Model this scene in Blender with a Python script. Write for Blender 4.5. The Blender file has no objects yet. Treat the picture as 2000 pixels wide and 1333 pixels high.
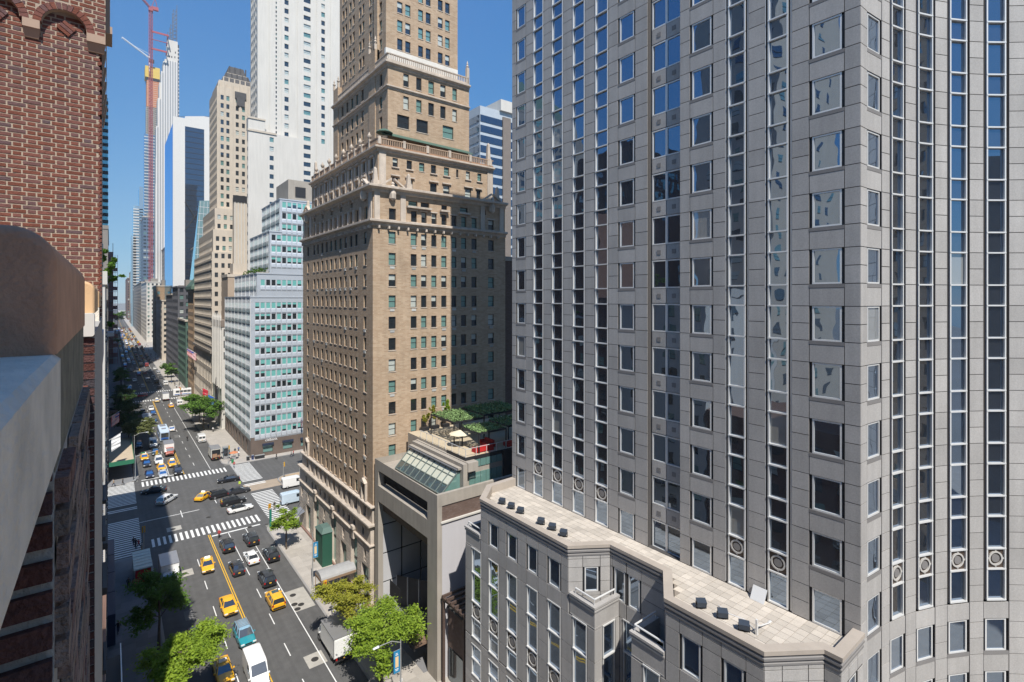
import bpy, math, random
from mathutils import Vector, Matrix
R = math.radians
sc = bpy.context.scene
COL = sc.collection
# ---------------------------------------------------------------- camera, sky, sun, exposure
F, CX, HY, EYE = 998.5, 1000.0, 585.0, 45.0          # focal length / principal point in photo pixels, eye height
TH = math.atan(785 / F); SN, CS = math.sin(TH), math.cos(TH)
cd = bpy.data.cameras.new('camera'); cam = bpy.data.objects.new('camera', cd); COL.objects.link(cam)
cam.location = (0, 0, EYE); cam.rotation_euler = (R(90), 0, -TH)
cd.sensor_width = 36; cd.lens = F / 2000 * 36; cd.shift_y = -(666.5 - HY) / 2000
cd.clip_start = .05; cd.clip_end = 9000
sc.camera = cam
SUN_EL, SUN_AZ = 54.0, 15.0                          # elevation; light travels +Y turned towards +X by SUN_AZ
wd = bpy.data.worlds.new('World'); sc.world = wd; wd.use_nodes = True
nt = wd.node_tree; bg = nt.nodes['Background']
sky = nt.nodes.new('ShaderNodeTexSky'); sky.sky_type = 'NISHITA'; sky.sun_disc = False
sky.sun_elevation = R(SUN_EL); sky.sun_rotation = R(180 + SUN_AZ); sky.air_density = 1.0; sky.dust_density = 0; sky.ozone_density = 2.0
_s = nt.nodes.new('ShaderNodeSeparateColor'); _c = nt.nodes.new('ShaderNodeCombineColor'); nt.links.new(sky.outputs[0], _s.inputs[0])
for _i, (_k, _p) in enumerate(((.40, .85), (.60, .60), (.80, .34))):   # the camera's response to sky light, the same in every direction
    _a = nt.nodes.new('ShaderNodeMath'); _a.operation = 'MULTIPLY'; _a.inputs[1].default_value = .115
    _b = nt.nodes.new('ShaderNodeMath'); _b.operation = 'POWER'; _b.inputs[1].default_value = _p
    _m = nt.nodes.new('ShaderNodeMath'); _m.operation = 'MULTIPLY'; _m.inputs[1].default_value = _k * 8.0
    nt.links.new(_s.outputs[_i], _a.inputs[0]); nt.links.new(_a.outputs[0], _b.inputs[0]); nt.links.new(_b.outputs[0], _m.inputs[0]); nt.links.new(_m.outputs[0], _c.inputs[_i])
nt.links.new(_c.outputs[0], bg.inputs[0]); bg.inputs[1].default_value = .1
sl = bpy.data.lights.new('sun', 'SUN'); sl.energy = 5.0; sl.angle = R(.53); sl.color = (1, .95, .87)
so = bpy.data.objects.new('sun', sl); COL.objects.link(so)
_h = math.cos(R(SUN_EL))
so.rotation_euler = Vector((math.sin(R(SUN_AZ)) * _h, math.cos(R(SUN_AZ)) * _h, -math.sin(R(SUN_EL)))).to_track_quat('-Z', 'Y').to_euler()
so.location = (-60, -200, 300)
vs_ = sc.view_settings; vs_.view_transform = 'Standard'; vs_.look = 'None'; vs_.gamma = 1; vs_.exposure = .32; vs_.use_curve_mapping = False
sc.cycles.use_denoising = True; sc.cycles.max_bounces = 6; sc.cycles.glossy_bounces = 4; sc.cycles.caustics_reflective = False
sc.cycles.sample_clamp_indirect = 6

# ---------------------------------------------------------------- pixel -> place
def dirv(px, py):
    u = (px - CX) / F
    return SN + u * CS, CS - u * SN, (HY - py) / F
def G(px, py, z=0.0):
    d = dirv(px, py); t = (z - EYE) / d[2]; return d[0] * t, d[1] * t
def proj(p):
    d = p[0] * SN + p[1] * CS
    if d < .1: return None
    return CX + F * (p[0] * CS - p[1] * SN) / d, HY - F * (p[2] - EYE) / d, d

# ---------------------------------------------------------------- mesh helpers
BOXF = ((0, 3, 2, 1), (4, 5, 6, 7), (0, 1, 5, 4), (1, 2, 6, 5), (2, 3, 7, 6), (3, 0, 4, 7))
class MB:
    def __init__(s): s.v = []; s.f = []; s.m = []
    def add(s, vs, fs, m=0):
        b = len(s.v); s.v += vs; s.f += [tuple(b + i for i in f) for f in fs]; s.m += [m] * len(fs); return s
    def box(s, x0, x1, y0, y1, z0, z1, m=0):
        return s.add([(x0, y0, z0), (x1, y0, z0), (x1, y1, z0), (x0, y1, z0), (x0, y0, z1), (x1, y0, z1), (x1, y1, z1), (x0, y1, z1)], BOXF, m)
    def obox(s, loc, rz, x0, x1, y0, y1, z0, z1, m=0):
        c, t = math.cos(rz), math.sin(rz)
        return s.add([(loc[0] + x * c - y * t, loc[1] + x * t + y * c, loc[2] + z) for x, y, z in
                      ((x0, y0, z0), (x1, y0, z0), (x1, y1, z0), (x0, y1, z0), (x0, y0, z1), (x1, y0, z1), (x1, y1, z1), (x0, y1, z1))], BOXF, m)
    def merge(s, o, loc=(0, 0, 0), rz=0, mo=0):
        c, t = math.cos(rz), math.sin(rz); b = len(s.v)
        s.v += [(loc[0] + x * c - y * t, loc[1] + x * t + y * c, loc[2] + z) for x, y, z in o.v]
        s.f += [tuple(b + i for i in f) for f in o.f]; s.m += [i + mo for i in o.m]; return s
    def prism(s, poly, z0, z1, m=0):                 # poly counter-clockwise
        n = len(poly)
        return s.add([(x, y, z0) for x, y in poly] + [(x, y, z1) for x, y in poly],
                     [tuple(range(n))[::-1], tuple(range(n, 2 * n))] + [(i, (i + 1) % n, n + (i + 1) % n, n + i) for i in range(n)], m)
    def tube(s, a, b, r0, r1=None, n=6, m=0, cap=True):
        r1 = r0 if r1 is None else r1; a = Vector(a); b = Vector(b); d = (b - a).normalized()
        e = d.orthogonal().normalized(); g = d.cross(e); vs = []
        for p, r in ((a, r0), (b, r1)):
            for i in range(n):
                t = 2 * math.pi * i / n; vs.append(tuple(p + e * (r * math.cos(t)) + g * (r * math.sin(t))))
        fs = [(i, (i + 1) % n, n + (i + 1) % n, n + i) for i in range(n)]
        if cap: fs += [tuple(range(n))[::-1], tuple(range(n, 2 * n))]
        return s.add(vs, fs, m)
    def path(s, pts, r, n=6, m=0):
        for a, b in zip(pts, pts[1:]): s.tube(a, b, r, r, n, m)
        return s
    def lathe(s, c, prof, n=12, m=0):                # prof: (radius, z)
        vs = [(c[0] + r * math.cos(2 * math.pi * i / n), c[1] + r * math.sin(2 * math.pi * i / n), c[2] + z) for r, z in prof for i in range(n)]
        fs = [(k * n + i, k * n + (i + 1) % n, (k + 1) * n + (i + 1) % n, (k + 1) * n + i) for k in range(len(prof) - 1) for i in range(n)]
        fs += [tuple(range(n))[::-1], tuple(range((len(prof) - 1) * n, len(prof) * n))]
        return s.add(vs, fs, m)
    def sweep(s, path, prof, closed=False, m=0):     # prof: (outward offset, z); path runs with outside on its right
        n = len(path); rings = []
        for i, p in enumerate(path):
            a = path[i - 1] if (i or closed) else None; b = path[(i + 1) % n] if (i < n - 1 or closed) else None
            def nrm(q, w):
                d = Vector((w[0] - q[0], w[1] - q[1])).normalized(); return Vector((d.y, -d.x))
            if a is None: k = nrm(p, b)
            elif b is None: k = nrm(a, p)
            else:
                n1, n2 = nrm(a, p), nrm(p, b); k = (n1 + n2); k = k / max(.35, k.dot(n1))
            rings.append([(p[0] + k.x * o, p[1] + k.y * o, z) for o, z in prof])
        q = len(prof); vs = [v for r in rings for v in r]; fs = []
        for i in range(n if closed else n - 1):
            j = (i + 1) % n
            fs += [(i * q + t, j * q + t, j * q + t + 1, i * q + t + 1) for t in range(q - 1)]
        if not closed: fs += [tuple(range(q)), tuple(range((n - 1) * q, n * q))[::-1]]
        return s.add(vs, fs, m)
    def mesh(s, name, mats, smooth=False):
        me = bpy.data.meshes.new(name); me.from_pydata(s.v, [], s.f)
        if not isinstance(mats, (list, tuple)): mats = [mats]
        for k in mats: me.materials.append(k)
        if len(mats) > 1: me.polygons.foreach_set('material_index', s.m)
        if smooth: me.polygons.foreach_set('use_smooth', [True] * len(me.polygons))
        me.update(); return me
ROOT = {}
def obj(name, me, parent=None, loc=(0, 0, 0), rz=0):
    o = bpy.data.objects.new(name, me); COL.objects.link(o); o.location = loc; o.rotation_euler = (0, 0, rz)
    if parent: o.parent = parent
    return o
def tag(o, label=None, cat=None, group=None, kind=None):
    if label: o['label'] = label
    if cat: o['category'] = cat
    if group: o['group'] = group
    if kind: o['kind'] = kind
    return o
def root(name, loc, label, cat, group=None, rz=0):
    o = obj(name, None, None, loc, rz); o.empty_display_size = .3; ROOT[o.name] = Vector(loc); return tag(o, label, cat, group)
def rl(parent): return ROOT.get(parent.name, Vector((0, 0, 0))) if parent else Vector((0, 0, 0))
def part(name, mb, mats, parent=None, smooth=False, kind=None):
    """mesh in world coordinates, placed under a thing's root"""
    k = rl(parent); me = mb.mesh(name, mats, smooth)
    if k.length: me.transform(Matrix.Translation(-k))
    o = obj(name, me, parent); ROOT[o.name] = k
    if kind: o['kind'] = kind
    return o
def seen(loc, w, h):
    q = proj(loc)
    if not q or q[0] < -60 or q[0] > 2060 or q[1] < -60 or q[1] > 1390: return 0
    return w * h / q[2] ** 2
def emit(parent, name, items, mats, limit=300, rest=None):
    """items: (dims (x0,x1,y0,y1,z0,z1), loc, rz): the 300 that show largest become parts, the rest one joined part"""
    items = sorted(items, key=lambda i: -seen(i[1], i[0][1] - i[0][0], i[0][5] - i[0][4])); k = rl(parent); cache = {}; mb = MB()
    for n, (d, loc, rz) in enumerate(items):
        if n < limit and seen(loc, 1, 1):
            key = tuple(round(q, 3) for q in d)
            if key not in cache: cache[key] = MB().box(*d).mesh(name, mats)
            obj(name, cache[key], parent, Vector(loc) - k, rz)
        else: mb.obox(loc, rz, *d)
    if mb.v: part(rest or name + '_field', mb, mats, parent, kind='stuff')

# ---------------------------------------------------------------- materials
def newmat(name):
    m = bpy.data.materials.new(name); m.use_nodes = True; t = m.node_tree; return m, t, t.nodes['Principled BSDF'], t.nodes.new, t.links.new
def mth(N, L, op, a, b, c=None):
    n = N('ShaderNodeMath'); n.operation = op
    for i, q in enumerate((a, b, c)):
        if q is None: continue
        if isinstance(q, (int, float)): n.inputs[i].default_value = q
        else: L(q, n.inputs[i])
    return n.outputs[0]
def rnd_out(N, L):
    g = N('ShaderNodeNewGeometry'); o = N('ShaderNodeObjectInfo')
    return mth(N, L, 'FRACT', mth(N, L, 'ADD', g.outputs['Random Per Island'], o.outputs['Random']), 0)
def mat(name, col, rough=.8, metal=0, var=.12, vs=.6, rnd=0, bump=0, bs=8, spec=.4, streak=0, speck=0, objcol=False, brick=None, hue=None, coat=0, track=0):
    m, t, B, N, L = newmat(name)
    pos = N('ShaderNodeNewGeometry').outputs['Position']
    def noise(scale, det=4, stretch=None):
        n = N('ShaderNodeTexNoise'); n.inputs['Scale'].default_value = scale; n.inputs['Detail'].default_value = det
        if stretch:
            mp = N('ShaderNodeMapping'); mp.inputs['Scale'].default_value = stretch; L(pos, mp.inputs[0]); L(mp.outputs[0], n.inputs['Vector'])
        else: L(pos, n.inputs['Vector'])
        return n.outputs['Fac']
    if objcol: c = N('ShaderNodeObjectInfo').outputs['Color']
    else:
        r = N('ShaderNodeRGB'); r.outputs[0].default_value = (*col, 1); c = r.outputs[0]
    if hue:                                          # a second tint mixed in per piece
        x = N('ShaderNodeMix'); x.data_type = 'RGBA'; L(c, x.inputs[6]); x.inputs[7].default_value = (*hue, 1)
        L(mth(N, L, 'POWER', rnd_out(N, L), 1.6), x.inputs[0]); c = x.outputs[2]
    if brick:                                        # small far masonry: (w, h, mortar colour, mortar size)
        s = N('ShaderNodeSeparateXYZ'); L(pos, s.inputs[0]); k = N('ShaderNodeCombineXYZ')
        L(mth(N, L, 'ADD', s.outputs[0], s.outputs[1]), k.inputs[0]); L(s.outputs[2], k.inputs[1])
        b = N('ShaderNodeTexBrick'); b.inputs['Scale'].default_value = 1; b.inputs['Brick Width'].default_value = brick[0]; b.inputs['Row Height'].default_value = brick[1]
        b.inputs['Mortar Size'].default_value = brick[3]; b.inputs['Mortar'].default_value = (*brick[2], 1); L(k.outputs[0], b.inputs['Vector'])
        L(c, b.inputs['Color1']); x = N('ShaderNodeMix'); x.data_type = 'RGBA'; x.blend_type = 'MULTIPLY'; x.inputs[0].default_value = 1
        L(c, x.inputs[6]); x.inputs[7].default_value = (.8, .74, .7, 1); L(x.outputs[2], b.inputs['Color2']); c = b.outputs['Color']
    f = None
    def mul(a, b): return b if a is None else mth(N, L, 'MULTIPLY', a, b)
    if var: f = mul(f, mth(N, L, 'MULTIPLY_ADD', noise(vs), 2 * var, 1 - var))
    if rnd: f = mul(f, mth(N, L, 'MULTIPLY_ADD', rnd_out(N, L), 2 * rnd, 1 - rnd))
    if speck: f = mul(f, mth(N, L, 'MULTIPLY_ADD', noise(11, 4), 2 * speck, 1 - speck))
    if track: f = mul(f, mth(N, L, 'MULTIPLY_ADD', noise(1.0, 4, (1.3, .035, 1)), 2 * track, 1 - track)); f = mul(f, mth(N, L, 'MULTIPLY_ADD', noise(.9, 6), .5, .75))
    if streak: f = mul(f, mth(N, L, 'MULTIPLY_ADD', noise(1.1, 5, (1.6, 1.6, .12)), 2 * streak, 1 - streak))
    if f is not None:
        x = N('ShaderNodeMix'); x.data_type = 'RGBA'; x.blend_type = 'MULTIPLY'; x.inputs[0].default_value = 1; L(c, x.inputs[6]); L(f, x.inputs[7]); c = x.outputs[2]
    L(c, B.inputs['Base Color'])
    B.inputs['Roughness'].default_value = rough; B.inputs['Metallic'].default_value = metal; B.inputs['Specular IOR Level'].default_value = spec
    if coat: B.inputs['Coat Weight'].default_value = coat; B.inputs['Coat Roughness'].default_value = .05
    if bump:
        b = N('ShaderNodeBump'); b.inputs['Strength'].default_value = bump; b.inputs['Distance'].default_value = .02; L(noise(bs, 5), b.inputs['Height']); L(b.outputs[0], B.inputs['Normal'])
    return m
def glass(name, tint, refl=.25, rcol=(.8, .88, 1), wob=1.0, rough=.01):
    m, t, B, N, L = newmat(name)
    B.inputs['Base Color'].default_value = (*tint, 1); B.inputs['Roughness'].default_value = .35
    g = N('ShaderNodeBsdfGlossy'); g.inputs['Color'].default_value = (*rcol, 1); g.inputs['Roughness'].default_value = rough
    fr = N('ShaderNodeFresnel'); fr.inputs[0].default_value = 1.5
    k = N('ShaderNodeMath'); k.operation = 'ADD'; k.use_clamp = True; L(fr.outputs[0], k.inputs[0]); k.inputs[1].default_value = refl
    x = N('ShaderNodeMixShader'); L(k.outputs[0], x.inputs[0]); L(B.outputs[0], x.inputs[1]); L(g.outputs[0], x.inputs[2]); L(x.outputs[0], t.nodes['Material Output'].inputs[0])
    if wob:                                          # each sheet is a little bowed and a little out of true
        ge = N('ShaderNodeNewGeometry'); o = N('ShaderNodeObjectInfo')
        w = N('ShaderNodeTexWhiteNoise'); w.noise_dimensions = '1D'; L(mth(N, L, 'ADD', ge.outputs['Random Per Island'], o.outputs['Random']), w.inputs['W'])
        sb = N('ShaderNodeVectorMath'); sb.operation = 'SUBTRACT'; L(w.outputs['Color'], sb.inputs[0]); sb.inputs[1].default_value = (.5, .5, .5)
        scl = N('ShaderNodeVectorMath'); scl.operation = 'SCALE'; L(sb.outputs[0], scl.inputs[0]); scl.inputs['Scale'].default_value = .014 * wob
        n = N('ShaderNodeTexNoise'); n.inputs['Scale'].default_value = .55; n.inputs['Detail'].default_value = 1; L(ge.outputs['Position'], n.inputs['Vector'])
        bp = N('ShaderNodeBump'); bp.inputs['Strength'].default_value = 1; bp.inputs['Distance'].default_value = .011 * wob; L(n.outputs['Fac'], bp.inputs['Height'])
        ad = N('ShaderNodeVectorMath'); ad.operation = 'ADD'; L(bp.outputs[0], ad.inputs[0]); L(scl.outputs[0], ad.inputs[1])
        nm = N('ShaderNodeVectorMath'); nm.operation = 'NORMALIZE'; L(ad.outputs[0], nm.inputs[0]); L(nm.outputs[0], g.inputs['Normal'])
    return m
def emis(name, col, s):
    m, t, B, N, L = newmat(name); B.inputs['Base Color'].default_value = (*col, 1); B.inputs['Emission Color'].default_value = (*col, 1); B.inputs['Emission Strength'].default_value = s; return m
m_asph = mat('asphalt', (.098, .0965, .095), .9, var=.2, vs=.12, speck=.16, track=.3, bump=.2, bs=30)
m_walk = mat('concrete_walk', (.40, .37, .335), .9, var=.22, vs=.5, rnd=.12, speck=.14)
m_kerb = mat('kerb_stone', (.3, .29, .28), .85)
m_white = mat('road_white', (.74, .74, .72), .7, var=.22, vs=1.6, speck=.12)
m_yellow = mat('road_yellow', (.72, .42, .03), .7, var=.2, vs=1.2, speck=.1)
m_iron = mat('cast_iron', (.06, .055, .05), .6, .4)
m_gran = mat('granite_grey', (.39, .375, .36), .62, var=.16, vs=.35, rnd=.07, speck=.24, streak=.16)
m_gjoint = mat('granite_joint', (.075, .07, .068), .9)
m_gdark = mat('granite_dark_sill', (.21, .2, .195), .6, var=.12, speck=.1)
m_bronze = mat('bronze_panel', (.085, .06, .045), .5, .2, rnd=.1)
m_alum = mat('white_aluminium', (.74, .74, .73), .4, .25, var=.05)
m_dark = mat('dark_metal', (.035, .036, .04), .5, .3, var=.05)
m_black = mat('black_void', (.012, .012, .014), .8, var=0)
m_lime = mat('limestone', (.51, .44, .37), .85, var=.3, vs=.7, streak=.3, speck=.12, rnd=.08)
m_ritz = mat('tan_brick', (.48, .36, .25), .9, var=.2, vs=.3, streak=.16, speck=.1, brick=(.62, .21, (.42, .34, .25), .02))
m_conc = mat('board_concrete', (.36, .325, .28), .9, var=.18, vs=.5, streak=.2, speck=.06)
m_terr = mat('terracotta', (.34, .2, .125), .85, var=.25, vs=1.2)
m_verd = mat('green_copper', (.07, .125, .095), .7, var=.15)
m_white_st = mat('white_stone', (.60, .575, .53), .8, var=.09, vs=.12, streak=.12)
m_cream = mat('cream_stone', (.54, .475, .395), .85, var=.12, vs=.3, streak=.1)
g_tower = glass('tower_glass', (.012, .018, .028), .3, (.62, .78, 1), 1.0)
g_dark = glass('window_glass_dark', (.015, .02, .022), .12, (.75, .88, 1), .8)
g_teal = glass('window_glass_teal', (.16, .30, .27), .16, (.7, .95, .95), .6)
g_blind = glass('window_glass_blind', (.52, .56, .52), .08, (.8, .95, 1), .5)
g_cyan = glass('window_glass_aqua', (.17, .47, .43), .08, (.7, 1, 1), .5)
g_car = glass('vehicle_glass', (.02, .025, .03), .1, (.8, .9, 1), 0)
g_towerb = glass('tower_glass_blind', (.27, .27, .255), .2, (.7, .82, 1), .8)
GL = [g_dark, g_teal, g_blind]

# ---------------------------------------------------------------- facades with real openings
class Face:
    """a flat upright face: u runs along U, outward normal = U turned clockwise"""
    def __init__(s, o, U): s.o = Vector((o[0], o[1], 0)); s.U = Vector((U[0], U[1], 0)).normalized(); s.n = Vector((s.U.y, -s.U.x, 0)); s.rz = math.atan2(s.U.y, s.U.x)
    def at(s, u, v, d=0): p = s.o + s.U * u + s.n * d; return (p.x, p.y, v)
def facade(mb, fc, W, z0, z1, holes, depth, m=0, off=0, mr=None):
    us = sorted({0, W, *[round(q, 3) for h in holes for q in h[:2]]}); vs = sorted({z0, z1, *[round(q, 3) for h in holes for q in h[2:4]]})
    H = {}
    for h in holes:
        a, b, c, e = [round(q, 3) for q in h[:4]]
        for i, u in enumerate(us[:-1]):
            if a <= u < b:
                for j, v in enumerate(vs[:-1]):
                    if c <= v < e: H[i, j] = 1
    for j in range(len(vs) - 1):
        i = 0
        while i < len(us) - 1:
            if (i, j) in H: i += 1; continue
            k = i
            while k + 1 < len(us) - 1 and (k + 1, j) not in H: k += 1
            mb.add([fc.at(us[i], vs[j], off), fc.at(us[k + 1], vs[j], off), fc.at(us[k + 1], vs[j + 1], off), fc.at(us[i], vs[j + 1], off)], [(0, 1, 2, 3)], m); i = k + 1
    for h in holes:
        a, b, c, e = h[:4]; q = [(a, c), (b, c), (b, e), (a, e)]; o, n = off, off - depth
        vv = [fc.at(*p, o) for p in q] + [fc.at(*p, n) for p in q]
        mb.add(vv, [(0, 4, 5, 1), (1, 5, 6, 2), (2, 6, 7, 3), (3, 7, 4, 0)], m if mr is None else mr)
WC = {}
def win_mesh(style, w, h, var, dep):
    """frame + pane, local: x along the wall, y inward, z up; returns (frame MB, pane MB, frame mats, pane mat)"""
    f, p = MB(), MB(); fm, pm = [m_dark, m_alum, m_lime], GL[var % 3]
    d = dep
    if style == 'sash':
        t = .07
        f.box(-w / 2, -w / 2 + t, d - .1, d, 0, h); f.box(w / 2 - t, w / 2, d - .1, d, 0, h); f.box(-w / 2 + t, w / 2 - t, d - .1, d, h - t, h); f.box(-w / 2 + t, w / 2 - t, d - .1, d, 0, t)
        f.box(-w / 2 + t, w / 2 - t, d - .06, d, h * .5 - .04, h * .5 + .04); f.box(-w / 2 - .08, w / 2 + .08, -.07, d - .1, -.12, -.002, 2)
        p.add([(-w / 2 + t, d - .03, t), (w / 2 - t, d - .03, t), (w / 2 - t, d - .03, h * .5), (-w / 2 + t, d - .03, h * .5)], [(0, 1, 2, 3)])
        if var == 4:                                 # blind pulled half way down behind the upper sash
            p.add([(-w / 2 + t, d - .05, h * .5), (w / 2 - t, d - .05, h * .5), (w / 2 - t, d - .05, h - t), (-w / 2 + t, d - .05, h - t)], [(0, 1, 2, 3)], 1); pm = [g_dark, g_blind]
        else: p.add([(-w / 2 + t, d - .05, h * .5), (w / 2 - t, d - .05, h * .5), (w / 2 - t, d - .05, h - t), (-w / 2 + t, d - .05, h - t)], [(0, 1, 2, 3)])
    elif style in ('alu', 'alup'):                             # aluminium frame of the granite tower
        t = .105; k = .17 if style == 'alu' else 0
        if k: f.box(-w / 2, -w / 2 + k, d - .03, d, 0, h); f.box(w / 2 - k, w / 2, d - .03, d, 0, h)
        w -= 2 * k
        f.box(-w / 2, -w / 2 + t, d - .12, d, 0, h, 1); f.box(w / 2 - t, w / 2, d - .12, d, 0, h, 1); f.box(-w / 2 + t, w / 2 - t, d - .12, d, h - t, h, 1); f.box(-w / 2 + t, w / 2 - t, d - .12, d, 0, t, 1)
        p.add([(-w / 2 + t, d - .04, t), (w / 2 - t, d - .04, t), (w / 2 - t, d - .04, h - t), (-w / 2 + t, d - .04, h - t)], [(0, 1, 2, 3)]); pm = g_tower if var == 0 else g_towerb
    elif style == 'aqua':                            # flush aluminium window, blind at var heights
        t = .05
        f.box(-w / 2, w / 2, d - .06, d, 0, t, 1); f.box(-w / 2, w / 2, d - .06, d, h - t, h, 1); f.box(-w / 2, -w / 2 + t, d - .06, d, t, h - t, 1); f.box(w / 2 - t, w / 2, d - .06, d, t, h - t, 1)
        k = (0, .35, .7, 1)[var]; z = h - t - (h - 2 * t) * k; pm = [g_dark, g_cyan]
        if k < 1: p.add([(-w / 2 + t, d - .02, t), (w / 2 - t, d - .02, t), (w / 2 - t, d - .02, z), (-w / 2 + t, d - .02, z)], [(0, 1, 2, 3)])
        if k > 0: p.add([(-w / 2 + t, d - .03, z), (w / 2 - t, d - .03, z), (w / 2 - t, d - .03, h - t), (-w / 2 + t, d - .03, h - t)], [(0, 1, 2, 3)], 1)
    else:                                            # plain far window
        f.box(-w / 2, w / 2, d - .08, d, 0, .12, 0); f.box(-w / 2, w / 2, d - .06, d, h * .48, h * .52)
        p.add([(-w / 2, d - .02, .1), (w / 2, d - .02, .1), (w / 2, d - .02, h), (-w / 2, d - .02, h)], [(0, 1, 2, 3)])
    return f, p, fm, pm
def windows(parent, items, limit=300, sub=True, name='window'):
    """items: (style, w, h, var, dep, loc, rz)"""
    items = sorted(items, key=lambda i: -seen(i[5], i[1], i[2])); k = rl(parent); rest = MB(); n = 0; RM = [m_dark, m_alum, m_lime, g_dark, g_teal, g_blind, g_cyan, g_tower, g_towerb]
    for st, w, h, var, dep, loc, rz in items:
        key = (st, round(w, 2), round(h, 2), var, round(dep, 2))
        if key not in WC:
            f, p, fm, pm = win_mesh(st, w, h, var, dep); pl = pm if isinstance(pm, list) else [pm]
            c = MB().merge(f).merge(p, mo=3); WC[key] = [f, p, fm, pl, None, None, None]
            WC[key][4] = f.mesh('window_frame', fm); WC[key][5] = p.mesh('pane', pl); WC[key][6] = c.mesh('window', fm + pl)
        q = WC[key]
        if n < limit and seen(loc, 1, 1):
            n += 1
            if sub:
                o = obj(name, q[4], parent, Vector(loc) - k, rz); obj('pane', q[5], o)
            else: obj(name, q[6], parent, Vector(loc) - k, rz)
        else:
            rest.merge(q[0], loc, rz); t = MB().merge(q[1]); t.m = [RM.index(q[3][i]) for i in t.m]; rest.merge(t, loc, rz)
    if rest.v: part(name + '_field', rest, RM, parent, kind='stuff')
def grid(us, zs, w, h): return [(u - w / 2, u + w / 2, z, z + h) for z in zs for u in us]
def fr(a, b, st):
    r = []; 
    while a <= b + 1e-6: r.append(a); a += st
    return r
def block(parent, x0, x1, y0, y1, z0, z1, m, hy=(), hx=(), style='far', dep=.3, rng=None, varf=None, name='wall', out=None, top=True):
    """box with window openings in its -Y face (hy, u from x0) and -X face (hx, u from y1 towards -Y); returns window items"""
    mb = MB(); fy = Face((x0, y0), (1, 0)); fx = Face((x0, y1), (0, -1)); rng = rng or random
    facade(mb, fy, x1 - x0, z0, z1, hy, dep); facade(mb, fx, y1 - y0, z0, z1, hx, dep)
    fs = [(0, 1, 2, 3)]
    mb.add([(x1, y0, z0), (x1, y1, z0), (x1, y1, z1), (x1, y0, z1)], fs); mb.add([(x1, y1, z0), (x0, y1, z0), (x0, y1, z1), (x1, y1, z1)], fs)
    if top: mb.add([(x0, y0, z1), (x1, y0, z1), (x1, y1, z1), (x0, y1, z1)], fs)
    part(name, mb, m, parent)
    it = []
    for fc, hs in ((fy, hy), (fx, hx)):
        for a, b, c, e in hs:
            v = varf(fc is fy, c) if varf else rng.choice((0, 0, 0, 1, 2))
            it.append((style, b - a, e - c, v, dep, fc.at((a + b) / 2, c), fc.rz))
    return it
# ---------------------------------------------------------------- ground, roads, pavements
CEN, KL, KR, BL, BR = 14.85, 5.7, 24.0, -.3, 30.1     # street centre line, kerbs, building lines
AV0, AV1 = 111.0, 156.0                                # avenue kerbs
m_ground = mat('city_ground', (.2, .2, .19), .95, var=.2, vs=.02)
gm = MB().add([(-3000, -800, -.16), (4000, -800, -.16), (4000, 7000, -.16), (-3000, 7000, -.16)], [(0, 1, 2, 3)])
tag(part('ground', gm, m_ground), kind='structure')
rd = MB(); rd.add([(KL - .3, -120, 0), (KR + .3, -120, 0), (KR + .3, 2600, 0), (KL - .3, 2600, 0)], [(0, 1, 2, 3)])
for a, b in ((-200, KL - .3), (KR + .3, 260)):
    rd.add([(a, AV0 - .3, 0), (b, AV0 - .3, 0), (b, AV1 + .3, 0), (a, AV1 + .3, 0)], [(0, 1, 2, 3)])
    rd.add([(a, 281.7, 0), (b, 281.7, 0), (b, 300.3, 0), (a, 300.3, 0)], [(0, 1, 2, 3)])
road = tag(part('road', rd, m_asph), kind='structure')
def rounded(x0, x1, y0, y1, rs):
    """rectangle with corner radii (x0y0, x1y0, x1y1, x0y1)"""
    out = []
    for (cx, cy, a0), r in zip(((x0, y0, 180), (x1, y0, 270), (x1, y1, 0), (x0, y1, 90)), rs):
        ox, oy = cx + (r if cx == x0 else -r), cy + (r if cy == y0 else -r)
        for k in range(7 if r > .1 else 1): a = R(a0 + 15 * k); out.append((ox + r * math.cos(a), oy + r * math.sin(a)))
    return out
WK = .13
m_walkd = mat('shaded_walk', (.2, .205, .215), .85, var=.2, vs=.4, rnd=.12)  # walk concrete darkened and blued, this side's shade put into its colour
for nm, x0, x1, y0, y1, rs in (('near', KR, 120, -120, AV0, (0, 0, 0, 3.5)), ('near', -120, KL, -120, AV0, (0, 0, 3.5, 0)), ('far', KR, 120, AV1, 282, (3.5, 0, 0, 3)),
                               ('far', -120, KL, AV1, 282, (0, 3.5, 3, 0)), ('end', KR, 200, 300, 2600, (3, 0, 0, 0)), ('end', -200, KL, 300, 2600, (0, 3, 0, 0))):
    pl = rounded(x0, x1, y0, y1, rs); cx, cy = (x0 + x1) / 2, (y0 + y1) / 2
    inn = [(x + (.3 if x < cx else -.3), y + (.3 if y < cy else -.3)) for x, y in pl]
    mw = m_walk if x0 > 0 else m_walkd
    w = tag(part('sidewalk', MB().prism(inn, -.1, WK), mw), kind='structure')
    k = MB(); n = len(pl)
    k.add([(x, y, WK + .004) for x, y in pl] + [(x, y, WK + .004) for x, y in inn] + [(x, y, -.1) for x, y in pl],
          [(i, (i + 1) % n, n + (i + 1) % n, n + i) for i in range(n)] + [(2 * n + i, 2 * n + (i + 1) % n, (i + 1) % n, i) for i in range(n)])
    part('kerb', k, m_kerb, w)
    if nm == 'near':
        it = []
        for i in range(4):
            for j in range(44):
                a = (KR + .55 + 1.38 * i) if x0 == KR else (BL + .2 + 1.36 * i)
                it.append(((0, 1.35, 0, 1.45, 0, .008), (a, 38.6 + 1.48 * j, WK - .002), 0))
        emit(w, 'paving_slab', it, mw)
MZ = .006
def mark(name, x0, x1, y0, y1, m): part(name, MB().box(x0, x1, y0, y1, -.01, MZ), m, road)
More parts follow.
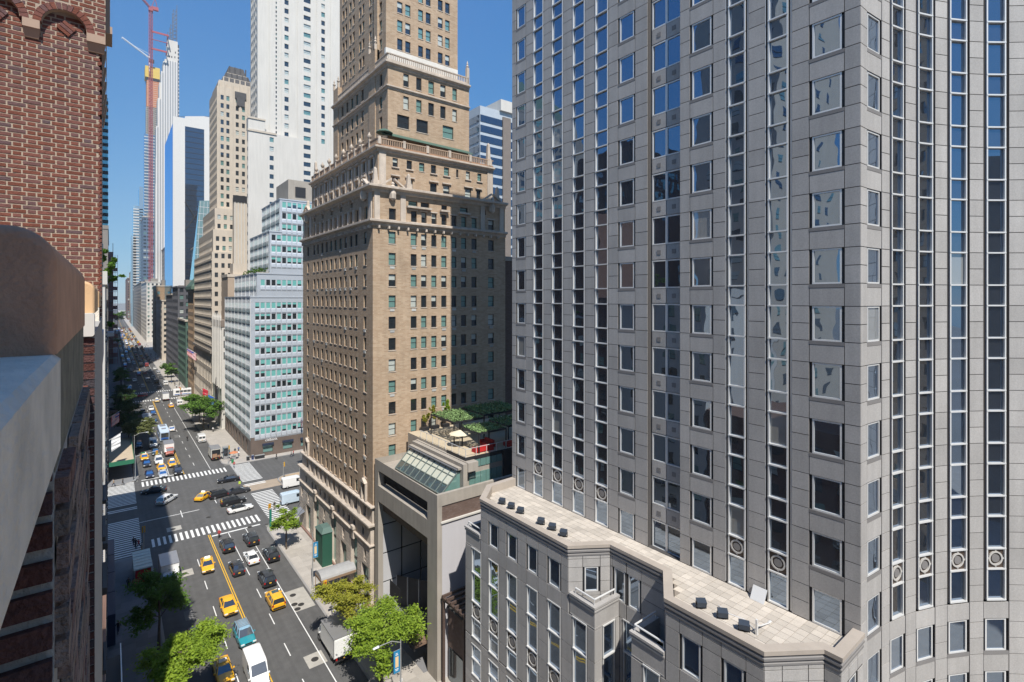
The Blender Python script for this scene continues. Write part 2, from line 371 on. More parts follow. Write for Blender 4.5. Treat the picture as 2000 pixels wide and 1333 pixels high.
for n in range(21):                                    # zebra crossings of the street
    x = KL + .35 + n * .88
    for y0, y1 in ((113.2, 117.0), (151.2, 155.0), (276.5, 280), (301.5, 305)): mark('crosswalk_stripe', x, x + .42, y0, y1, m_white)
for n in range(19):                                    # zebra crossings of the avenue
    y = AV0 + .8 + n * 1.0
    for x0, x1 in ((25.6, 30.2), (-.6, 4.6)):
        mark('crosswalk_stripe', x0, x1, y, y + .45, m_white); mark('crosswalk_stripe', x0, x1, y + 26.2 if n > 1 else y + 24.5, (y + 26.2 if n > 1 else y + 24.5) + .45, m_white)
for y0, y1 in ((-120, 112.5), (155.6, 275), (306, 1500)):
    for dx in (-.2, .08): mark('centre_line', CEN + dx, CEN + dx + .13, y0, y1, m_yellow)
    mark('parking_line', 20.85, 20.97, y0, y1 - (1 if y0 < 0 else 0), m_white)
for y in fr(36, 94, 8): mark('lane_dash', 17.85, 17.97, y, y + 3, m_white)
for y in fr(40, 106, 8.6): mark('lane_dash', 11.82, 11.94, y, y + 3, m_white)
for y in fr(162, 900, 9):
    mark('lane_dash', 17.85, 17.97, y, y + 3, m_white)
    if y > 172: mark('lane_dash', 11.82, 11.94, y, y + 3, m_white)
mark('lane_line', 17.85, 17.97, 97, 111.6, m_white); mark('lane_line', 11.82, 11.94, 156.6, 168, m_white)
mark('stop_line', 15.2, 23.6, 111.3, 111.75, m_white); mark('stop_line', 6.1, 14.5, 156.4, 156.85, m_white)
mark('turn_line', 4.6, 15, 127.2, 127.4, m_white); mark('turn_line', 11.7, 11.85, 125, 129.2, m_white); mark('turn_line', 18.4, 18.55, 129, 133, m_white)
m_patch = mat('concrete_patch', (.4, .38, .34), .9, var=.25, vs=1.2, speck=.1)
def patch(px, py, w, l):
    x, y = G(px, py); part('concrete_patch', MB().box(x - w / 2, x + w / 2, y - l / 2, y + l / 2, -.01, .004), m_patch, road)
def cover(px, py, r=.45):
    x, y = G(px, py); part('manhole_cover', MB().lathe((x, y, 0), ((r, -.01), (r, .012), (r * .85, .013), (r * .84, .009)), 14), m_iron, road)
for a in ((616, 1288, 2.2, 2.6), (585, 1170, 2.8, 6.2), (362, 1120, 2.2, 2.4), (340, 1033, 2.4, 2.2)): patch(*a)
for a in ((615, 1288), (572, 1163), (575, 1181), (588, 1181), (581, 1190), (360, 1121), (338, 1034), (407, 1011), (488, 1030), (447, 985), (395, 1230)): cover(*a)
m_tar = mat('dark_patch', (.075, .074, .074), .9, var=.2, vs=.8)
m_wear = mat('worn_asphalt', (.155, .153, .15), .9, var=.25, vs=.7, speck=.15)
rng = random.Random(4)
for n in range(9):
    x, y = rng.uniform(7, 22), rng.choice((rng.uniform(45, 110), rng.uniform(118, 150), rng.uniform(158, 250))); w, l = rng.uniform(.5, 2.6), rng.uniform(1, 7)
    part('asphalt_patch', MB().box(x, x + w, y, y + l, -.01, .0025 + n * 1e-5), rng.choice((m_tar, m_wear)), road)
# avenue median
md = MB().prism(rounded(33, 120, 131.2, 138.4, (3, 0, 0, 3)), -.1, .16)
md = tag(part('median', md, mat('sandy_median', (.42, .31, .2), .95, var=.25, vs=.5)), kind='structure')
part('kerb', MB().sweep(rounded(33, 120, 131.2, 138.4, (3, 0, 0, 3))[::-1], [(0, -.1), (.02, .2), (-.3, .2), (-.3, .15)], True), m_kerb, md)
md2 = tag(part('median', MB().prism(rounded(-120, -4, 131.2, 138.4, (0, 3, 3, 0)), -.1, .16), m_walk), kind='structure')
part('sandy_apron', MB().box(25.2, 33, 132, 137.6, -.01, .004), mat('tan_paving', (.36, .29, .22), .9, var=.2), road)
# ---------------------------------------------------------------- granite tower with stepped podium
FL = 3.755; ZT = 23.48; NF = 20
def zb(k): return ZT + FL * k
gt = root('granite_tower', (36.8, 11.6, 0), 'grey granite office tower with vertical glass strips above a stepped podium with paved terrace', 'building')
rng = random.Random(11)
panels, sills, bars, panes, meds, gwin, sides = [], [], [], [], [], [], []
back = MB()
def med_mesh():
    f = MB().box(-.5, .5, -.02, .05, -.5, .5)
    return f
class Arc:
    """concave flank: unrolled u along an arc that starts at the tower's corner"""
    def __init__(s, c, Rr): s.c = c; s.R = Rr
    def fr(s, u):
        a = u / s.R; p = Vector((s.c[0] + s.R * math.sin(a), s.c[1] - s.R * (1 - math.cos(a)), 0)); t = Vector((math.cos(a), -math.sin(a), 0)); return p, t
    def at(s, u, v, d=0):
        p, t = s.fr(u); n = Vector((t.y, -t.x, 0)); p = p + n * d; return (p.x, p.y, v)
    def rzu(s, u): p, t = s.fr(u); return math.atan2(t.y, t.x)
Face.rzu = lambda s, u: s.rz
J = .05
def stone(fc, u0, u1, v0, v1, d=0, lst=None):
    w = u1 - u0 - J; h = v1 - v0 - J
    if w < .05 or h < .05: return
    c = (u0 + u1) / 2; dd = -.0 + (rng.random() - .5) * .006
    (panels if lst is None else lst).append(((-w / 2, w / 2, -.004 + dd, .06, 0, h), fc.at(c, v0 + J / 2, d), fc.rzu(c)))
def split(a, b, mx):
    n = max(1, round((b - a) / mx)); return [(a + (b - a) * i / n, a + (b - a) * (i + 1) / n) for i in range(n)]
def med(fc, u0, u1, v0, v1, d):
    c = (u0 + u1) / 2; meds.append((u1 - u0, v1 - v0, fc.at(c, (v0 + v1) / 2, d), fc.rzu(c)))
def strip(fc, u0, u1, cuts, d=-.14, medat=None, ins=.12):
    """glazed strip between white mullions; cuts are the transom heights"""
    c = (u0 + u1) / 2; w = u1 - u0; rz = fc.rzu(c); t = .1
    for e in (-1, 1):
        for a, b in zip(cuts, cuts[1:]): bars.append(((-.05, .05, -.16, .0, 0, b - a), fc.at(c + e * (w / 2 - ins), a, d), rz))
        sides.append(((-ins / 2 + .025, ins / 2 - .025, -.05, .02, 0, cuts[-1] - cuts[0]), fc.at(c + e * (w / 2 - ins / 2), cuts[0], d), rz))
        if isinstance(fc, Face) and ins > .2: bars.append(((-.025, .025, -.03, .03, 0, cuts[-1] - cuts[0]), fc.at(c + e * (w / 2 - .03), cuts[0], d + .1), rz))
    for z in cuts: bars.append(((-w / 2 + ins - .05, w / 2 - ins + .05, -.19, -.005, -.05, .05), fc.at(c, z, d), rz))
    for i, (a, b) in enumerate(zip(cuts, cuts[1:])):
        if i == medat: med(fc, u0 + ins, u1 - ins, a, b, d)
        else: panes.append((w - 2 * ins - .08, b - a - .1, fc.at(c, a + .05, d), rz))
def gtower(fc, cols, strips, z0f, lo):
    """cols: single windows (u0,u1); strips (u0,u1); lo: lowest floor index of ordinary windows"""
    W = fc.W; top = zb(NF); edges = sorted([(a, b, 'w') for a, b in cols] + [(a, b, 's') for a, b in strips] + [(a, b, 'g') for a, b in fc.rec])
    holes = []; prev = 0
    for a, b, k in edges + [(W, W, 'e')]:
        for p, q in split(prev, a, 1.15) if a - prev > .1 else []:   # pier
            for f in range(lo, NF):
                z = zb(f)
                for v0, v1 in ((z - 1.455, z), (z, z + 1.15), (z + 1.15, z + 2.3)):
                    if lo == 0 and f == 0 and v0 < ZT: continue
                    stone(fc, p, q, v0, v1)
        if k == 'w':
            for f in range(lo, NF):
                z = zb(f); holes.append((a, b, z, z + 2.3)); c = (a + b) / 2
                gwin.append(('alu', b - a, 2.3, int(rng.random() < .1), .16, fc.at(c, z), fc.rzu(c)))
                if f > lo or lo == 0: sills.append(((-(b - a) / 2, (b - a) / 2, -.015, .06, 0, .24), fc.at(c, z - .25), fc.rzu(c)))
                if f < NF - 1: stone(fc, a, b, z + 2.3, z + FL - .25)
        elif k == 's': holes.append((a, b, ZT, top)); 
        elif k == 'g': holes.append((a, b, ZT, top))
        prev = b
    return holes
def cap(fc, W, n=1):
    for a, b in split(0, W, 2.95): stone(fc, a, b, zb(NF) - 1.455, zb(NF)); stone(fc, a, b, zb(NF), zb(NF) + 1.4)
# street front (u from Y=46.8 towards the corner at Y=11.62)
ft = Face((36.8, 46.8), (0, -1)); ft.W = 46.8 - 11.62; Y2 = lambda a, b: (46.8 - a, 46.8 - b)
ft.rec = [Y2(27.7, 24.5)]
cs_ = [Y2(46.05, 44.28), Y2(31.0, 29.05), Y2(23.57, 21.56), Y2(14.61, 12.52)]
ss_ = [Y2(43.06, 41.3), Y2(40.05, 38.25), Y2(36.95, 35.16), Y2(33.9, 32.14), Y2(20.55, 18.77), Y2(17.57, 15.75)]
hs = gtower(ft, cs_, ss_, ZT, 0); cap(ft, ft.W)
facade(back, ft, ft.W, ZT - .5, zb(NF) + 1.4, hs, .5, off=-.03)
cuts = [ZT + .1]
for f in range(NF): cuts += [zb(f) + 2.3, zb(f + 1)]
cuts = sorted(set(round(c, 3) for c in cuts))
for a, b in ss_: strip(ft, a, b, cuts, medat=1, ins=.27 if a > 25 else .12)
# recessed bay with paired windows
a, b = ft.rec[0]; g0 = -.45
back.add([ft.at(a, ZT, g0 - .32), ft.at(b, ZT, g0 - .32), ft.at(b, zb(NF) + 1, g0 - .32), ft.at(a, zb(NF) + 1, g0 - .32)], [(0, 1, 2, 3)])
for f in range(NF):
    z = zb(f)
    for q in (0, 1):
        p0 = a + .12 + q * (b - a - .24) / 2; p1 = p0 + (b - a - .24) / 2; c = (p0 + p1) / 2
        gwin.append(('alup', p1 - p0, 2.42, 0, .28, ft.at(c, z - .06, g0 + .15), ft.rz))
        stone(ft, p0, p1, z + 2.4, z + FL - .08, g0)
        sills.append(((-.19, .19, -.03, .02, 0, .38), ft.at(c, z + 2.85, g0), ft.rz))
# concave flank
fa = Arc((36.8, 11.62), 21.5); fa.W = 20.0; fa.rec = []
ca = [(1.05, 3.1)]; sa = [(4.1, 5.9), (7.0, 8.85), (9.95, 11.8), (12.9, 14.75), (15.85, 17.7)]
hs = gtower(fa, ca, sa, ZT, -6)
for a, b in split(0, fa.W, 2.95): stone(fa, a, b, zb(NF) - 1.455, zb(NF)); stone(fa, a, b, zb(NF), zb(NF) + 1.4)
for a, b in sa:
    strip(fa, a, b, cuts, medat=1, ins=.27)
    for f in range(-6, 0):
        z = zb(f); c = (a + b) / 2; w = b - a
        hs.append((a, b, z + .2, z + 2.5)); gwin.append(('alu', w, 2.3, 0, .16, fa.at(c, z + .2), fa.rzu(c)))
        stone(fa, a, b, z + 2.5, z + FL - .05); sills.append(((-w / 2, w / 2, -.015, .06, 0, .24), fa.at(c, z - .05), fa.rzu(c)))
uu = sorted({0.0, fa.W, *[q for h in hs for q in h[:2]]}); uf = []
for p, q in zip(uu, uu[1:]): uf += [p + (q - p) * i / 3 for i in range(3)]
uf.append(fa.W)
solid = [(p, q) for p, q in zip(uf, uf[1:]) if not any(h[0] - 1e-4 <= p and q <= h[1] + 1e-4 for h in hs)]
for p, q in solid: back.add([fa.at(p, 0, -.03), fa.at(q, 0, -.03), fa.at(q, zb(NF) + 1.4, -.03), fa.at(p, zb(NF) + 1.4, -.03)], [(0, 1, 2, 3)])
for a, b in ca + sa:
    for e in (a, b): back.add([fa.at(e, 0, -.03), fa.at(e, 0, -.5), fa.at(e, zb(NF) + 1, -.5), fa.at(e, zb(NF) + 1, -.03)], [(0, 1, 2, 3)])
for h in hs:                                            # heads and sills
    if h[1] - h[0] < 2.2 and h[3] - h[2] < 5:
        for v in h[2:4]: back.add([fa.at(h[0], v, -.03), fa.at(h[1], v, -.03), fa.at(h[1], v, -.45), fa.at(h[0], v, -.45)], [(0, 1, 2, 3)])
for a, b in ca + sa:
    for f in range(-6, NF + 1):
        z = zb(f)
        if f < 0 or (a, b) in ca: 
            z0 = z - 1.455 if (a, b) in ca else z - 1.255
            back.add([fa.at(a, z0, -.035), fa.at(b, z0, -.035), fa.at(b, z0 + 1.455, -.035), fa.at(a, z0 + 1.455, -.035)], [(0, 1, 2, 3)])
    back.add([fa.at(a, 0, -.6), fa.at(b, 0, -.6), fa.at(b, zb(NF), -.6), fa.at(a, zb(NF), -.6)], [(0, 1, 2, 3)])
# rest of the body
bodyp = [(36.86, 46.78), (70, 46.78), (70, 1.5), (56.4, 1.5)] + [fa.at(u, 0, -.62)[:2] for u in fr(0, 20, 1)][::-1] + [(37.42, 11.7), (37.42, 46.7)]
core = MB(); n = len(bodyp)
core.add([(x, y, 0) for x, y in bodyp[:4]] + [(x, y, zb(NF) + 1.4) for x, y in bodyp[:4]], [(0, 1, 5, 4), (1, 2, 6, 5), (2, 3, 7, 6)])
core.add([(x, y, zb(NF) + .6) for x, y in [(36.8, 46.78), (70, 46.78), (70, 1.5), (56.4, 1.5)] + [fa.at(u, 0)[:2] for u in fr(0, 20, 1)][::-1]], [tuple(range(25))])
core.add([(37.42, 46.7, 0), (37.42, 11.7, 0), (37.42, 11.7, zb(NF)), (37.42, 46.7, zb(NF))], [(0, 1, 2, 3)])
part('body', core, m_gran, gt); 
# ---- podium: upper outline, lower blocks
ZP = 24.3
up = [(36.8, 46.7), (33.1, 46.5), (30.3, 43.8), (30.3, 30.9), (33.3, 28.9), (33.3, 23.5), (30.3, 21.3), (30.3, 14.5), (33.3, 12.4), (33.3, 11.5), (36.8, 11.5)]
def run(fc, W, z0, z1, holes, vj, mod=1.5):
    """stone cladding of one straight run: joints at heights vj, openings left out"""
    facade(back, fc, W, z0, z1, holes, .45, off=-.03)
    us = sorted({0, W, *[q for h in holes for q in h[:2]]}); vs = sorted({z0, z1, *[v for v in vj if z0 < v < z1], *[q for h in holes for q in h[2:4]]})
    for p, q in zip(us, us[1:]):
        for v0, v1 in zip(vs, vs[1:]):
            if any(h[0] - .01 <= p and q <= h[1] + .01 and h[2] - .01 <= v0 and v1 <= h[3] + .01 for h in holes): continue
            for a, b in split(p, q, mod): stone(fc, a, b, v0, v1)
def aluwin(fc, h):
    c = (h[0] + h[1]) / 2; gwin.append(('alu', h[1] - h[0], h[3] - h[2], 0, .16, fc.at(c, h[2]), fc.rz))
def face(p, q): f = Face(p, (q[0] - p[0], q[1] - p[1])); f.W = (Vector(q) - Vector(p)).length; return f
VJ = [2.2, 4.4, 6.6, 9.1, 11.2, 12.9, 14.5, 16, 18.6, 20, 21.2, 22.4, 23.1]
LZ = 20.4                                               # roof of the lower blocks
# upper runs
for i in range(len(up) - 1):
    p, q = up[i], up[i + 1]; fc = face(p, q); hl = []
    if i == 2: hl = [(43.8 - a, 43.8 - b, 20, 22.4) for a, b in ((42.47, 40.65), (39.46, 37.7), (36.41, 34.75), (33.53, 31.76))]
    if i == 3: hl = [(1.25, 2.75, 20.3, 22.4)]
    if i == 4: hl = [(.25, 1.7, 19.9, 22.5), (1.75, 3.2, 19.9, 22.5)]
    if i == 6: hl = [(21.3 - a, 21.3 - b, 20, 22.4) for a, b in ((20.2, 18.5), (17.2, 15.6))]
    if i == 7: hl = [(1.1, 2.7, 20, 22.2)]
    if i == 9: hl = [(1.2, 2.6, 20, 22.3)]
    run(fc, fc.W, 18.6, 23.4, hl, VJ, 1.5)
    for h in hl: aluwin(fc, h)
# lower runs
lo = [(36.8, 46.7), (30.3, 46.7), (30.3, 27.9), (33.3, 27.9), (33.3, 24.3), (30.3, 24.3), (30.3, 11.5), (36.8, 11.5)]
for i in range(len(lo) - 1):
    p, q = lo[i], lo[i + 1]; fc = face(p, q); hl, st = [], []
    if i == 1: st = [(46.7 - a, 46.7 - b) for a, b in ((45.57, 43.68), (42.47, 40.65), (39.46, 37.7), (36.41, 34.75), (33.53, 31.76), (30.45, 28.7))]
    if i == 2: st = [(.9, 2.5)]
    if i == 3: st = [(.3, 1.75), (1.85, 3.3)]
    if i == 5: st = [(24.3 - a, 24.3 - b) for a, b in ((23.3, 21.7), (20.2, 18.5), (17.2, 15.6), (14.2, 12.6))]
    if i == 6: st = [(1.2, 2.6)]
    for s in st:
        hl.append((s[0], s[1], 9.2, 18.6)); strip(fc, s[0], s[1], [9.2, 11.25, 12.95, 16, 18.6], medat=1 if i in (1, 5) else None)
        hl.append((s[0], s[1], 5.2, 8.4)); strip(fc, s[0], s[1], [5.2, 6.9, 8.4]); hl.append((s[0], s[1], .3, 4.4)); strip(fc, s[0], s[1], [.3, 2.9, 4.4])
    run(fc, fc.W, 0, 18.6, hl, VJ, 1.5)
blk = MB()
for fc in (face((30.36, 46.6), (30.36, 28)),): pass
blk.prism([(30.85, 46.3), (30.85, 28.4), (33.8, 28.4), (33.8, 23.8), (30.85, 23.8), (30.85, 11.95), (36.9, 11.95), (36.9, 46.3)], 0, 18.4)
blk.prism([(33.2, 46), (31, 43.4), (31, 31.3), (33.9, 29.3), (33.9, 23.2), (31, 20.9), (31, 14.8), (33.9, 12.7), (33.9, 12.1), (37, 12.1), (37, 46)], 18.4, 23.3)
part('podium_core', blk, m_black, gt)
# lower block tops with parapets (shoulder, corner balcony, second balcony)
lb = MB()
for pth in ([(33.0, 46.7), (30.3, 46.7), (30.3, 43.9)], [(30.3, 30.7), (30.3, 27.9), (33.25, 27.9)], [(33.25, 24.3), (30.3, 24.3), (30.3, 21.4)]):
    lb = MB()
    lb.sweep(pth, [(-.03, 18.58), (-.03, 20.0), (.06, 20.05), (.06, 20.18), (-.02, 20.22), (.1, 20.3), (.1, 20.48), (-.35, 20.48), (-.35, 18.7)])
    lb.add([(*pth[0], 18.75), (*pth[1], 18.75), (*pth[2], 18.75)], [(0, 1, 2)])
    part('balcony_parapet', lb, m_gran, gt)
hr = MB()
for pth in ([(30.5, 30.2), (30.5, 28.1), (32.9, 28.1)], [(33.0, 24.1), (30.5, 24.1), (30.5, 21.6)], [(30.5, 46.4), (30.5, 44.2)]):
    hr = MB()
    pts = [(x, y, 20.95) for x, y in pth]; hr.path(pts, .07, 8)
    for x, y in pth: hr.tube((x, y, 20.45), (x, y, 20.95), .035)
    part('balcony_rail', hr, m_alum, gt)
# coping of the terrace with two dark string courses
cp = MB().sweep(up, [(-.03, 23.36), (.05, 23.4), (.05, 23.52), (-.01, 23.56), (-.01, 23.66), (.09, 23.7), (.09, 23.84), (.03, 23.88), (.03, 24.02)], m=0)
part('string_course', cp, m_gdark, gt)
part('coping', MB().sweep(up, [(.03, 24.02), (.12, 24.04), (.12, ZP), (-.55, ZP), (-.55, 23.4)]), mat('coping_stone', (.40, .35, .30), .8, var=.15, rnd=.05, streak=.1), gt)
m_tile = mat('terrace_tile', (.51, .46, .40), .9, var=.3, vs=.45, rnd=.13, speck=.14)
part('terrace_bed', MB().prism([(33.2, 46.2), (30.8, 43.6), (30.8, 31.3), (33.8, 29.3), (33.8, 23), (30.8, 20.9), (30.8, 14.8), (33.8, 12.8), (33.8, 12), (36.75, 12), (36.75, 46.4)], 23.3, 23.42), mat('tile_joint', (.25, .22, .19), .95), gt)
it = []
def inside(x, y):
    if y > 43.3 and x < 33.2 - (46.2 - y) * .9: return False
    if 29 < y < 31.4 and x < 33.9 - (y - 29.3) * 1.5: return False
    if 23 <= y <= 29: return x > 33.9
    if 20.8 < y < 23 and x < 30.9 + (y - 20.9) * 1.45: return False
    if y < 14.9 and x < 30.9 + (14.8 - y) * 1.5: return False
    return 30.85 < x < 36.7
for i in range(9):
    for j in range(53):
        x, y = 30.95 + i * .65, 12.1 + j * .65
        if inside(x + .32, y + .32): it.append(((0, .622, 0, .622, 0, .05), (x, y, 23.42 + rng.uniform(-.004, .006)), 0))
emit(gt, 'terrace_tile', it, m_tile)
emit(gt, 'granite_panel', panels, m_gran); emit(gt, 'sill_stone', sills, m_gdark, 200)
emit(gt, 'mullion', bars, m_alum, 300); emit(gt, 'side_panel', sides, mat('strip_bronze', (.05, .043, .04), .5, .2), 100)
windows(gt, gwin, 300)
pi = []                                                  # strip panes
seenp = sorted(panes, key=lambda p: -seen(p[2], p[0], p[1])); cache = {}; rest = MB()
m_spand = glass('spandrel_glass', (.02, .025, .034), .26, (.6, .76, 1), 1.0)
for n, (w, h, loc, rz) in enumerate(seenp):
    q = MB().add([(-w / 2, 0, 0), (w / 2, 0, 0), (w / 2, 0, h), (-w / 2, 0, h)], [(0, 1, 2, 3)])
    if n < 300 and seen(loc, 1, 1):
        bl = h > 1.8 and rng.random() < .07; key = (round(w, 2), round(h, 2), bl)
        if key not in cache: cache[key] = q.mesh('glass_panel', g_towerb if bl else g_tower if h > 1.8 else m_spand)
        obj('glass_panel', cache[key], gt, Vector(loc) - rl(gt), rz)
    else: rest.merge(q, loc, rz)
part('glass_panel_field', rest, g_tower, gt, kind='stuff')
part('backing', back, m_gjoint, gt)
# bronze medallion panels: field, raised ring, bead
mk = {}
m_ring = mat('medallion_stone', (.5, .48, .45), .6, var=.1)
for w, h, loc, rz in meds:
    key = (round(w, 1), round(h, 1))
    if key not in mk:
        f = MB().box(-w / 2 + .05, w / 2 - .05, -.05, 0, -h / 2 + .05, h / 2 - .05); r = MB(); rg_ = r; b_ = MB(); k = 20; r0 = min(w, h) * .40
        for r, o, i_, y in ((r, r0, r0 * .78, -.13), (b_, r0 * .56, .0, -.11)):
            vs = []
            for t in range(k):
                a = 2 * math.pi * t / k
                for rr, yy in ((o, -.05), (o, y), (i_, y), (i_, -.05)): vs.append((rr * math.cos(a), yy, rr * math.sin(a)))
            r.add(vs, [(t * 4 + e, ((t + 1) % k) * 4 + e, ((t + 1) % k) * 4 + e + 1, t * 4 + e + 1) for t in range(k) for e in range(3)])
        r = rg_
        for a in range(4): r.box(*(( -.05, .05, -.12, -.05, r0 * .98, r0 * 1.16) if a == 0 else (-.05, .05, -.12, -.05, -r0 * 1.16, -r0 * .98) if a == 1 else (r0 * .98, r0 * 1.16, -.12, -.05, -.05, .05) if a == 2 else (-r0 * 1.16, -r0 * .98, -.12, -.05, -.05, .05)))
        mk[key] = (f.mesh('medallion_panel', m_bronze), r.mesh('ring', m_ring), b_.mesh('boss', m_gdark))
    o = obj('medallion_panel', mk[key][0], gt, Vector(loc) - rl(gt), rz); obj('ring', mk[key][1], o); obj('boss', mk[key][2], o)
# terrace flood lights and cable bracket
m_flood = mat('floodlight_blue_grey', (.05, .065, .09), .45, .3)
def flood(px, py, rz, label):
    x, y = G(px, py, 23.75); t = root('floodlight', (x, y, 23.47), label, 'floodlight', 'floodlights along the terrace coping', rz)
    h = MB(); h.add([(-.3, -.22, .16), (.3, -.22, .16), (.3, .16, .3), (-.3, .16, .3), (-.33, -.3, .52), (.33, -.3, .52), (.33, .12, .66), (-.33, .12, .66)], BOXF)
    h.box(-.2, .2, .13, .26, .34, .56)
    obj('housing', h.mesh('housing', m_flood), t)
    y_ = MB().box(-.36, -.33, -.1, .05, .05, .45).box(.33, .36, -.1, .05, .05, .45).box(-.36, .36, -.1, .05, .02, .05); obj('yoke', y_.mesh('yoke', m_dark), t)
    obj('base', MB().lathe((0, 0, -.01), ((.16, 0), (.16, .03), (.05, .05)), 10).mesh('base', m_dark), t)
for n, (px, py) in enumerate(((981, 980), (999, 989), (1017, 998))): flood(px, py, R(-60), 'dark floodlight in the trio next to the terrace corner over the concrete building')
for n, (px, py) in enumerate(((1057, 1019), (1079, 1030), (1101, 1042))): flood(px, py, R(-60), 'dark floodlight in the terrace trio beside the angled bay')
flood(1369, 1180, R(-40), 'dark floodlight with a bracket arm behind it, next to the parapet notch')
flood(1411, 1200, R(-50), 'dark floodlight in the middle of the three beyond the parapet notch')
flood(1453, 1224, R(-60), 'dark floodlight beside the white post on the terrace')
x, y = G(1478, 1240, 23.5)
t = root('bracket_post', (x, y, 23.47), 'white post with a fallen steel arm and cable on the terrace tiles', 'bracket')
obj('post', MB().box(-.06, .06, -.06, .06, 0, 1.0).mesh('post', m_alum), t)
obj('arm', MB().tube((0, 0, .6), (.8, .1, .25), .05).tube((.8, .1, .25), (1.7, .05, .08), .045).tube((1.7, .05, .08), (2.0, .05, .08), .08).mesh('arm', m_alum), t)
obj('cable', MB().path([(0, 0, .15), (.5, .5, .03), (.9, 1.3, .03), (.7, 2.2, .03), (1.0, 3.2, .03)], .03).mesh('cable', m_alum), t)
# small wall lamps over the terrace
x, y = G(1478, 1165, 23.5)
t = part('leaning_sheet', MB().add([(36.2, y - .8, 23.48), (36.2, y + .2, 23.48), (36.7, y + .2, 24.3), (36.7, y - .8, 24.3), (36.24, y - .8, 23.48), (36.24, y + .2, 23.48), (36.74, y + .2, 24.3), (36.74, y - .8, 24.3)], BOXF), m_alum)
tag(t, 'pale metal sheet leaning on the tower wall above the terrace tiles', 'sheet')
# ---------------------------------------------------------------- tan brick apartment hotel with setbacks
rz_ = root('brick_apartment_tower', (30.1, 71.1, 0), 'tan brick apartment hotel tower with stone setbacks, cornices and obelisks', 'building')
rng = random.Random(5); W_ = []
XA, YA, XB, YB = 30.1, 71.1, 54.4, 105.4
def vr(isy, z): return rng.choice((0, 0, 0, 1, 1, 1, 2, 4, 4) if isy else (0, 0, 0, 1, 1, 4))
def cx(p): return [((a + b) / 2) for a, b in p]
RC = ((32.56, 33.7), (36.18, 37.19), (37.95, 38.89), (39.74, 40.67), (41.54, 42.5), (43.43, 44.38), (45.27, 46.28), (47.31, 48.35), (50.72, 51.94))
LC = (102.1, 98.3, 96.2, 93.7, 91.3, 89.0, 86.8, 84.4, 82.1, 79.7, 77.5, 74.0)
rows = [21.5 + 3.18 * k for k in range(-1, 11)]; rowl = [21.5 + 3.18 * k for k in range(-2, 11)]
hy = [(a - XA, b - XA, z, z + 1.82) for z in rows for a, b in RC]
hx = [(YB - y - .55, YB - y + .55, z, z + 1.82) for z in rowl for y in LC]
W_ += block(rz_, XA, XB, YA, YB, 14.8, 56, m_ritz, hy, hx, 'sash', .28, varf=vr)
ac = MB()
acs = []
for z in rows:
    for a, b in RC:
        if rng.random() < .28: acs.append(((-.36, .36, -.06, .02, 0, .34), ((a + b) / 2, YA, z - .55), 0))
for z in rowl:
    for y in LC:
        if rng.random() < .22: acs.append(((-.34, .34, -.12, .02, 0, .36), (XA, y, z - .5), R(-90)))
emit(rz_, 'air_conditioner', acs, mat('air_conditioner_grey', (.45, .45, .43), .6, rnd=.25))
def ring(name, x0, x1, y0, y1, prof, m=m_lime, full=False):
    p = [(x0, y1), (x0, y0), (x1, y0)] + ([(x1, y1)] if full else [])
    return part(name, MB().sweep(p, prof, closed=full), m, rz_)
def corn(x0, x1, y0, y1, z, h, pr, name='cornice', m=m_lime):
    return ring(name, x0, x1, y0, y1, [(0, z), (pr * .25, z + h * .1), (pr * .3, z + h * .45), (pr * .8, z + h * .6), (pr, z + h * .65), (pr, z + h * .95), (pr * .9, z + h), (-.4, z + h + .05)], m)
corn(XA, XB, YA, YB, 55.75, .95, .75)
mod = []
for y in fr(YA + .6, YB - .5, 1.55): mod.append(((-.12, .12, -.55, .02, 0, .4), (XA, y, 55.45), R(-90)))
for x in fr(XA + .8, XB - .5, 1.55): mod.append(((-.12, .12, -.55, .02, 0, .4), (x, YA, 55.45), 0))
emit(rz_, 'bracket', mod, m_lime)
# ornate storey
oc = [(a - XA, b - XA, 56.9, 58.6) for a, b in RC] + [(a - XA, b - XA, 59.3, 60.1) for a, b in ((35.73, 37.3), (37.83, 39.37), (41.52, 42.58), (45.01, 46.56), (49, 50.2))]
ol = [(YB - y - .6, YB - y + .6, 56.9, 58.9) for y in LC] + [(YB - y - .45, YB - y + .45, 59.5, 60.3) for y in LC[1:-1:2]]
W_ += block(rz_, XA + .1, XB, YA + .1, YB, 56.5, 61.2, m_ritz, oc, ol, 'sash', .4, varf=vr, name='ornate_storey')
pil = []
for a, b in zip(LC, LC[1:]): pil.append(((-.22, .22, -.22, .02, 0, 2.35), (XA + .1, (a + b) / 2, 56.7), R(-90)))
for y in (YB - .9, LC[0] - 1.6, YA + 1.0): pil.append(((-.5, .5, -.18, .02, 0, 4.4), (XA + .1, y, 56.7), R(-90)))
for x in (30.75, 34.9, 49.6, 53.6): pil.append(((-.42, .42, -.18, .02, 0, 4.4), (x, YA + .1, 56.7), 0))
for a, b in ((35.73, 37.3), (37.83, 39.37), (41.52, 42.58), (45.01, 46.56)): pil.append(((-(b - a) / 2 - .25, (b - a) / 2 + .25, -.6, .02, 0, .28), ((a + b) / 2, YA + .1, 58.95), 0))
for a, b in RC[1:]: pil.append(((-(b - a) / 2 - .2, (b - a) / 2 + .2, -.1, .02, 0, .2), ((a + b) / 2, YA + .1, 58.62), 0))
emit(rz_, 'pilaster', pil, m_lime)
corn(XA + .1, XB, YA + .1, YB, 60.75, 1.0, 1.0)
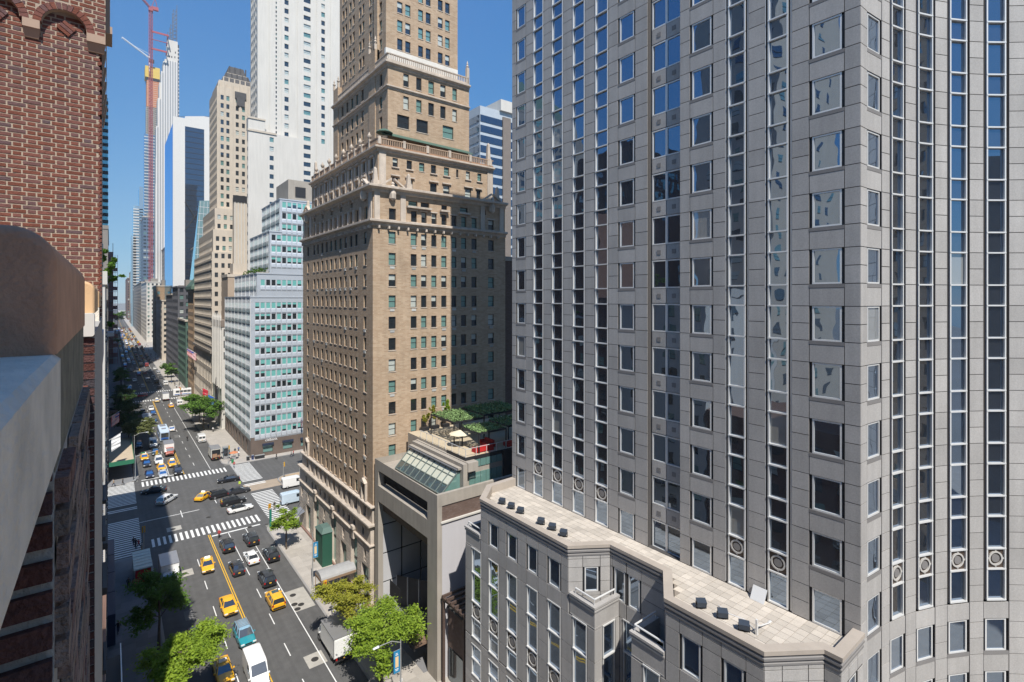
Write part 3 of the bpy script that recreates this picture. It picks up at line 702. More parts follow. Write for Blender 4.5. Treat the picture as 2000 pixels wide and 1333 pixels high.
def pediment(loc, rz, w, h, d=.5):
    m = MB(); t = .22
    for s in (-1, 1): m.add([(s * w, -d, 0), (s * .12 * w, -d, h), (s * .12 * w, -d, h - t * 1.4), (s * w, -d, -t), (s * w, .1, 0), (s * .12 * w, .1, h), (s * .12 * w, .1, h - t * 1.4), (s * w, .1, -t)], BOXF)
    m.lathe((0, -d * .6, -.6), ((.1, -1.6), (.42, -1.3), (.5, -.6), (.34, 0), (.5, .3), (.2, .7), (.28, .9), (.05, 1.2)), 8); m.box(-.5, .5, -.3, .1, -1.9, -.3)
    obj('broken_pediment', m.mesh('broken_pediment', m_lime), rz_, Vector(loc) - rl(rz_), rz)
for x in (33.1, 51.4): pediment((x, YA, 61.9), 0, 1.9, 1.15)
for y in (74.0, 102.1): pediment((XA, y, 61.9), R(-90), 1.9, 1.15)
for z_, k in ((57, 0),):
    for y in LC[1:-1:2]:
        m = MB()
        for i in range(9):
            a0, a1 = math.pi * i / 9, math.pi * (i + 1) / 9
            m.add([(math.cos(a0) * .75, -.25, math.sin(a0) * .6), (math.cos(a1) * .75, -.25, math.sin(a1) * .6), (math.cos(a1) * .95, -.25, math.sin(a1) * .8), (math.cos(a0) * .95, -.25, math.sin(a0) * .8),
                   (math.cos(a0) * .75, .05, math.sin(a0) * .6), (math.cos(a1) * .75, .05, math.sin(a1) * .6), (math.cos(a1) * .95, .05, math.sin(a1) * .8), (math.cos(a0) * .95, .05, math.sin(a0) * .8)], BOXF)
        obj('window_hood', m.mesh('window_hood', m_lime), rz_, Vector((XA + .1, y, 60.25)) - rl(rz_), R(-90))
# second tier
X2, Y2_, X2b = 31.7, 73.0, 53.1
t2 = [(a - X2, b - X2, 65.4, 66.75) for a, b in ((34.08, 34.96), (36.45, 37.37), (38.61, 39.55), (40.75, 41.69), (43.16, 44.14), (45.51, 45.95), (47.44, 48.28), (49.8, 50.63))]
t2 += [(a - X2, b - X2, 61.9, 63.8) for a, b in ((34.01, 34.96), (36.38, 37.52), (40.59, 41.81), (43.01, 44.23), (47.27, 48.52), (49.61, 50.44))]
cl2 = fr(75.2, 103, 3.0)
l2 = [(YB - .4 - y - .5, YB - .4 - y + .5, z, z + 1.6) for y in cl2 for z in (62.2, 65.1)]
W_ += block(rz_, X2, X2b, Y2_, YB - .4, 61.7, 68, m_ritz, t2, l2, 'sash', .3, varf=vr, name='setback_storey')
pil = []
for y in cl2:
    for s in (-.85, .85): pil.append(((-.2, .2, -.14, .02, 0, 4.6), (X2, y + s, 62), R(-90)))
    pil.append(((-.75, .75, -.3, .02, 0, .3), (X2, y, 64.3), R(-90))); pil.append(((-.62, .62, -.2, .02, 0, .25), (X2, y, 66.85), R(-90)))
for x in (32.4, 52.4): pil.append(((-.55, .55, -.14, .02, 0, 6), (x, Y2_, 61.8), 0))
for a, b in ((34.01, 34.96), (36.38, 37.52), (40.59, 41.81), (43.01, 44.23), (47.27, 48.52), (49.61, 50.44)): pil.append(((-(b - a) / 2 - .25, (b - a) / 2 + .25, -.28, .02, 0, .18), ((a + b) / 2, Y2_, 63.95), 0))
for a, b in ((34.08, 34.96), (36.45, 37.37), (40.75, 41.69), (43.16, 44.14), (47.44, 48.28), (49.8, 50.63)): pil.append(((-(b - a) / 2 - .2, (b - a) / 2 + .2, -.2, .02, 0, .16), ((a + b) / 2, Y2_, 65.2), 0))
emit(rz_, 'pilaster', pil, m_lime)
corn(X2, X2b, Y2_, YB - .4, 67.3, .8, .7); ring('parapet', X2, X2b, Y2_, YB - .4, [(.1, 68.1), (.1, 68.5), (-.3, 68.5)], m_terr)
def balustrade(x0, x1, y0, y1, z, m, h=.95, gap=.36):
    ring('balustrade_rail', x0, x1, y0, y1, [(.14, z + h - .16), (.14, z + h), (-.2, z + h), (-.2, z + h - .16), (.14, z + h - .16)], m)
    b = []
    for x in fr(x0 + .2, x1 - .1, gap): b.append(((-.07, .07, -.1, .04, 0, h - .16), (x, y0, z), 0))
    for y in fr(y0 + .2, y1 - .1, gap): b.append(((-.07, .07, -.1, .04, 0, h - .16), (x0, y, z), R(-90)))
    emit(rz_, 'baluster', b, m, 300)
balustrade(X2, X2b, Y2_, YB - .4, 68.5, mat('rusty_stone', (.4, .29, .21), .9, var=.3, vs=1.5))
ped = []
for x in fr(X2 + .2, X2b, 4.1): ped.append(((-.22, .22, -.2, .25, 0, 1.15), (x, Y2_, 68.45), 0))
for y in fr(Y2_ + 3, YB - 1, 3.0): ped.append(((-.22, .22, -.2, .25, 0, 1.3), (X2, y, 68.45), R(-90)))
emit(rz_, 'pedestal', ped, m_lime)
def obelisk(x, y, z, h):
    m = MB().box(x - .45, x + .45, y - .45, y + .45, z, z + .9); b = h - .9
    m.add([(x - .32, y - .32, z + .9), (x + .32, y - .32, z + .9), (x + .32, y + .32, z + .9), (x - .32, y + .32, z + .9), (x - .2, y - .2, z + h - .3), (x + .2, y - .2, z + h - .3), (x + .2, y + .2, z + h - .3), (x - .2, y + .2, z + h - .3), (x, y, z + h)],
          [(0, 1, 5, 4), (1, 2, 6, 5), (2, 3, 7, 6), (3, 0, 4, 7), (4, 5, 8), (5, 6, 8), (6, 7, 8), (7, 4, 8)])
    part('obelisk', m, m_lime, rz_)
for a in ((52.3, 73.3, 68.4, 4.1), (32.2, 104.2, 68.4, 4.1), (52.9, 71.5, 61.7, 2.9), (30.8, 71.9, 61.7, 2.9), (30.8, 104.5, 61.7, 2.9), (36.0, 71.5, 61.7, 2.6)): obelisk(*a)
# shrubs, urns and clutter on the setback terraces
for y in fr(76, 102, 3.7): part('urn', MB().lathe((X2 - .1, y, 69.6), ((.16, 0), (.12, .2), (.34, .55), (.38, .8), (.2, .9), (.1, 1.25)), 8), m_lime, rz_)
# third tier
X3, Y3, X3b, Y3b = 34.2, 75.0, 49.4, 99.5
t3 = [(a - X3, b - X3, 72.3, 74.4) for a, b in ((35.8, 37.9), (39.2, 41.3), (44.1, 46.2))]
C3 = ((36.86, 37.83), (39.15, 40.12), (41.37, 42.43), (43.63, 44.66), (46.0, 46.91))
t3 += [(a - X3, b - X3, z, z + 2.05) for a, b in C3 for z in (75.5, 79.1)]
L3 = [Y3b - y for y in (97.5, 94.9, 92.4, 90, 87.7, 85.2, 82.0, 77.6)]
l3 = [(u - .5, u + .5, z, z + 2.0) for u in L3 for z in (69.2, 72.3, 75.5, 79.1)]
W_ += block(rz_, X3, X3b, Y3, Y3b, 68, 82, m_ritz, t3, l3, 'sash', .3, varf=vr, name='setback_storey')
corn(X3, X3b, Y3, Y3b, 78.05, .55, .35); corn(X3, X3b, Y3, Y3b, 81.5, .8, .6); ring('parapet', X3, X3b, Y3, Y3b, [(.1, 82.3), (.1, 82.75), (-.3, 82.75)], m_lime)
balustrade(X3, X3b, Y3, Y3b, 82.75, m_lime)
for q in ((Y3 + 4.6, Y3 + 7.2, 86), (Y3b - 2.6, Y3b - .1, 85.4)): part('pavilion', MB().box(X3 - .15, X3 + 1.9, q[0], q[1], 68, q[2]), m_ritz, rz_)
pl = []
for y, zt in ((Y3 + 4.6, 86), (Y3 + 7.0, 86), (Y3b - 2.5, 85.4), (Y3b - .3, 85.4)): part('finial', MB().box(X3 - .2, X3 + .2, y, y + .25, zt, zt + .9).lathe((X3, y + .12, zt + .9), ((.16, 0), (.3, .3), (.1, .55), (.16, .75), (.02, 1.3)), 8), m_lime, rz_)
part('finial', MB().box(X3b - .5, X3b, Y3 - .1, Y3 + .4, 82.7, 85.4).lathe((X3b - .25, Y3 + .15, 85.4), ((.16, 0), (.3, .3), (.1, .55), (.16, .75), (.02, 1.3)), 8), m_lime, rz_)
part('awning', MB().add([(32.7, 73.4, 70.3), (49.2, 73.4, 70.0), (49.2, 75.05, 70.9), (32.7, 75.05, 71.2), (32.7, 73.4, 70.2), (49.2, 73.4, 69.9), (49.2, 75.05, 70.8), (32.7, 75.05, 71.1)], BOXF), m_verd, rz_)
part('awning', MB().lathe((33.2, 74.0, 70.6), ((1.3, 0), (1.2, .12), (.6, .5), (.05, .7)), 10), m_verd, rz_)
m_whband = mat('white_parge', (.7, .68, .63), .9, var=.15, vs=.8)
# shaft
X4, Y4, X4b, Y4b = 34.8, 77.0, 48.3, 98.0
C4 = ((36.76, 37.7), (38.19, 39.13), (40.56, 41.46), (41.98, 42.91), (44.32, 45.27), (45.76, 46.67))
zs4 = [85.7 + 3.03 * k for k in range(10)]
s4 = [(a - X4, b - X4, z, z + 1.85) for a, b in C4 for z in zs4]
l4 = [(Y4b - y - .47, Y4b - y + .47, z, z + 1.85) for y in (96, 94.6, 92.4, 90.8, 87.8, 86.3, 83.2, 81.7, 79) for z in zs4]
W_ += block(rz_, X4, X4b, Y4, Y4b, 82, 116, m_ritz, s4, l4, 'sash', .25, varf=vr, name='shaft')
part('parge_band', MB().box(X4 - .03, X4b + .03, Y4 - .03, Y4 + .5, 82.3, 85.5), m_whband, rz_)
part('corner_pier', MB().box(X4 - .35, X4 + .5, Y4 + 2.6, Y4 + 4.0, 82, 116), m_ritz, rz_)
windows(rz_, W_, 300)
# base
bm = MB(); fb = Face((29.75, 106.2), (0, -1)); WB = 106.2 - 71.1; U = lambda y: 106.2 - y
ar = [(U(97.1), U(94.4)), (U(87.8), U(85.3)), (U(78.5), U(76.0))]
bh = [(a, b, .5, 8.35) for a, b in ar] + [(U(101.9), U(99.2), .8, 5.6), (U(92.6), U(90), .4, 5.5), (U(83.1), U(80.6), .8, 5.6), (U(74.3), U(71.7), .2, 5.6)] + [(U(y) - .4, U(y) + .4, 6.7, 7.8) for y in (104.6, 100.5, 91.3, 81.9, 73)]
bh += [(U(y) - .5, U(y) + .5, 9.7, 10.9) for y in LC]
facade(bm, fb, WB, 0, 12.2, bh, .5)
for z0, z1 in ((0, 12.2),): bm.add([(29.75, 71.1, 0), (40, 71.1, 0), (40, 71.1, 12.2), (29.75, 71.1, 12.2)], [(0, 1, 2, 3)])
bm.add([(29.75, 106.2, 0), (55, 106.2, 0), (55, 106.2, 12.2), (29.75, 106.2, 12.2)], [(0, 1, 2, 3)]); bm.add([(29.75, 71.1, 12.2), (30.3, 71.1, 12.2), (30.3, 106.2, 12.2), (29.75, 106.2, 12.2)], [(0, 1, 2, 3)])
part('stone_base', bm, m_lime, rz_)
cr = []                                                     # rusticated courses with open joints
k = 0
for z in fr(.75, 8.6, .62):
    segs = [(0, WB)]
    for a, b, c, e in bh:
        if c < z + .55 and e > z:
            r = []
            for p, q in segs:
                if b <= p or a >= q: r.append((p, q))
                else:
                    if a - p > .25: r.append((p, a - .04))
                    if q - b > .25: r.append((b + .04, q))
            segs = r
    for p, q in segs:
        for a, b in split(p, q, 2.1): cr.append(((-(b - a) / 2 + .03, (b - a) / 2 - .03, -.09, .02, 0, .54), fb.at((a + b) / 2, z), fb.rz))
emit(rz_, 'rusticated_block', cr, m_lime)
bw = []
for a, b in ar:                                             # arch heads: spandrel fills, keystone, glass
    c, r = (a + b) / 2, (b - a) / 2; m = MB(); zc = 8.35 - r; nseg = 12
    for s in (0, 1):
        vs = [fb.at(c + (r if s else -r), 8.35, -.1)]; 
        for i in range(nseg // 2 + 1):
            t = math.pi * i / nseg; vs.append(fb.at(c + (math.cos(t) * r if s else -math.cos(t) * r), zc + math.sin(t) * r, -.1))
        m.add(vs, [(0, i, i + 1) for i in range(1, nseg // 2 + 1)])
    part('arch_head', m, m_lime, rz_)
    part('keystone', MB().obox(fb.at(c, 8.1), fb.rz, -.32, .32, -.35, 0, 0, 1.9).obox(fb.at(c, 9.6), fb.rz, -.5, .5, -.5, 0, 0, .5), m_lime, rz_)
    g = part('arch_window', MB().obox(fb.at(c, .5, -.46), fb.rz, -r, r, 0, .02, 0, 7.8), g_teal, rz_)
    part('glazing_bar', MB().obox(fb.at(c, .5, -.42), fb.rz, -r, r, 0, .06, 3.9, 4.3).obox(fb.at(c, .5, -.42), fb.rz, -.06, .06, 0, .06, 0, 7.6), m_dark, rz_)
for h in bh[3:7]:
    c = (h[0] + h[1]) / 2; w = h[1] - h[0]
    part('shop_window', MB().obox(fb.at(c, h[2], -.46), fb.rz, -w / 2, w / 2, 0, .02, 0, h[3] - h[2]), g_teal, rz_)
    fm = MB().obox(fb.at(c, h[2], -.42), fb.rz, -w / 2, w / 2, 0, .06, 3.1, 3.35)
    for q in (-.5, -.17, .17, .5): fm.obox(fb.at(c + q * w, h[2], -.42), fb.rz, -.05, .05, 0, .06, 0, h[3] - h[2])
    part('window_grid', fm, m_dark, rz_)
for h in bh[7:]: bw.append(('far', h[1] - h[0], h[3] - h[2], 0, .35, fb.at((h[0] + h[1]) / 2, h[2]), fb.rz))
ring('plinth', 29.75, 40, 71.1, 106.2, [(.02, 0), (.18, .05), (.18, .55), (.02, .65)], mat('pink_granite', (.33, .2, .16), .6, speck=.15))
corn(29.75, 40, 71.1, 106.2, 8.75, .5, .3); corn(29.75, 40, 71.1, 106.2, 11.5, .8, .5)
# mezzanine loggia between the two stone cornices
ml = Face((30.0, 105.6), (0, -1)); mm = MB(); mh = [(105.6 - y - .55, 105.6 - y + .55, 12.5, 14.1) for y in LC]
facade(mm, ml, 105.6 - 71.1, 12.1, 14.8, mh, .4); mm.add([(30.0, 71.1, 12.1), (40, 71.1, 12.1), (40, 71.1, 14.8), (30.0, 71.1, 14.8)], [(0, 1, 2, 3)])
part('mezzanine', mm, m_lime, rz_)
for h in mh: bw.append(('far', 1.1, 1.6, 0, .35, ml.at((h[0] + h[1]) / 2, h[2]), ml.rz))
pil = [((-.2, .2, -.22, .02, 0, 2.2), (30.0, y, 12.25), R(-90)) for a, b in zip(LC, LC[1:]) for y in ((a + b) / 2 - .28, (a + b) / 2 + .28)]
emit(rz_, 'mezzanine_pilaster', pil, m_lime)
corn(30.0, 40, 71.1, 105.6, 14.3, .6, .42)
windows(rz_, bw, 60, False, 'base_window')
hd = MB()
for y in (74.0, 102.1): part('window_pediment', MB().add([(29.6, y - .9, 17.6), (29.6, y + .9, 17.6), (29.6, y, 18.3), (30.12, y - .9, 17.6), (30.12, y + .9, 17.6), (30.12, y, 18.3)], [(0, 1, 2), (0, 3, 4, 1), (1, 4, 5, 2), (2, 5, 3, 0)]).box(29.75, 30.12, y - .85, y - .6, 15, 17.6).box(29.75, 30.12, y + .6, y + .85, 15, 17.6), m_lime, rz_)
# ---------------------------------------------------------------- concrete building with the great opening
gr = root('concrete_building', (30.1, 52.5, 0), 'low concrete building with a tall street opening, slot window and sloping greenhouse', 'building')
fg = Face((30.1, 70.35), (0, -1)); WG = 70.35 - 52.5; V = lambda y: 70.35 - y
gm = MB(); facade(gm, fg, WG, 0, 22, [(V(69.2), V(54.8), 18.4, 20.55), (V(69.2), V(54.8), 0, 16.2)], .75)
gm.box(30.12, 30.85, 54.8, 69.2, 17.9, 18.0)
fs = [(0, 1, 2, 3)]
gm.add([(30.1, 70.35, 0), (30.1, 70.35, 22), (37.5, 70.35, 22), (37.5, 70.35, 0)], fs)
part('front_wall', gm, m_conc, gr)
part('slot_glass', MB().box(31.4, 31.45, 54, 70, 18.2, 20.8), m_black, gr)
part('slot_void', MB().box(30.9, 31.4, 54.8, 69.2, 18.2, 18.38).box(30.9, 31.4, 54.8, 69.2, 20.56, 20.9), m_conc, gr)
# court behind the opening
m_slate = mat('slate_panel', (.5, .5, .51), .7, var=.1, rnd=.06)
it = []
for i in range(4):
    for j in range(4): it.append(((0, 2.9, -.05, .05, 0, 3.95), (30.9 + i * 3.14, 69.55, .1 + j * 4.15), 0))
emit(gr, 'wall_panel', it, m_slate)
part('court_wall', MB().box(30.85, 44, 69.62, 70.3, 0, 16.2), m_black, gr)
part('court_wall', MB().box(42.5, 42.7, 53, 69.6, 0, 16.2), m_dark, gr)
part('court_side', MB().box(30.85, 44, 53.2, 54.75, 0, 16.2), m_conc, gr)
part('court_ceiling', MB().box(30.85, 44, 53.2, 70.3, 16.25, 17.8), m_conc, gr)
part('lattice_soffit', MB().box(30.87, 31.2, 54.8, 69.2, 14.6, 16.2), mat('rust_soffit', (.14, .10, .07), .8, var=.4, vs=2), gr)
part('court_floor', MB().box(29.6, 42.5, 54.8, 69.6, 0, .16), mat('grey_paving', (.2, .2, .21), .8, var=.1), gr)
part('shop_front', MB().add([(33, 69.4, .2), (39, 60, .2), (39, 60, 4.6), (33, 69.4, 4.6)], fs), m_dark, gr)
fm = MB()
for k in range(7): x, y = 33 + k, 69.4 - k * 9.4 / 6; fm.box(x - .06, x + .06, y - .08, y + .04, .2, 4.6)
part('shop_mullions', fm, m_alum, gr, kind='stuff')
part('entrance_canopy', MB().box(28.6, 35, 55.2, 60.4, 3.2, 3.5), mat('brown_deck', (.2, .13, .09), .8, var=.15), gr)
part('canopy_fascia', MB().box(28.45, 28.6, 55.1, 60.5, 3.0, 3.6), m_dark, gr)
part('poster_board', MB().box(30.95, 31.0, 64, 67.2, 3.4, 5.6), m_black, gr)
# side wall towards the alley
m_pinkconc = mat('grey_stucco', (.50, .49, .51), .85, var=.07, vs=.3, streak=.05)
m_brownbr = mat('brown_brick', (.17, .12, .10), .9, var=.15, brick=(.45, .2, (.12, .09, .08), .02))
part('side_wall', MB().box(30.75, 60, 52.55, 52.9, 0, 18.55), m_pinkconc, gr)
part('wall_coping', MB().box(30.6, 60, 52.35, 52.95, 18.55, 18.75), m_white_st, gr)
part('brick_band', MB().box(30.75, 60, 52.62, 52.9, 18.75, 20.6), m_brownbr, gr)
part('parapet', MB().box(30.12, 60, 52.5, 52.95, 20.6, 22), m_conc, gr)
part('corner_pier', MB().box(30.13, 30.78, 52.5, 53.2, 0, 20.61), m_conc, gr)
part('roof', MB().box(30.9, 60, 52.9, 70.3, 20.9, 21.1), m_conc, gr)
# greenhouse
A0, A1, B0, B1 = (31.5, 66.6, 21.3), (31.5, 54.0, 21.3), (34.2, 66.8, 23.85), (34.2, 54.0, 23.85)
def lerp(a, b, t): return tuple(p + (q - p) * t for p, q in zip(a, b))
g_roof = glass('greenhouse_glass', (.60, .61, .50), .04, (.9, 1, 1), .4); g_roof2 = glass('greenhouse_glass_dark', (.05, .07, .07), .12, (.9, 1, 1), .4)
nb = 9; rf = MB()
for i in range(nb + 1):
    a, b = lerp(A0, A1, i / nb), lerp(B0, B1, i / nb); part('glazing_bar', MB().tube(a, b, .09, .09, 4), mat('zinc_bar', (.2, .24, .22), .5, .3) if i == 0 else bpy.data.materials['zinc_bar'], gr)
for t in (0, .36, .68, 1): part('glazing_rail', MB().tube(lerp(A0, B0, t), lerp(A1, B1, t), .09, .09, 4), bpy.data.materials['zinc_bar'], gr)
for i in range(nb):
    for t0, t1 in ((.02, .36), (.36, .68), (.68, 1)):
        q = [lerp(lerp(A0, A1, (i + a) / nb), lerp(B0, B1, (i + a) / nb), t) for a, t in ((.06, t0), (.94, t0), (.94, t1), (.06, t1))]
        part('roof_pane', MB().add(q, fs), g_roof2 if t0 < .1 else g_roof, gr)
part('gable_glass', MB().add([A1, (34.2, 54, 21.3), B1], [(0, 1, 2)]), g_teal, gr); part('back_wall', MB().box(34.2, 34.8, 53.2, 66.8, 21.1, 24.6).box(33.7, 34.2, 53.6, 66.8, 23.9, 24.15), m_conc, gr)
part('gutter', MB().box(33.55, 34.25, 53.8, 66.9, 23.84, 23.96), mat('zinc', (.3, .32, .36), .4, .5), gr)
part('ridge_parapet', MB().box(34.8, 36.3, 53.0, 66.8, 23.6, 24.7), m_conc, gr)
# glazed rear block
part('rear_block', MB().box(35.1, 60, 54.05, 69.9, 21.0, 25.0), m_conc, gr)
gp = []
for i in range(6):
    x = 35.6 + i * .86; part('strip_window', MB().box(x, x + .8, 53.95, 54.04, 21.2, 23.0), g_teal, gr); part('strip_window', MB().box(x, x + .8, 53.95, 54.04, 23.7, 24.6), g_teal, gr)
part('shadow_sheet', MB().box(40.9, 60, 53.9, 54.04, 21, 25), m_dark, gr)  # dark sheet on the rear block, shade put into its colour
# roof terrace
TZ = 25.0
part('terrace_deck', MB().box(35.1, 60, 54.1, 69.8, TZ, TZ + .06), mat('timber_deck', (.5, .42, .3), .9, var=.1), gr)
part('terrace_fascia', MB().box(35.0, 60, 54.0, 54.1, TZ - .55, TZ + .1).box(35.0, 35.1, 54.1, 58.5, TZ - .55, TZ + .1), m_dark, gr)
for x in fr(35.1, 48, 1.6): part('rail_post', MB().box(x - .03, x + .03, 54.02, 54.08, TZ, TZ + 1.15), m_alum, gr)
for y in fr(55.6, 66, 1.7): part('rail_post', MB().box(35.06, 35.12, y - .03, y + .03, TZ, TZ + 1.15), m_alum, gr)
part('rail', MB().box(35, 48, 54.02, 54.08, TZ + 1.12, TZ + 1.18).box(35.06, 35.12, 54, 66, TZ + 1.12, TZ + 1.18), m_alum, gr)
m_red = mat('red_fabric', (.48, .02, .02), .8, var=.15)
m_leafy = mat('roof_planting', (.16, .25, .09), .8, rnd=.4, var=.2)
def pergola(x0, x1, y0, y1, z, lab, green):
    t = root('pergola', (x0, y0, TZ + .05), lab, 'pergola', None)
    for x in (x0, x1):
        for y in (y0, y1): part('post', MB().box(x - .07, x + .07, y - .07, y + .07, TZ + .05, z), m_dark, t)
    part('frame', MB().box(x0, x1, y0 - .08, y0 + .08, z, z + .2).box(x0, x1, y1 - .08, y1 + .08, z, z + .2).box(x0 - .08, x0 + .08, y0, y1, z, z + .2).box(x1 - .08, x1 + .08, y0, y1, z, z + .2), m_dark, t)
    for k in range(7): y = y0 + (y1 - y0) * (k + .5) / 7; part('slat', MB().box(x0, x1, y - .05, y + .05, z + .05, z + .15), m_dark, t)
    if green:
        m = MB(); r = random.Random(int(x0 * 7 + y0))
        for k in range(int((x1 - x0) * (y1 - y0) * 70)):
            px_, py_, pz = r.uniform(x0, x1), r.uniform(y0, y1), z + .2 + abs(r.gauss(0, .14)); s = r.uniform(.06, .16); a = r.uniform(0, 6.3); tx, ty = math.cos(a) * s, math.sin(a) * s; q = r.uniform(-.1, .14)
            m.add([(px_ - tx, py_ - ty, pz), (px_ + ty * .7, py_ - tx * .7, pz + q), (px_ + tx, py_ + ty, pz + .04), (px_ - ty * .7, py_ + tx * .7, pz - q)], fs)
        part('climbing_foliage', m, m_leafy, t, kind='stuff')
pergola(37.2, 42.2, 60.2, 66.6, TZ + 2.9, 'leaf covered pergola by the brick wall at the back of the roof terrace', 1)
pergola(37.5, 41.9, 54.6, 58.6, TZ + 2.5, 'leaf covered pergola over the red seating on the roof terrace', 1)
pergola(42.6, 49, 55, 59.5, TZ + 2.6, 'dim leaf covered pergola in shade beside the granite tower', 1)
pergola(42.8, 50, 61, 67, TZ + 3.0, 'shaded pergola at the far inner corner of the roof terrace', 1)
def sofa(x, y, l, rz, lab):
    t = root('sofa', (x, y, TZ + .06), lab, 'sofa', 'red seats on the roof terrace', rz)
    for nm, d in (('seat', (-l / 2, l / 2, -.45, .4, 0, .42)), ('backrest', (-l / 2, l / 2, .4, .62, .0, .85)), ('armrest', (-l / 2 - .2, -l / 2, -.45, .62, 0, .6)), ('armrest', (l / 2, l / 2 + .2, -.45, .62, 0, .6))): obj(nm, MB().box(*d).mesh(nm, m_red), t)
sofa(38.6, 55.4, 2.4, R(180), 'red sofa behind the glass rail under the smaller pergola'); sofa(40.4, 57, 2.0, R(-90), 'red sofa at right angles to the railing on the roof terrace'); sofa(43.6, 55.2, 2.4, R(180), 'red sofa in the shade of the granite tower')
u = root('parasol', (37.3, 58.9, TZ + .06), 'folded out cream parasol on the roof terrace', 'parasol')
obj('pole', MB().tube((0, 0, 0), (0, 0, 2.1), .04).mesh('pole', m_alum), u); obj('canopy', MB().lathe((0, 0, 1.7), ((1.5, 0), (1.45, .06), (.05, .5)), 8).mesh('canopy', mat('cream_canvas', (.7, .62, .45), .9)), u)
# low lot between the concrete building and the granite podium
al = root('alley_building', (30.4, 47, 0), 'dark low brown building with a pergola roof in the gap beside the granite podium', 'building')
part('wall', MB().box(31.5, 45, 47.0, 52.3, 0, 8.6), m_brownbr, al); part('roof', MB().box(31.3, 45, 46.9, 52.3, 8.6, 8.8), mat('tar_roof', (.05, .05, .05), .9), al)
for k in range(6): part('roof_beam', MB().box(30.4, 38, 47.2 + k * .9, 47.42 + k * .9, 10.2, 10.5), mat('rust_beam', (.09, .06, .048), .8) if k == 0 else bpy.data.materials['rust_beam'], al)
part('beam', MB().box(30.5, 30.8, 47, 52.2, 9.9, 10.2), bpy.data.materials['rust_beam'], al)
for y in (47.3, 51.8): part('post', MB().box(30.5, 30.8, y, y + .25, 0, 9.9), bpy.data.materials['rust_beam'], al)
part('shop_front', MB().box(31.4, 31.5, 47.3, 52, .2, 4), g_dark, al)
db = root('dark_rear_block', (54.6, 74, 0), 'dark blank brown wall filling the gap between the tan hotel and the granite tower', 'building'); part('wall', MB().box(54.42, 82, 74, 104, 0, 52), m_brownbr, db); part('parapet', MB().box(54.42, 82, 73.8, 104, 52, 52.8), m_conc, db)
# ---------------------------------------------------------------- stepped aluminium and aqua glass office building
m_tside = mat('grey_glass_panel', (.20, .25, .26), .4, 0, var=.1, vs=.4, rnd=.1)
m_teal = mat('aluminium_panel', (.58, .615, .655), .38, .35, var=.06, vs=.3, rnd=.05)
m_brgran = mat('brown_granite', (.15, .115, .095), .5, var=.15, speck=.12, streak=.1)
tb = root('stepped_office', (31.2, 159, 0), 'stepped aluminium office building with aqua glass windows and a planted setback', 'building')
rng = random.Random(21); W_ = []; sp = []; vm = []
def pan(fc, u, z, w, h): sp.append((w, h, fc.at(u, z), fc.rz))
def tvar(isy, z): return rng.choice((0, 0, 1, 2, 3, 3))
ZB = [42.53 - 3.27 * k for k in range(11, -10, -1)]
for x0, y1, z0, z1 in ((31.2, 200, 5.8, 45.6), (32.8, 192, 45.6, 52.3), (36.1, 185, 52.3, 64.6), (38.9, 181.5, 64.6, 74.2)):
    x1 = 60; zs = [z for z in ZB if z0 + .3 < z and z + 1.5 < z1]; zs = [z - .12 for z in zs]
    cy = [c - x0 for c in fr(32.9, 52, 1.44) if c > x0 + .9]; W = y1 - 159; cx_ = fr(1.3, W - .8, 1.44)
    hy = grid(cy, zs, 1.14, 1.7); hx = grid(cx_, zs, 1.2, 1.7); st = len(W_)
    gsel = {}
    def tv(isy, z, _g=gsel): 
        return rng.choice((0, 0, 1, 2, 2, 3, 3, 3)) if isy else rng.choice((3, 3, 2, 2, 1))
    W_ += block(tb, x0, x1, 159, y1, z0, z1, m_teal, hy, hx, 'aqua', .1, varf=tv)
    fy, fx = Face((x0, 159), (1, 0)), Face((x0, y1), (0, -1))
    for z in zs:
        for u in cy: pan(fy, u, z - 1.56, 1.36, 1.5)
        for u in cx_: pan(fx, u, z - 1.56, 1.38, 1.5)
    for k, u in enumerate(fr(.5, W, 1.44)):
        vm.append(((-.05, .05, -.16, 0, 0, z1 - z0) if k % 4 == 0 else (-.025, .025, -.07, 0, 0, z1 - z0), fx.at(u, z0), fx.rz))
    part('parapet_cap', MB().sweep([(x0, y1), (x0, 159), (x1, 159)], [(.02, z1 - .1), (.14, z1 - .1), (.14, z1 + .25), (-.3, z1 + .25), (-.3, z1)]), m_teal, tb)
windows(tb, W_, 300, True)
emit(tb, 'mullion', vm, m_alum)
pc = {}; rest = MB()
def panmb(w, h):
    e = .16
    return MB().add([(-w / 2, -.01, 0), (w / 2, -.01, 0), (w / 2, -.01, h), (-w / 2, -.01, h), (-w / 2 + .12, -e, h * .3), (w / 2 - .12, -e, h * .3), (w / 2 - .35, -e * .5, h * .85), (-w / 2 + .35, -e * .5, h * .85)],
                    [(0, 1, 5, 4), (1, 2, 6, 5), (2, 3, 7, 6), (3, 0, 4, 7), (4, 5, 6, 7)])
for n, (w, h, loc, rz) in enumerate(sorted(sp, key=lambda i: -seen(i[2], i[0], i[1]))):
    if n < 300 and seen(loc, 1, 1):
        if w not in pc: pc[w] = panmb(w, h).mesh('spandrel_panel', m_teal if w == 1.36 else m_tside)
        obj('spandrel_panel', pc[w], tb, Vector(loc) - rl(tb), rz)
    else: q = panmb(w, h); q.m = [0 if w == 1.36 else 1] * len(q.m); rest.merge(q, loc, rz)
part('spandrel_panel_field', rest, [m_teal, m_tside], tb, kind='stuff')
hy = [(u, u + 2.6, 1.0, 3.6) for u in (3.2, 8.6, 13.6)]; hx = [(u, u + 2.4, .8, 4.2) for u in fr(3, 36, 5.2)]
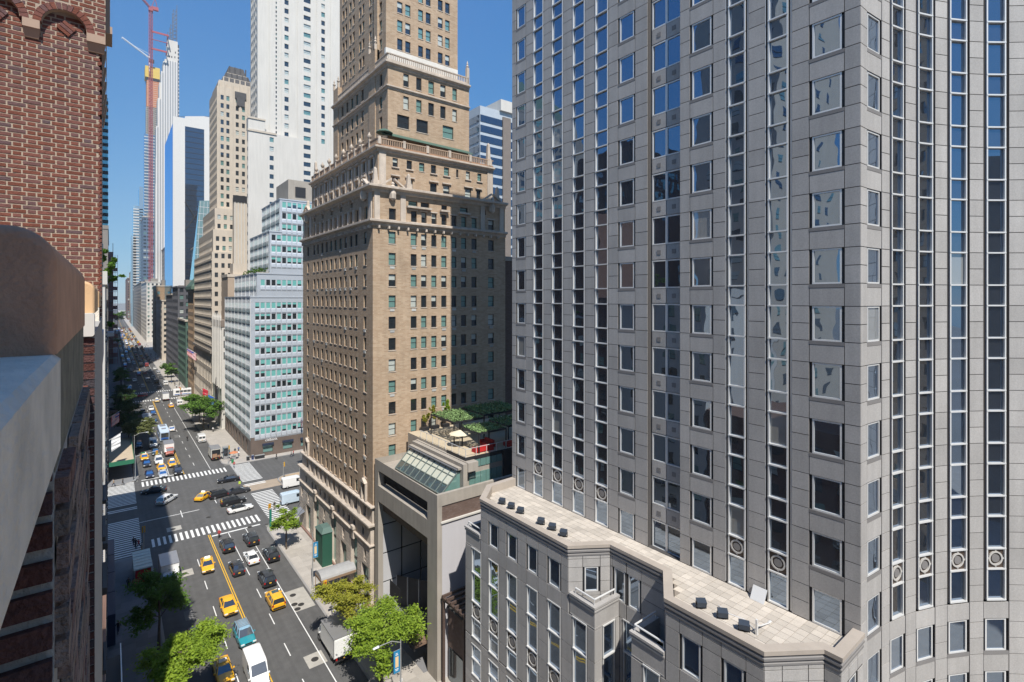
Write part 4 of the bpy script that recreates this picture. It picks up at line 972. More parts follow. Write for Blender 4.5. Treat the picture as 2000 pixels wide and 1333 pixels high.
bs = block(tb, 31.2, 60, 159.02, 200, 0, 5.8, m_brgran, hy, hx, 'far', .4, varf=lambda i, z: 1, name='granite_base'); windows(tb, bs, 40, False, 'shop_window')
for h in hy: part('shop_awning', MB().box(31.2 + h[0] - .2, 31.2 + h[1] + .2, 158.55, 159.0, 3.1, 3.7), mat('navy_canvas', (.02, .03, .06), .8) if h is hy[0] else bpy.data.materials['navy_canvas'], tb)
def text(body, size, loc, rot, m, parent=None, name='lettering', ext=.02, align='CENTER'):
    c = bpy.data.curves.new(name, 'FONT'); c.body = body; c.size = size; c.extrude = ext; c.align_x = align; c.materials.append(m)
    t_ = bpy.data.objects.new('tmp', c); COL.objects.link(t_); me = bpy.data.meshes.new_from_object(t_.evaluated_get(bpy.context.evaluated_depsgraph_get())); bpy.data.objects.remove(t_)
    o = obj(name, me, parent, Vector(loc) - rl(parent)); o.rotation_euler = rot; return o
m_wtext = mat('white_letters', (.85, .85, .85), .5, var=0)
text('citibank', 1.05, (36.6, 158.9, 4.25), (R(90), 0, 0), m_wtext, tb)
part('roof_box', MB().box(42, 58, 162, 176, 74.2, 81), m_conc, tb); part('vent', MB().box(44, 47, 161.8, 162, 76, 79), m_dark, tb)
# generic leaf clump generator
def leaves(n, c, rad, seed, size=.2, flat=.7, shell=.35, holes=0.0, m=None):
    r = random.Random(seed); mb = m or MB(); vs, fs = [], []
    clumps = [(r.gauss(0, .45), r.gauss(0, .45), r.gauss(0, .45), r.uniform(.16, .34)) for _ in range(max(6, int(n / 260)))]
    for k in range(n):
        q = clumps[k % len(clumps)]
        while True:
            x, y, z = r.uniform(-1, 1), r.uniform(-1, 1), r.uniform(-1, 1)
            d = x * x + y * y + z * z
            if .15 < d < 1: break
        x, y, z = q[0] + x * q[3], q[1] + y * q[3], q[2] + z * q[3] * .75
        L = math.sqrt(x * x + y * y + z * z)
        if L > 1.08: x, y, z = x / L * 1.05, y / L * 1.05, z / L * 1.05
        p = Vector((c[0] + x * rad[0], c[1] + y * rad[1], c[2] + z * rad[2])); s = size * r.uniform(.6, 1.35)
        a = Vector((r.uniform(-1, 1), r.uniform(-1, 1), r.uniform(-.5, .5))).normalized(); nn = Vector((r.gauss(0, flat), r.gauss(0, flat), 1)).normalized(); a = (a - nn * a.dot(nn)).normalized(); b = nn.cross(a)
        i = len(vs); vs += [tuple(p - a * s), tuple(p + b * s * .55), tuple(p + a * s * .95), tuple(p - b * s * .55)]; fs.append((i, i + 1, i + 2, i + 3))
    return mb.add(vs, fs)
def leafmat(name, c1, c2):
    m, t, B, N, L = newmat(name); r = rnd_out(N, L); x = N('ShaderNodeMix'); x.data_type = 'RGBA'; x.inputs[6].default_value = (*c1, 1); x.inputs[7].default_value = (*c2, 1)
    n = N('ShaderNodeTexNoise'); n.inputs['Scale'].default_value = .8; L(N('ShaderNodeNewGeometry').outputs['Position'], n.inputs['Vector'])
    L(mth(N, L, 'MULTIPLY_ADD', n.outputs['Fac'], .8, mth(N, L, 'MULTIPLY', r, .5)), x.inputs[0]); L(x.outputs[2], B.inputs['Base Color']); B.inputs['Roughness'].default_value = .6; B.inputs['Specular IOR Level'].default_value = .25
    tr = N('ShaderNodeBsdfTranslucent'); L(x.outputs[2], tr.inputs[0]); mx = N('ShaderNodeMixShader'); mx.inputs[0].default_value = .35; L(B.outputs[0], mx.inputs[1]); L(tr.outputs[0], mx.inputs[2]); L(mx.outputs[0], t.nodes['Material Output'].inputs[0]); return m
lf_green = leafmat('leaf_green', (.05, .12, .02), (.15, .28, .035)); lf_lime = leafmat('leaf_lime', (.08, .17, .015), (.33, .45, .045)); lf_gold = leafmat('leaf_gold', (.14, .18, .02), (.42, .40, .05)); lf_shaded = leafmat('leaf_shaded', (.03, .07, .02), (.07, .13, .03))  # the darkest leaf has the shaded row's shade put into its colour
hd = root('roof_planting', (33, 159.5, 52.3), 'ragged green planting along the setback of the stepped aluminium office building', 'planting')
mb = MB()
for k in range(14): leaves(160, (33.2 + k * 1.0, 160.2, 53.0 + rng.uniform(-.1, .5)), (.9, .6, rng.uniform(.6, 1.2)), k + 40, .16, m=mb)
for k in range(12): leaves(160, (34.5, 161 + k * 2.2, 53.0 + rng.uniform(0, .6)), (.7, 1.4, rng.uniform(.7, 1.3)), k + 70, .2, m=mb)
part('foliage', mb, lf_green, hd, kind='stuff'); part('planter', MB().box(32.9, 47, 159.3, 160.8, 52.3, 52.75).box(33.4, 35, 160.8, 190, 52.3, 52.74), m_conc, hd)

# ---------------------------------------------------------------- far towers along the street
def tower(name, lab, x0, x1, y0, y1, z0, z1, m, hy=(), hx=(), style='far', dep=.3, seed=1, lim=300, vf=None):
    t = root(name, (x0, y0, 0), lab, 'building'); w = block(t, x0, x1, y0, y1, z0, z1, m, hy, hx, style, dep, random.Random(seed), vf); windows(t, w, lim, False); return t
# white stone tower
zsA = [106.44 + 3.34 * k for k in range(19)]
hy = grid([52.55 - 42.5], zsA, 1.48, 1.85) + grid([66.2 - 42.5], zsA, 1.4, 1.85) + grid([60.1 - 42.5], [z - 3.34 * 8 for z in zsA] + zsA[-8:], 2.6, 1.7) + grid([48.9 - 42.5], fr(107, 168, 1.67), .45, 1.0)  # last narrow column: dark slits added to stand for a shadowed notch
hx = grid([2.2, 4.2, 6.4, 9.4], zsA, 1.2, 2.4)
wt = tower('white_stone_tower', 'very tall white stone tower with three columns of windows', 42.5, 76, 205, 217, 0, 171, m_white_st, hy, hx, dep=.35, seed=3)
for x in (46.4, 50.6, 56.4, 63.6, 69): part('wall_rib', MB().box(x, x + .22, 204.8, 205.0, 60, 171), m_white_st, wt)
lb_ = [(43.6, 45.3, 104.7, 105.2)]
hy2 = grid([46.85 - 39.0], [103.0 - 3.4 * k for k in range(20)], 1.4, 1.7)
w = block(wt, 39.0, 57, 203, 205, 0, 106.2, m_white_st, hy2, grid([.6, 1.5], [100 - 3.4 * k for k in range(18)], .5, 2.4), 'far', .3, random.Random(9), name='lower_block'); windows(wt, w, 60, False, 'lower_window')
part('shoulder', MB().box(39.0, 44.6, 203, 206, 106.2, 110.6), m_white_st, wt); part('ledge', MB().box(38.8, 48.5, 202.7, 203, 105.7, 106.4), m_cream, wt); part('ledge', MB().box(38.8, 44.8, 202.7, 203, 110.2, 110.8), m_cream, wt)
# cream art deco tower with dark crown
fu = root('cream_setback_tower', (30.1, 221, 0), 'cream stone setback tower with dark stepped crown', 'building'); r9 = random.Random(31); W_ = []
cols = [35.65 - 33.8, 37.7 - 33.8, 41.1 - 33.8, 43.4 - 33.8, 47 - 33.8]; zf = [66 + 3.32 * k for k in range(19)]
W_ += block(fu, 33.8, 52, 235, 255, 60, 131, m_cream, grid(cols, zf, 1.1, 1.9), grid(fr(1.4, 19, 2.4), zf, 1.1, 1.9), 'far', .3, r9, name='shaft')
for x in (34.4, 36.7, 39.4, 42.2, 45): part('shaft_rib', MB().box(x - .25, x + .25, 234.75, 235, 60, 133), m_cream, fu)
for i, (a, z0, z1) in enumerate(((34.6, 131, 133.8), (35.4, 133.8, 136.2), (36.6, 136.2, 138.6), (38, 138.6, 142))):
    x1 = 50 - i * 1.6; y0, y1 = 235.5 + i * 1.2, 253 - i * 2; q = .9 if i else 0
    part('crown_step', MB().add([(a, y0, z0), (x1, y0, z0), (x1, y1, z0), (a, y1, z0), (a + q, y0 + q, z1), (x1 - q, y0 + q, z1), (x1 - q, y1 - q, z1), (a + q, y1 - q, z1)], BOXF), m_cream if i < 1 else mat('dark_crown%d' % i, (.085, .085, .09), .8, var=.3, vs=.8), fu)
    part('crown_ledge', MB().box(a - .2, x1 + .2, y0 - .2, y1 + .2, z0 - .25, z0 + .2), m_cream, fu)
    for k in range(6): part('crown_fin', MB().box(a + .8 + k * 2.0, a + 1.2 + k * 2.0, y0 - .15, y0 + .3, z0 + .2, z1 - .3), m_cream if i < 2 else bpy.data.materials['dark_crown1'], fu)
part('crown_panel', MB().box(40.2, 44.4, 234.6, 235, 127.5, 130.2).box(40.8, 43.8, 234.5, 235, 124.5, 127.5), bpy.data.materials['dark_crown1'], fu)
zl = [28 + 3.62 * k for k in range(10)]
W_ += block(fu, 30.1, 50, 221, 272, 25.5, 63, m_cream, grid(fr(1.5, 10, 2.2), zl, 1.1, 1.8), grid(fr(2.2, 50, 3.1), zl, 2.3, 1.7), 'far', .35, r9, varf=lambda i, z: 0, name='lower_block')
W_ += block(fu, 31.2, 50, 226, 266, 63, 72, m_cream, grid(fr(1.5, 8, 2.2), [64, 67.6], 1.1, 1.8), grid(fr(2.2, 39, 3.1), [64, 67.6], 1.6, 1.8), 'far', .3, r9, name='setback_storey')
W_ += block(fu, 32.3, 50, 230, 262, 72, 81, m_cream, grid(fr(1.5, 8, 2.2), [73, 76.6], 1.1, 1.8), grid(fr(2.2, 31, 3.1), [73, 76.6], 1.6, 1.8), 'far', .3, r9, name='setback_storey')
W_ += block(fu, 30.1, 50, 221, 272, 0, 25.5, m_cream, grid(fr(1.5, 8, 2.4), [6, 12, 18], 1.6, 4), grid(fr(2.2, 50, 4.2), [1, 7, 13, 18.8], 2.4, 4.4), 'far', .5, r9, varf=lambda i, z: 0, name='base_storeys')
for z in zl: part('band', MB().box(29.95, 30.1, 221, 272, z - .9, z - .5), m_cream, fu)
part('cornice', MB().box(29.4, 50, 220.3, 272.4, 24.6, 25.6), mat('sooty_stone', (.22, .19, .16), .9, var=.2), fu)
windows(fu, W_, 300, False)
# pale gothic fronted building next to the stepped office
go = root('pale_gothic_building', (30.4, 201.5, 0), 'pale stone building with tall thin piers beside the stepped aluminium office', 'building'); r9 = random.Random(8)
w = block(go, 30.4, 48, 201.5, 220.6, 0, 37, m_white_st, grid(fr(1, 6, 1.6), [24, 28, 32], .8, 2.6), grid(fr(2, 17, 3.3), [22, 26, 30], 1.2, 2.8), 'far', .5, r9, varf=lambda i, z: 0); windows(go, w, 60, False)
for y in fr(202.5, 220, 3.3): part('pier', MB().box(29.9, 30.4, y - .35, y + .35, 14, 38.5).add([(29.9, y - .35, 38.5), (30.4, y - .35, 38.5), (30.4, y + .35, 38.5), (29.9, y + .35, 38.5), (30.15, y, 40.5)], [(0, 1, 4), (1, 2, 4), (2, 3, 4), (3, 0, 4)]), m_white_st, go)
part('parapet', MB().box(30.1, 48, 201.3, 220.6, 35.4, 37.6), mat('brown_parapet', (.22, .18, .15), .9), go)
part('pointed_window', MB().add([(30.0, 209, 5), (30.0, 213, 5), (30.0, 213, 13), (30.0, 211, 17), (30.0, 209, 13), (30.4, 209, 5), (30.4, 213, 5), (30.4, 213, 13), (30.4, 211, 17), (30.4, 209, 13)], [(0, 1, 2, 3, 4), (0, 5, 6, 1), (1, 6, 7, 2), (2, 7, 8, 3), (3, 8, 9, 4), (4, 9, 5, 0)]), m_dark, go)
tw = root('blank_tan_building', (33, 206, 37), 'blank tan wall rising behind the pale gothic front', 'building'); part('wall', MB().box(33, 46, 206, 219, 30, 53), mat('tan_stucco', (.42, .33, .25), .9), tw); part('parapet', MB().box(32.8, 46, 205.8, 219, 53, 54), m_cream, tw); part('roof_shed', MB().box(35, 40, 208, 214, 54, 58), m_cream, tw)
cw = root('cream_rear_building', (36, 221, 0), 'cream building with black finned parapet between the setback tower and white tower', 'building')
part('wall', MB().box(37, 60, 218.2, 220.8, 0, 84), m_cream, cw); part('notched_parapet', MB().box(36.7, 60, 218.0, 218.2, 82, 84.6), m_dark, cw)
for k in range(8): part('fin', MB().box(37.2 + k * 1.1, 37.5 + k * 1.1, 217.8, 218.2, 30, 82), m_white_st, cw)
# sloping white framed slab
sw = root('white_framed_slab', (35.5, 440, 0), 'white framed office slab with a sheet of black glass', 'building')
g_blk = glass('black_glass', (.01, .013, .02), .16, (.6, .75, 1), .6); m_wtrav = mat('white_travertine', (.66, .65, .63), .7, var=.03)
part('end_wall', MB().add([(35.5, 440, 0), (59.5, 440, 0), (59.5, 440, 182), (35.5, 440, 176.5), (35.5, 441, 0), (59.5, 441, 0), (59.5, 441, 182), (35.5, 441, 176.5)], BOXF[2:]).box(35.5, 42.85, 439.6, 440, 0, 176.8).box(54.93, 59.5, 439.6, 440, 0, 180.8).add([(42.85, 439.6, 171), (54.93, 439.6, 171), (54.93, 439.6, 180.9), (42.85, 439.6, 178.2)], [(0, 1, 2, 3)]), m_wtrav, sw)
part('glass_wall', MB().box(42.85, 54.93, 439.9, 440, 0, 171), g_blk, sw)
for k in range(44): part('floor_line', MB().box(42.9, 54.9, 439.8, 439.9, 3.9 * k, 3.9 * k + .35), m_dark, sw)
for s in (-1, 1): part('brace', MB().tube((48.9 - s * 6, 439.75, 95), (48.9 + s * 6, 439.75, 116), .5, .5, 4), m_dark, sw)
part('side_glass', MB().box(35.52, 59, 441, 510, 0, 172), glass('blue_side_glass', (.02, .05, .1), .5, (.45, .7, 1), .3), sw)
# slender ribbed tower under construction with steel crown
rb = root('ribbed_slender_tower', (40, 700, 0), 'slender white ribbed tower with an unfinished steel crown', 'building')
prof = [(40.1, 0), (40.4, 175), (40.9, 205), (42.2, 240), (43.7, 272), (45.4, 290), (47.3, 303), (48.7, 315)]
for (a, z0), (_, z1) in zip(prof, prof[1:] + [(0, 318)]): part('shaft', MB().box(a, 61.2, 700, 718, z0, z1), m_white_st, rb)
for k in range(9):
    x = 41.2 + k * 2.35; zt = max([z for (a, z) in prof if a < x] + [0]); zt = [p[1] for p in prof[1:] + [(0, 318)]][max(i for i, p in enumerate(prof) if p[0] < x)]
    part('rib', MB().box(x - .5, x + .5, 699.2, 700, 0, zt), m_wtrav, rb); part('window_strip', MB().box(x + .6, x + 1.7, 699.7, 700, 0, zt - 1), mat('grey_slot', (.33, .34, .36), .5) if k == 0 else bpy.data.materials['grey_slot'], rb)
part('side_strip', MB().box(61.2, 62.4, 700.4, 717, 100, 338), m_dark, rb)
for z in fr(110, 334, 4.2): part('slab_edge', MB().box(61.2, 62.6, 700, 700.4, z, z + 1.4), m_white_st, rb)
part('concrete_top', MB().box(51.2, 61.2, 700, 716, 318, 341), m_white_st, rb)
for x, z in ((53, 321), (55, 321), (58, 321.5), (53.5, 327), (58.5, 327)): part('opening', MB().box(x, x + .9, 699.9, 700.1, z, z + 2.2), m_dark, rb)
st = MB()
for x0, z1 in ((51.5, 350), (54.5, 360), (57, 378), (60.6, 384)):
    st.tube((x0, 702, 341), (x0, 702, z1), .35, .35, 4); st.tube((x0, 712, 341), (x0, 712, z1), .35, .35, 4)
for z, xa in ((345, 51.5), (349.5, 51.5), (354, 54.5), (358.5, 54.5), (363, 57), (367.5, 57), (372, 57), (376.5, 57)):
    for y in (702, 712): st.tube((xa, y, z), (60.6, y, z), .25, .25, 4); st.tube((xa, y, z - 4), (60.6, y, z), .2, .2, 4)
part('steel_frame', st, mat('dark_steel', (.1, .12, .16), .6, .3), rb)
m_crane = mat('crane_red', (.36, .08, .095), .6, var=.1); m_cw = mat('crane_white', (.75, .75, .75), .5)
def lattice(a, b, w, n, m, r=.16):
    a, b = Vector(a), Vector(b); d = (b - a).normalized(); e = d.orthogonal().normalized(); g = d.cross(e); mb = MB(); cs = [(1, 1), (1, -1), (-1, -1), (-1, 1)]
    P = lambda i, t: a + (b - a) * t + (e * cs[i % 4][0] + g * cs[i % 4][1]) * w / 2
    for i in range(4):
        mb.tube(P(i, 0), P(i, 1), r * 1.5, r * 1.5, 4)
        for k in range(n): mb.tube(P(i, k / n), P(i + 1, (k + 1) / n), r, r, 3, cap=False); mb.tube(P(i, k / n), P(i + 1, k / n), r, r, 3, cap=False)
    return mb
xm, ym = 35.4, 692.0
cr = root('tower_crane', (xm, ym, 0), 'red tower crane tied to the slender ribbed tower', 'crane')
part('mast', lattice((xm, ym, 0), (xm, ym, 366), 2.4, 100, m_crane, .2), m_crane, cr)
part('slewing_unit', MB().box(xm - 2, xm + 2, ym - 2, ym + 2, 364, 367).box(xm + 1, xm + 7, ym - 1.5, ym + 1.5, 366, 369.5), m_crane, cr)
part('jib', lattice((xm, ym, 367), (xm - 34, ym, 402), 1.6, 18, m_crane, .16), m_crane, cr); part('top_frame', MB().tube((xm, ym, 367), (xm + 4, ym, 379), .3).tube((xm + 6, ym, 369), (xm + 4, ym, 379), .3), m_crane, cr)
for z, x1 in ((341, 52), (322, 50.5), (333, 51)): part('tie_beam', MB().box(xm, x1, ym - .5, ym + .5, z, z + (1.8 if z != 333 else .5)).box(x1 - 1, x1, ym, 700.1, z, z + 1), m_crane, cr)
# glass tower under construction with orange netting
cp_ = root('netted_tower', (38, 900, 0), 'tall tower under construction wrapped in orange netting below a yellow climbing screen', 'building')
m_or = mat('orange_netting', (.5, .19, .09), .8, var=.25, vs=.3); m_yl = mat('yellow_screen', (.62, .44, .1), .7, var=.15, vs=.3)
part('core', MB().box(43, 58, 902, 918, 0, 372), m_cream, cp_)
part('netting', MB().box(41.2, 58.5, 900, 919, 322, 362), m_or, cp_); part('climbing_screen', MB().box(39.5, 57, 899.4, 920, 364, 380), m_yl, cp_); part('screen_gap', MB().box(40.8, 60, 899.7, 919.5, 360, 365), m_dark, cp_); part('outer_hoist', MB().box(58, 62, 899.5, 906, 366, 376), m_bronze, cp_)
for k in range(14):
    part('floor_slab', MB().box(40.6, 58.6, 900, 919, 282 + k * 2.9, 282.5 + k * 2.9), m_white_st, cp_)
    part('net_band', MB().box(41.1, 58.6, 899.9, 900, 322 + k * 2.9, 322.5 + k * 2.9), m_cream, cp_)
for x in (41, 47, 53, 58): part('column', MB().box(x, x + .6, 900.4, 901, 270, 322), m_conc, cp_)
g_far = glass('far_tower_glass', (.1, .17, .24), .35, (.6, .8, 1), .6)
part('glass_shaft', MB().box(38.3, 57.6, 900, 919, 0, 282), g_far, cp_)
for k in range(30): part('floor_line', MB().box(38.2, 57.7, 899.8, 900, 150 + k * 4.4, 151 + k * 4.4), m_white_st, cp_)
c2 = root('white_crane', (44, 896, 0), 'white luffing jib crane beside the netted tower', 'crane')
part('mast', MB().box(43.5, 44.7, 895, 896.2, 370, 396), m_cw, c2); part('jib', lattice((44.4, 896, 390), (12.8, 896, 410), 1.5, 16, m_cw, .14), m_cw, c2); part('tie', MB().tube((44.4, 896, 396), (25, 896, 403), .2), m_cw, c2); part('cab', MB().box(44, 50, 895, 897, 384, 389), m_dark, c2)
og = root('banded_glass_tower', (30, 1050, 0), 'pale blue banded glass tower beyond the crane', 'building'); r9 = random.Random(2)
for x0, x1, z in ((30, 46, 200), (38, 60, 232), (27.5, 34, 150)): part('glass_wall', MB().box(x0, x1, 1050 - (x0 == 38), 1090, 0, z), glass('pale_banded_glass', (.3, .42, .5), .4, (.7, .9, 1), .5) if x0 == 30 else bpy.data.materials['pale_banded_glass'], og)
for k in range(30): part('band', MB().box(29.8, 46.2, 1049, 1050, 60 + k * 4.6, 61.6 + k * 4.6), m_white_st, og)
# glass wedge and street-line buildings towards the far end
wg = root('glass_wedge_tower', (35, 330, 0), 'faceted pale green glass tower leaning back above a copper roof', 'building')
part('glass_skin', MB().add([(35, 330, 40), (50, 330, 40), (50, 330, 101), (38.9, 330, 99.7), (35, 352, 40), (50, 352, 40), (50, 345, 101), (40.5, 345, 99.7)], BOXF), glass('wedge_glass', (.25, .4, .42), .3, (.8, 1, 1), .6), wg)
for k in range(15): z = 43 + k * 3.8; part('floor_line', MB().box(35.2 + (z - 40) / 60 * 3.8, 50, 329.9, 330, z, z + .25), m_alum, wg)
for k in range(6): part('mullion', MB().tube((36.5 + k * 2.2, 329.9, 40), (39.5 + k * 1.7, 329.9, 99.5), .1, .1, 4), m_alum, wg)
m_tanb = mat('orange_brick', (.39, .285, .185), .9, var=.12, brick=(.9, .3, (.33, .22, .14), .02)); m_grb = mat('grey_brick', (.26, .24, .22), .9, var=.15); m_brn = mat('umber_brick', (.17, .10, .075), .9, var=.15); m_pinkb = mat('pink_stone', (.42, .24, .2), .9, var=.1); m_darkb = mat('shade_dark_stone', (.10, .10, .115), .8, var=.15); m_blue = mat('steel_blue', (.12, .17, .24), .5, .2)  # the dark stone also carries the store fronts' shadow in its colour
SP = [  # name, label, x0, x1, y0, y1, z1, mat, row pitch, col pitch, w, h
 ('orange_brick_building', 'orange brick building with a green copper roof edge', 30.1, 48, 274, 296, 50, m_tanb, 3.4, 2.4, 1.2, 1.8),
 ('teal_front_building', 'narrow building with a teal front beside the orange brick one', 30.1, 40, 306, 342, 34, m_verd, 3.6, 3.4, 2.4, 2.2),
 ('dark_shopping_building', 'stone store building past the teal front, shadow put into its dark colour', 30.1, 52, 344, 376, 52, m_darkb, 4, 3, 1.8, 2.4),
 ('dark_stepped_building', 'stepped stone building with pale roof ledges, shadow put into its dark colour', 30.1, 55, 377, 421, 48, m_darkb, 4, 3, 1.8, 2.4),
 ('beige_corner_building', 'beige corner building with a chamfered roof', 30.1, 60, 455, 515, 44, m_cream, 4, 3.4, 1.4, 2),
 ('tan_window_building', 'tan brick building with widely spaced windows and pink base', 30.1, 42, 518, 560, 56, m_tanb, 4.4, 5, 1.8, 2.6),
 ('white_domed_building', 'pale building with a low white roof', 30.1, 60, 660, 775, 63, m_white_st, 4.2, 3.6, 1.6, 2.2),
 ('grey_brown_building', 'grey brown block farther along the street', 30.1, 60, 780, 1040, 66, m_grb, 4.4, 4, 1.8, 2.4),
 ('tall_brown_building', 'tall brown block near the end of the street', 30.1, 70, 1070, 1270, 96, m_tanb, 5, 5, 2.2, 2.8),
 ('narrow_brick_building', 'narrow brick block at the very end of the street', 30.1, 80, 1400, 1600, 92, m_brn, 5.5, 6, 2.5, 3),
 ('white_stepped_building', 'whitish stepped office building behind the dark store', 42, 66, 448, 500, 82, m_white_st, 4.2, 3.2, 2.6, 1.4),
 ('blue_grey_office', 'blue grey office block behind the copper roof', 40, 62, 352, 375, 76, m_blue, 3.8, 2.6, 2.0, 1.8),
 ('beige_tall_block', 'beige block with brown shading behind the white roof', 46, 80, 640, 700, 100, m_grb, 4.2, 3.6, 1.6, 2.2),
 ('blue_mid_tower', 'blue glass block beneath the red crane', 33, 60, 800, 860, 150, m_blue, 4.4, 4, 3, 2.2)]
for n, (nm, lab, x0, x1, y0, y1, z1, m, fp, cp2, w, h) in enumerate(SP):
    zs = fr(5, z1 - 3, fp); hy = grid(fr(1.8, x1 - x0 - 1.4, cp2), zs, w, h); hx = grid(fr(2.2, y1 - y0 - 1.6, cp2 * (1 if y0 < 600 else 2.5)), zs, w * (1 if y0 < 600 else 1.6), h)
    t = tower(nm, lab, x0, x1, y0, y1, 0, z1, m, hy, hx, dep=.4, seed=n, lim=140)
    part('parapet', MB().sweep([(x0, y1), (x0, y0), (x1, y0)], [(0, z1 - .4), (.4, z1 - .3), (.4, z1 + .6), (-.5, z1 + .6)]), m_verd if n == 0 else m_cream if n % 2 else m, t)
    r9 = random.Random(n + 90)
    part('roof_bulkhead', MB().box(x0 + 4, x0 + 10, y0 + 3, y0 + 9, z1, z1 + r9.uniform(3, 6)), m_grb, t)
t = bpy.data.objects['orange_brick_building']
part('copper_roof', MB().sweep([(30.1, 296), (30.1, 274), (48, 274)], [(0, 49), (1.2, 49.6), (1.0, 51), (-3, 56)]), m_verd, t)
# unseen blocks added off to the east for the concave glass to mirror
for nm, lab, x0, x1, y0, y1, z1, m, n in (('tan_brick_block', 'tan brick block east of the granite tower', 78, 112, -52, -4, 96, m_tanb, 61), ('grey_stone_block', 'grey block down the street behind the granite tower', 44, 74, -140, -84, 74, m_grb, 62)):
    tower(nm, lab, x0, x1, y0, y1, 0, z1, m, (), grid(fr(2.2, y1 - y0 - 2, 2.8), fr(6, z1 - 3, 3.4), 1.3, 1.9), dep=.3, seed=n, lim=5)
# striped tower behind the brick hotel
st = root('striped_glass_tower', (103.5, 150, 0), 'striped white and blue glass tower behind the tan brick hotel', 'building')
part('wall', MB().box(103.5, 135, 150, 200, 0, 114), mat('striped_panel', (.44, .49, .54), .5), st); part('service_core', MB().box(113.4, 117, 149.5, 150, 0, 112), mat('core_brown', (.2, .17, .15), .8), st); part('roof_cap', MB().box(112, 135, 149, 170, 114, 118), m_white_st, st)
for k in range(30):
    z = 4 + k * 3.6; part('ribbon_window', MB().box(103.6, 113.3, 149.85, 150, z, z + 2.4), g_blk, st); part('ribbon_window', MB().box(117.1, 130, 149.85, 150, z, z + 2.4), g_blk, st)
    w = part('ribbon_window', MB().box(103.35, 103.5, 150.5, 199, z, z + 2.4), g_blk, st)
# ---------------------------------------------------------------- the viewpoint's own side of the street
m_brick = mat('red_brick', (.235, .078, .05), .9, var=.3, vs=14, rnd=.35, bump=.6, bs=60, hue=(.08, .052, .056), speck=.15)
m_mort = mat('mortar', (.42, .34, .265), .95, var=.15, vs=6, bump=.6, bs=60)
m_mortd = mat('old_mortar', (.40, .38, .35), .95, var=.3, vs=9, bump=.8, bs=40)
m_tc = mat('brown_terracotta', (.50, .27, .17), .7, var=.28, vs=9, streak=.25, bump=.3, bs=90, speck=.15)
m_flank = mat('weathered_flank', (.36, .28, .235), .9, var=.7, vs=30, rnd=.5, bump=1, bs=90, hue=(.12, .06, .05), streak=.4)
m_cor = mat('corbel_stone', (.40, .29, .22), .8, var=.15, vs=4, bump=.15, bs=60)
m_tct = mat('tan_terracotta', (.62, .40, .22), .75, var=.1, vs=5, bump=.15, bs=60)
m_slab = mat('parapet_stone', (.74, .67, .57), .85, var=.3, vs=7, streak=.25, bump=.6, bs=70, speck=.2)
own = root('brick_parapet_building', (-.1, 1.4, 0), 'red brick building with stone crenellations and an arcaded corner tower', 'building')
rng = random.Random(77)
def brickrow(u0, u1, z, h, k, L=.203, Hd=.092, j=.021):
    """Flemish bond course: list of (u0, u1)"""
    out = []; u = u0 - ((L + j) - (L - Hd) / 2 if k % 2 else .0) - rng.uniform(0, .008); s = 0
    while u < u1 - .01:
        w = Hd if s else L; a, b = max(u, u0), min(u + w, u1)
        if b - a > .03: out.append((a, b))
        u += w + j; s = 1 - s
    return out
bv = {}
def brick_obj(fc, u0, u1, z, h, lst, dep=.003):
    lst.append(((-(u1 - u0) / 2, (u1 - u0) / 2, -dep - rng.uniform(0, .004), .05, 0, h), fc.at((u0 + u1) / 2, z + rng.uniform(-.0015, .0015)), fc.rz))
CH = .0685
# corner tower: face towards the avenue at Y=10.9, street flank at X=-.13
YT, XT = 10.9, -.13
fT = Face((-2.6, YT), (1, 0)); fS = Face((XT, 15.0), (0, -1)); WT = XT + 2.6
ZARC = 49.0; bl = []
nrow = int((49.6 - 43.6) / CH)
for k in range(nrow):
    z = 43.6 + k * CH
    for a, b in brickrow(.7, WT, z, CH, k): brick_obj(fT, a, b, z, CH - .021, bl)
emit(own, 'brick', bl, m_brick, 300)
part('tower_core', MB().box(-2.6, XT - .006, YT + .003, 15, 0, 58), m_mort, own)
# projecting arcade on stone corbels
YP = YT - .1; ac_ = (-.96, -.18); W2 = .78
band = MB(); ZS, ZTOP = 49.33, 51.2
def archpts(cx, r, n=16): return [(cx - r * math.cos(math.pi * i / n), ZS + r * math.sin(math.pi * i / n)) for i in range(n + 1)]
arches = [(-.57, .27), (-1.36, .27), (-2.15, .27)]; xr = XT + .07
pr = xr
for cx, r in arches:
    P = archpts(cx, r); x1 = pr; x0 = cx - .395
    for i in range(len(P) - 1): band.add([(P[i][0], YP, P[i][1]), (P[i + 1][0], YP, P[i + 1][1]), (P[i + 1][0], YP, ZTOP), (P[i][0], YP, ZTOP)], [(0, 1, 2, 3)]); band.add([(P[i][0], YP, P[i][1]), (P[i + 1][0], YP, P[i + 1][1]), (P[i + 1][0], YT, P[i + 1][1]), (P[i][0], YT, P[i][1])], [(0, 1, 2, 3)])
    band.add([(cx + r, YP, ZS), (x1, YP, ZS), (x1, YP, ZTOP), (cx + r, YP, ZTOP)], [(0, 1, 2, 3)]); band.add([(x0, YP, ZS), (cx - r, YP, ZS), (cx - r, YP, ZTOP), (x0, YP, ZTOP)], [(0, 1, 2, 3)]); pr = x0
band.add([(xr, YP, ZS), (xr, 15, ZS), (xr, 15, ZTOP), (xr, YP, ZTOP)], [(0, 1, 2, 3)]); band.add([(-2.6, YP, ZS), (xr, YP, ZS), (xr, YT, ZS), (-2.6, YT, ZS)], [(0, 1, 2, 3)]) if 0 else None
part('arcade_band', band, m_mort, own)
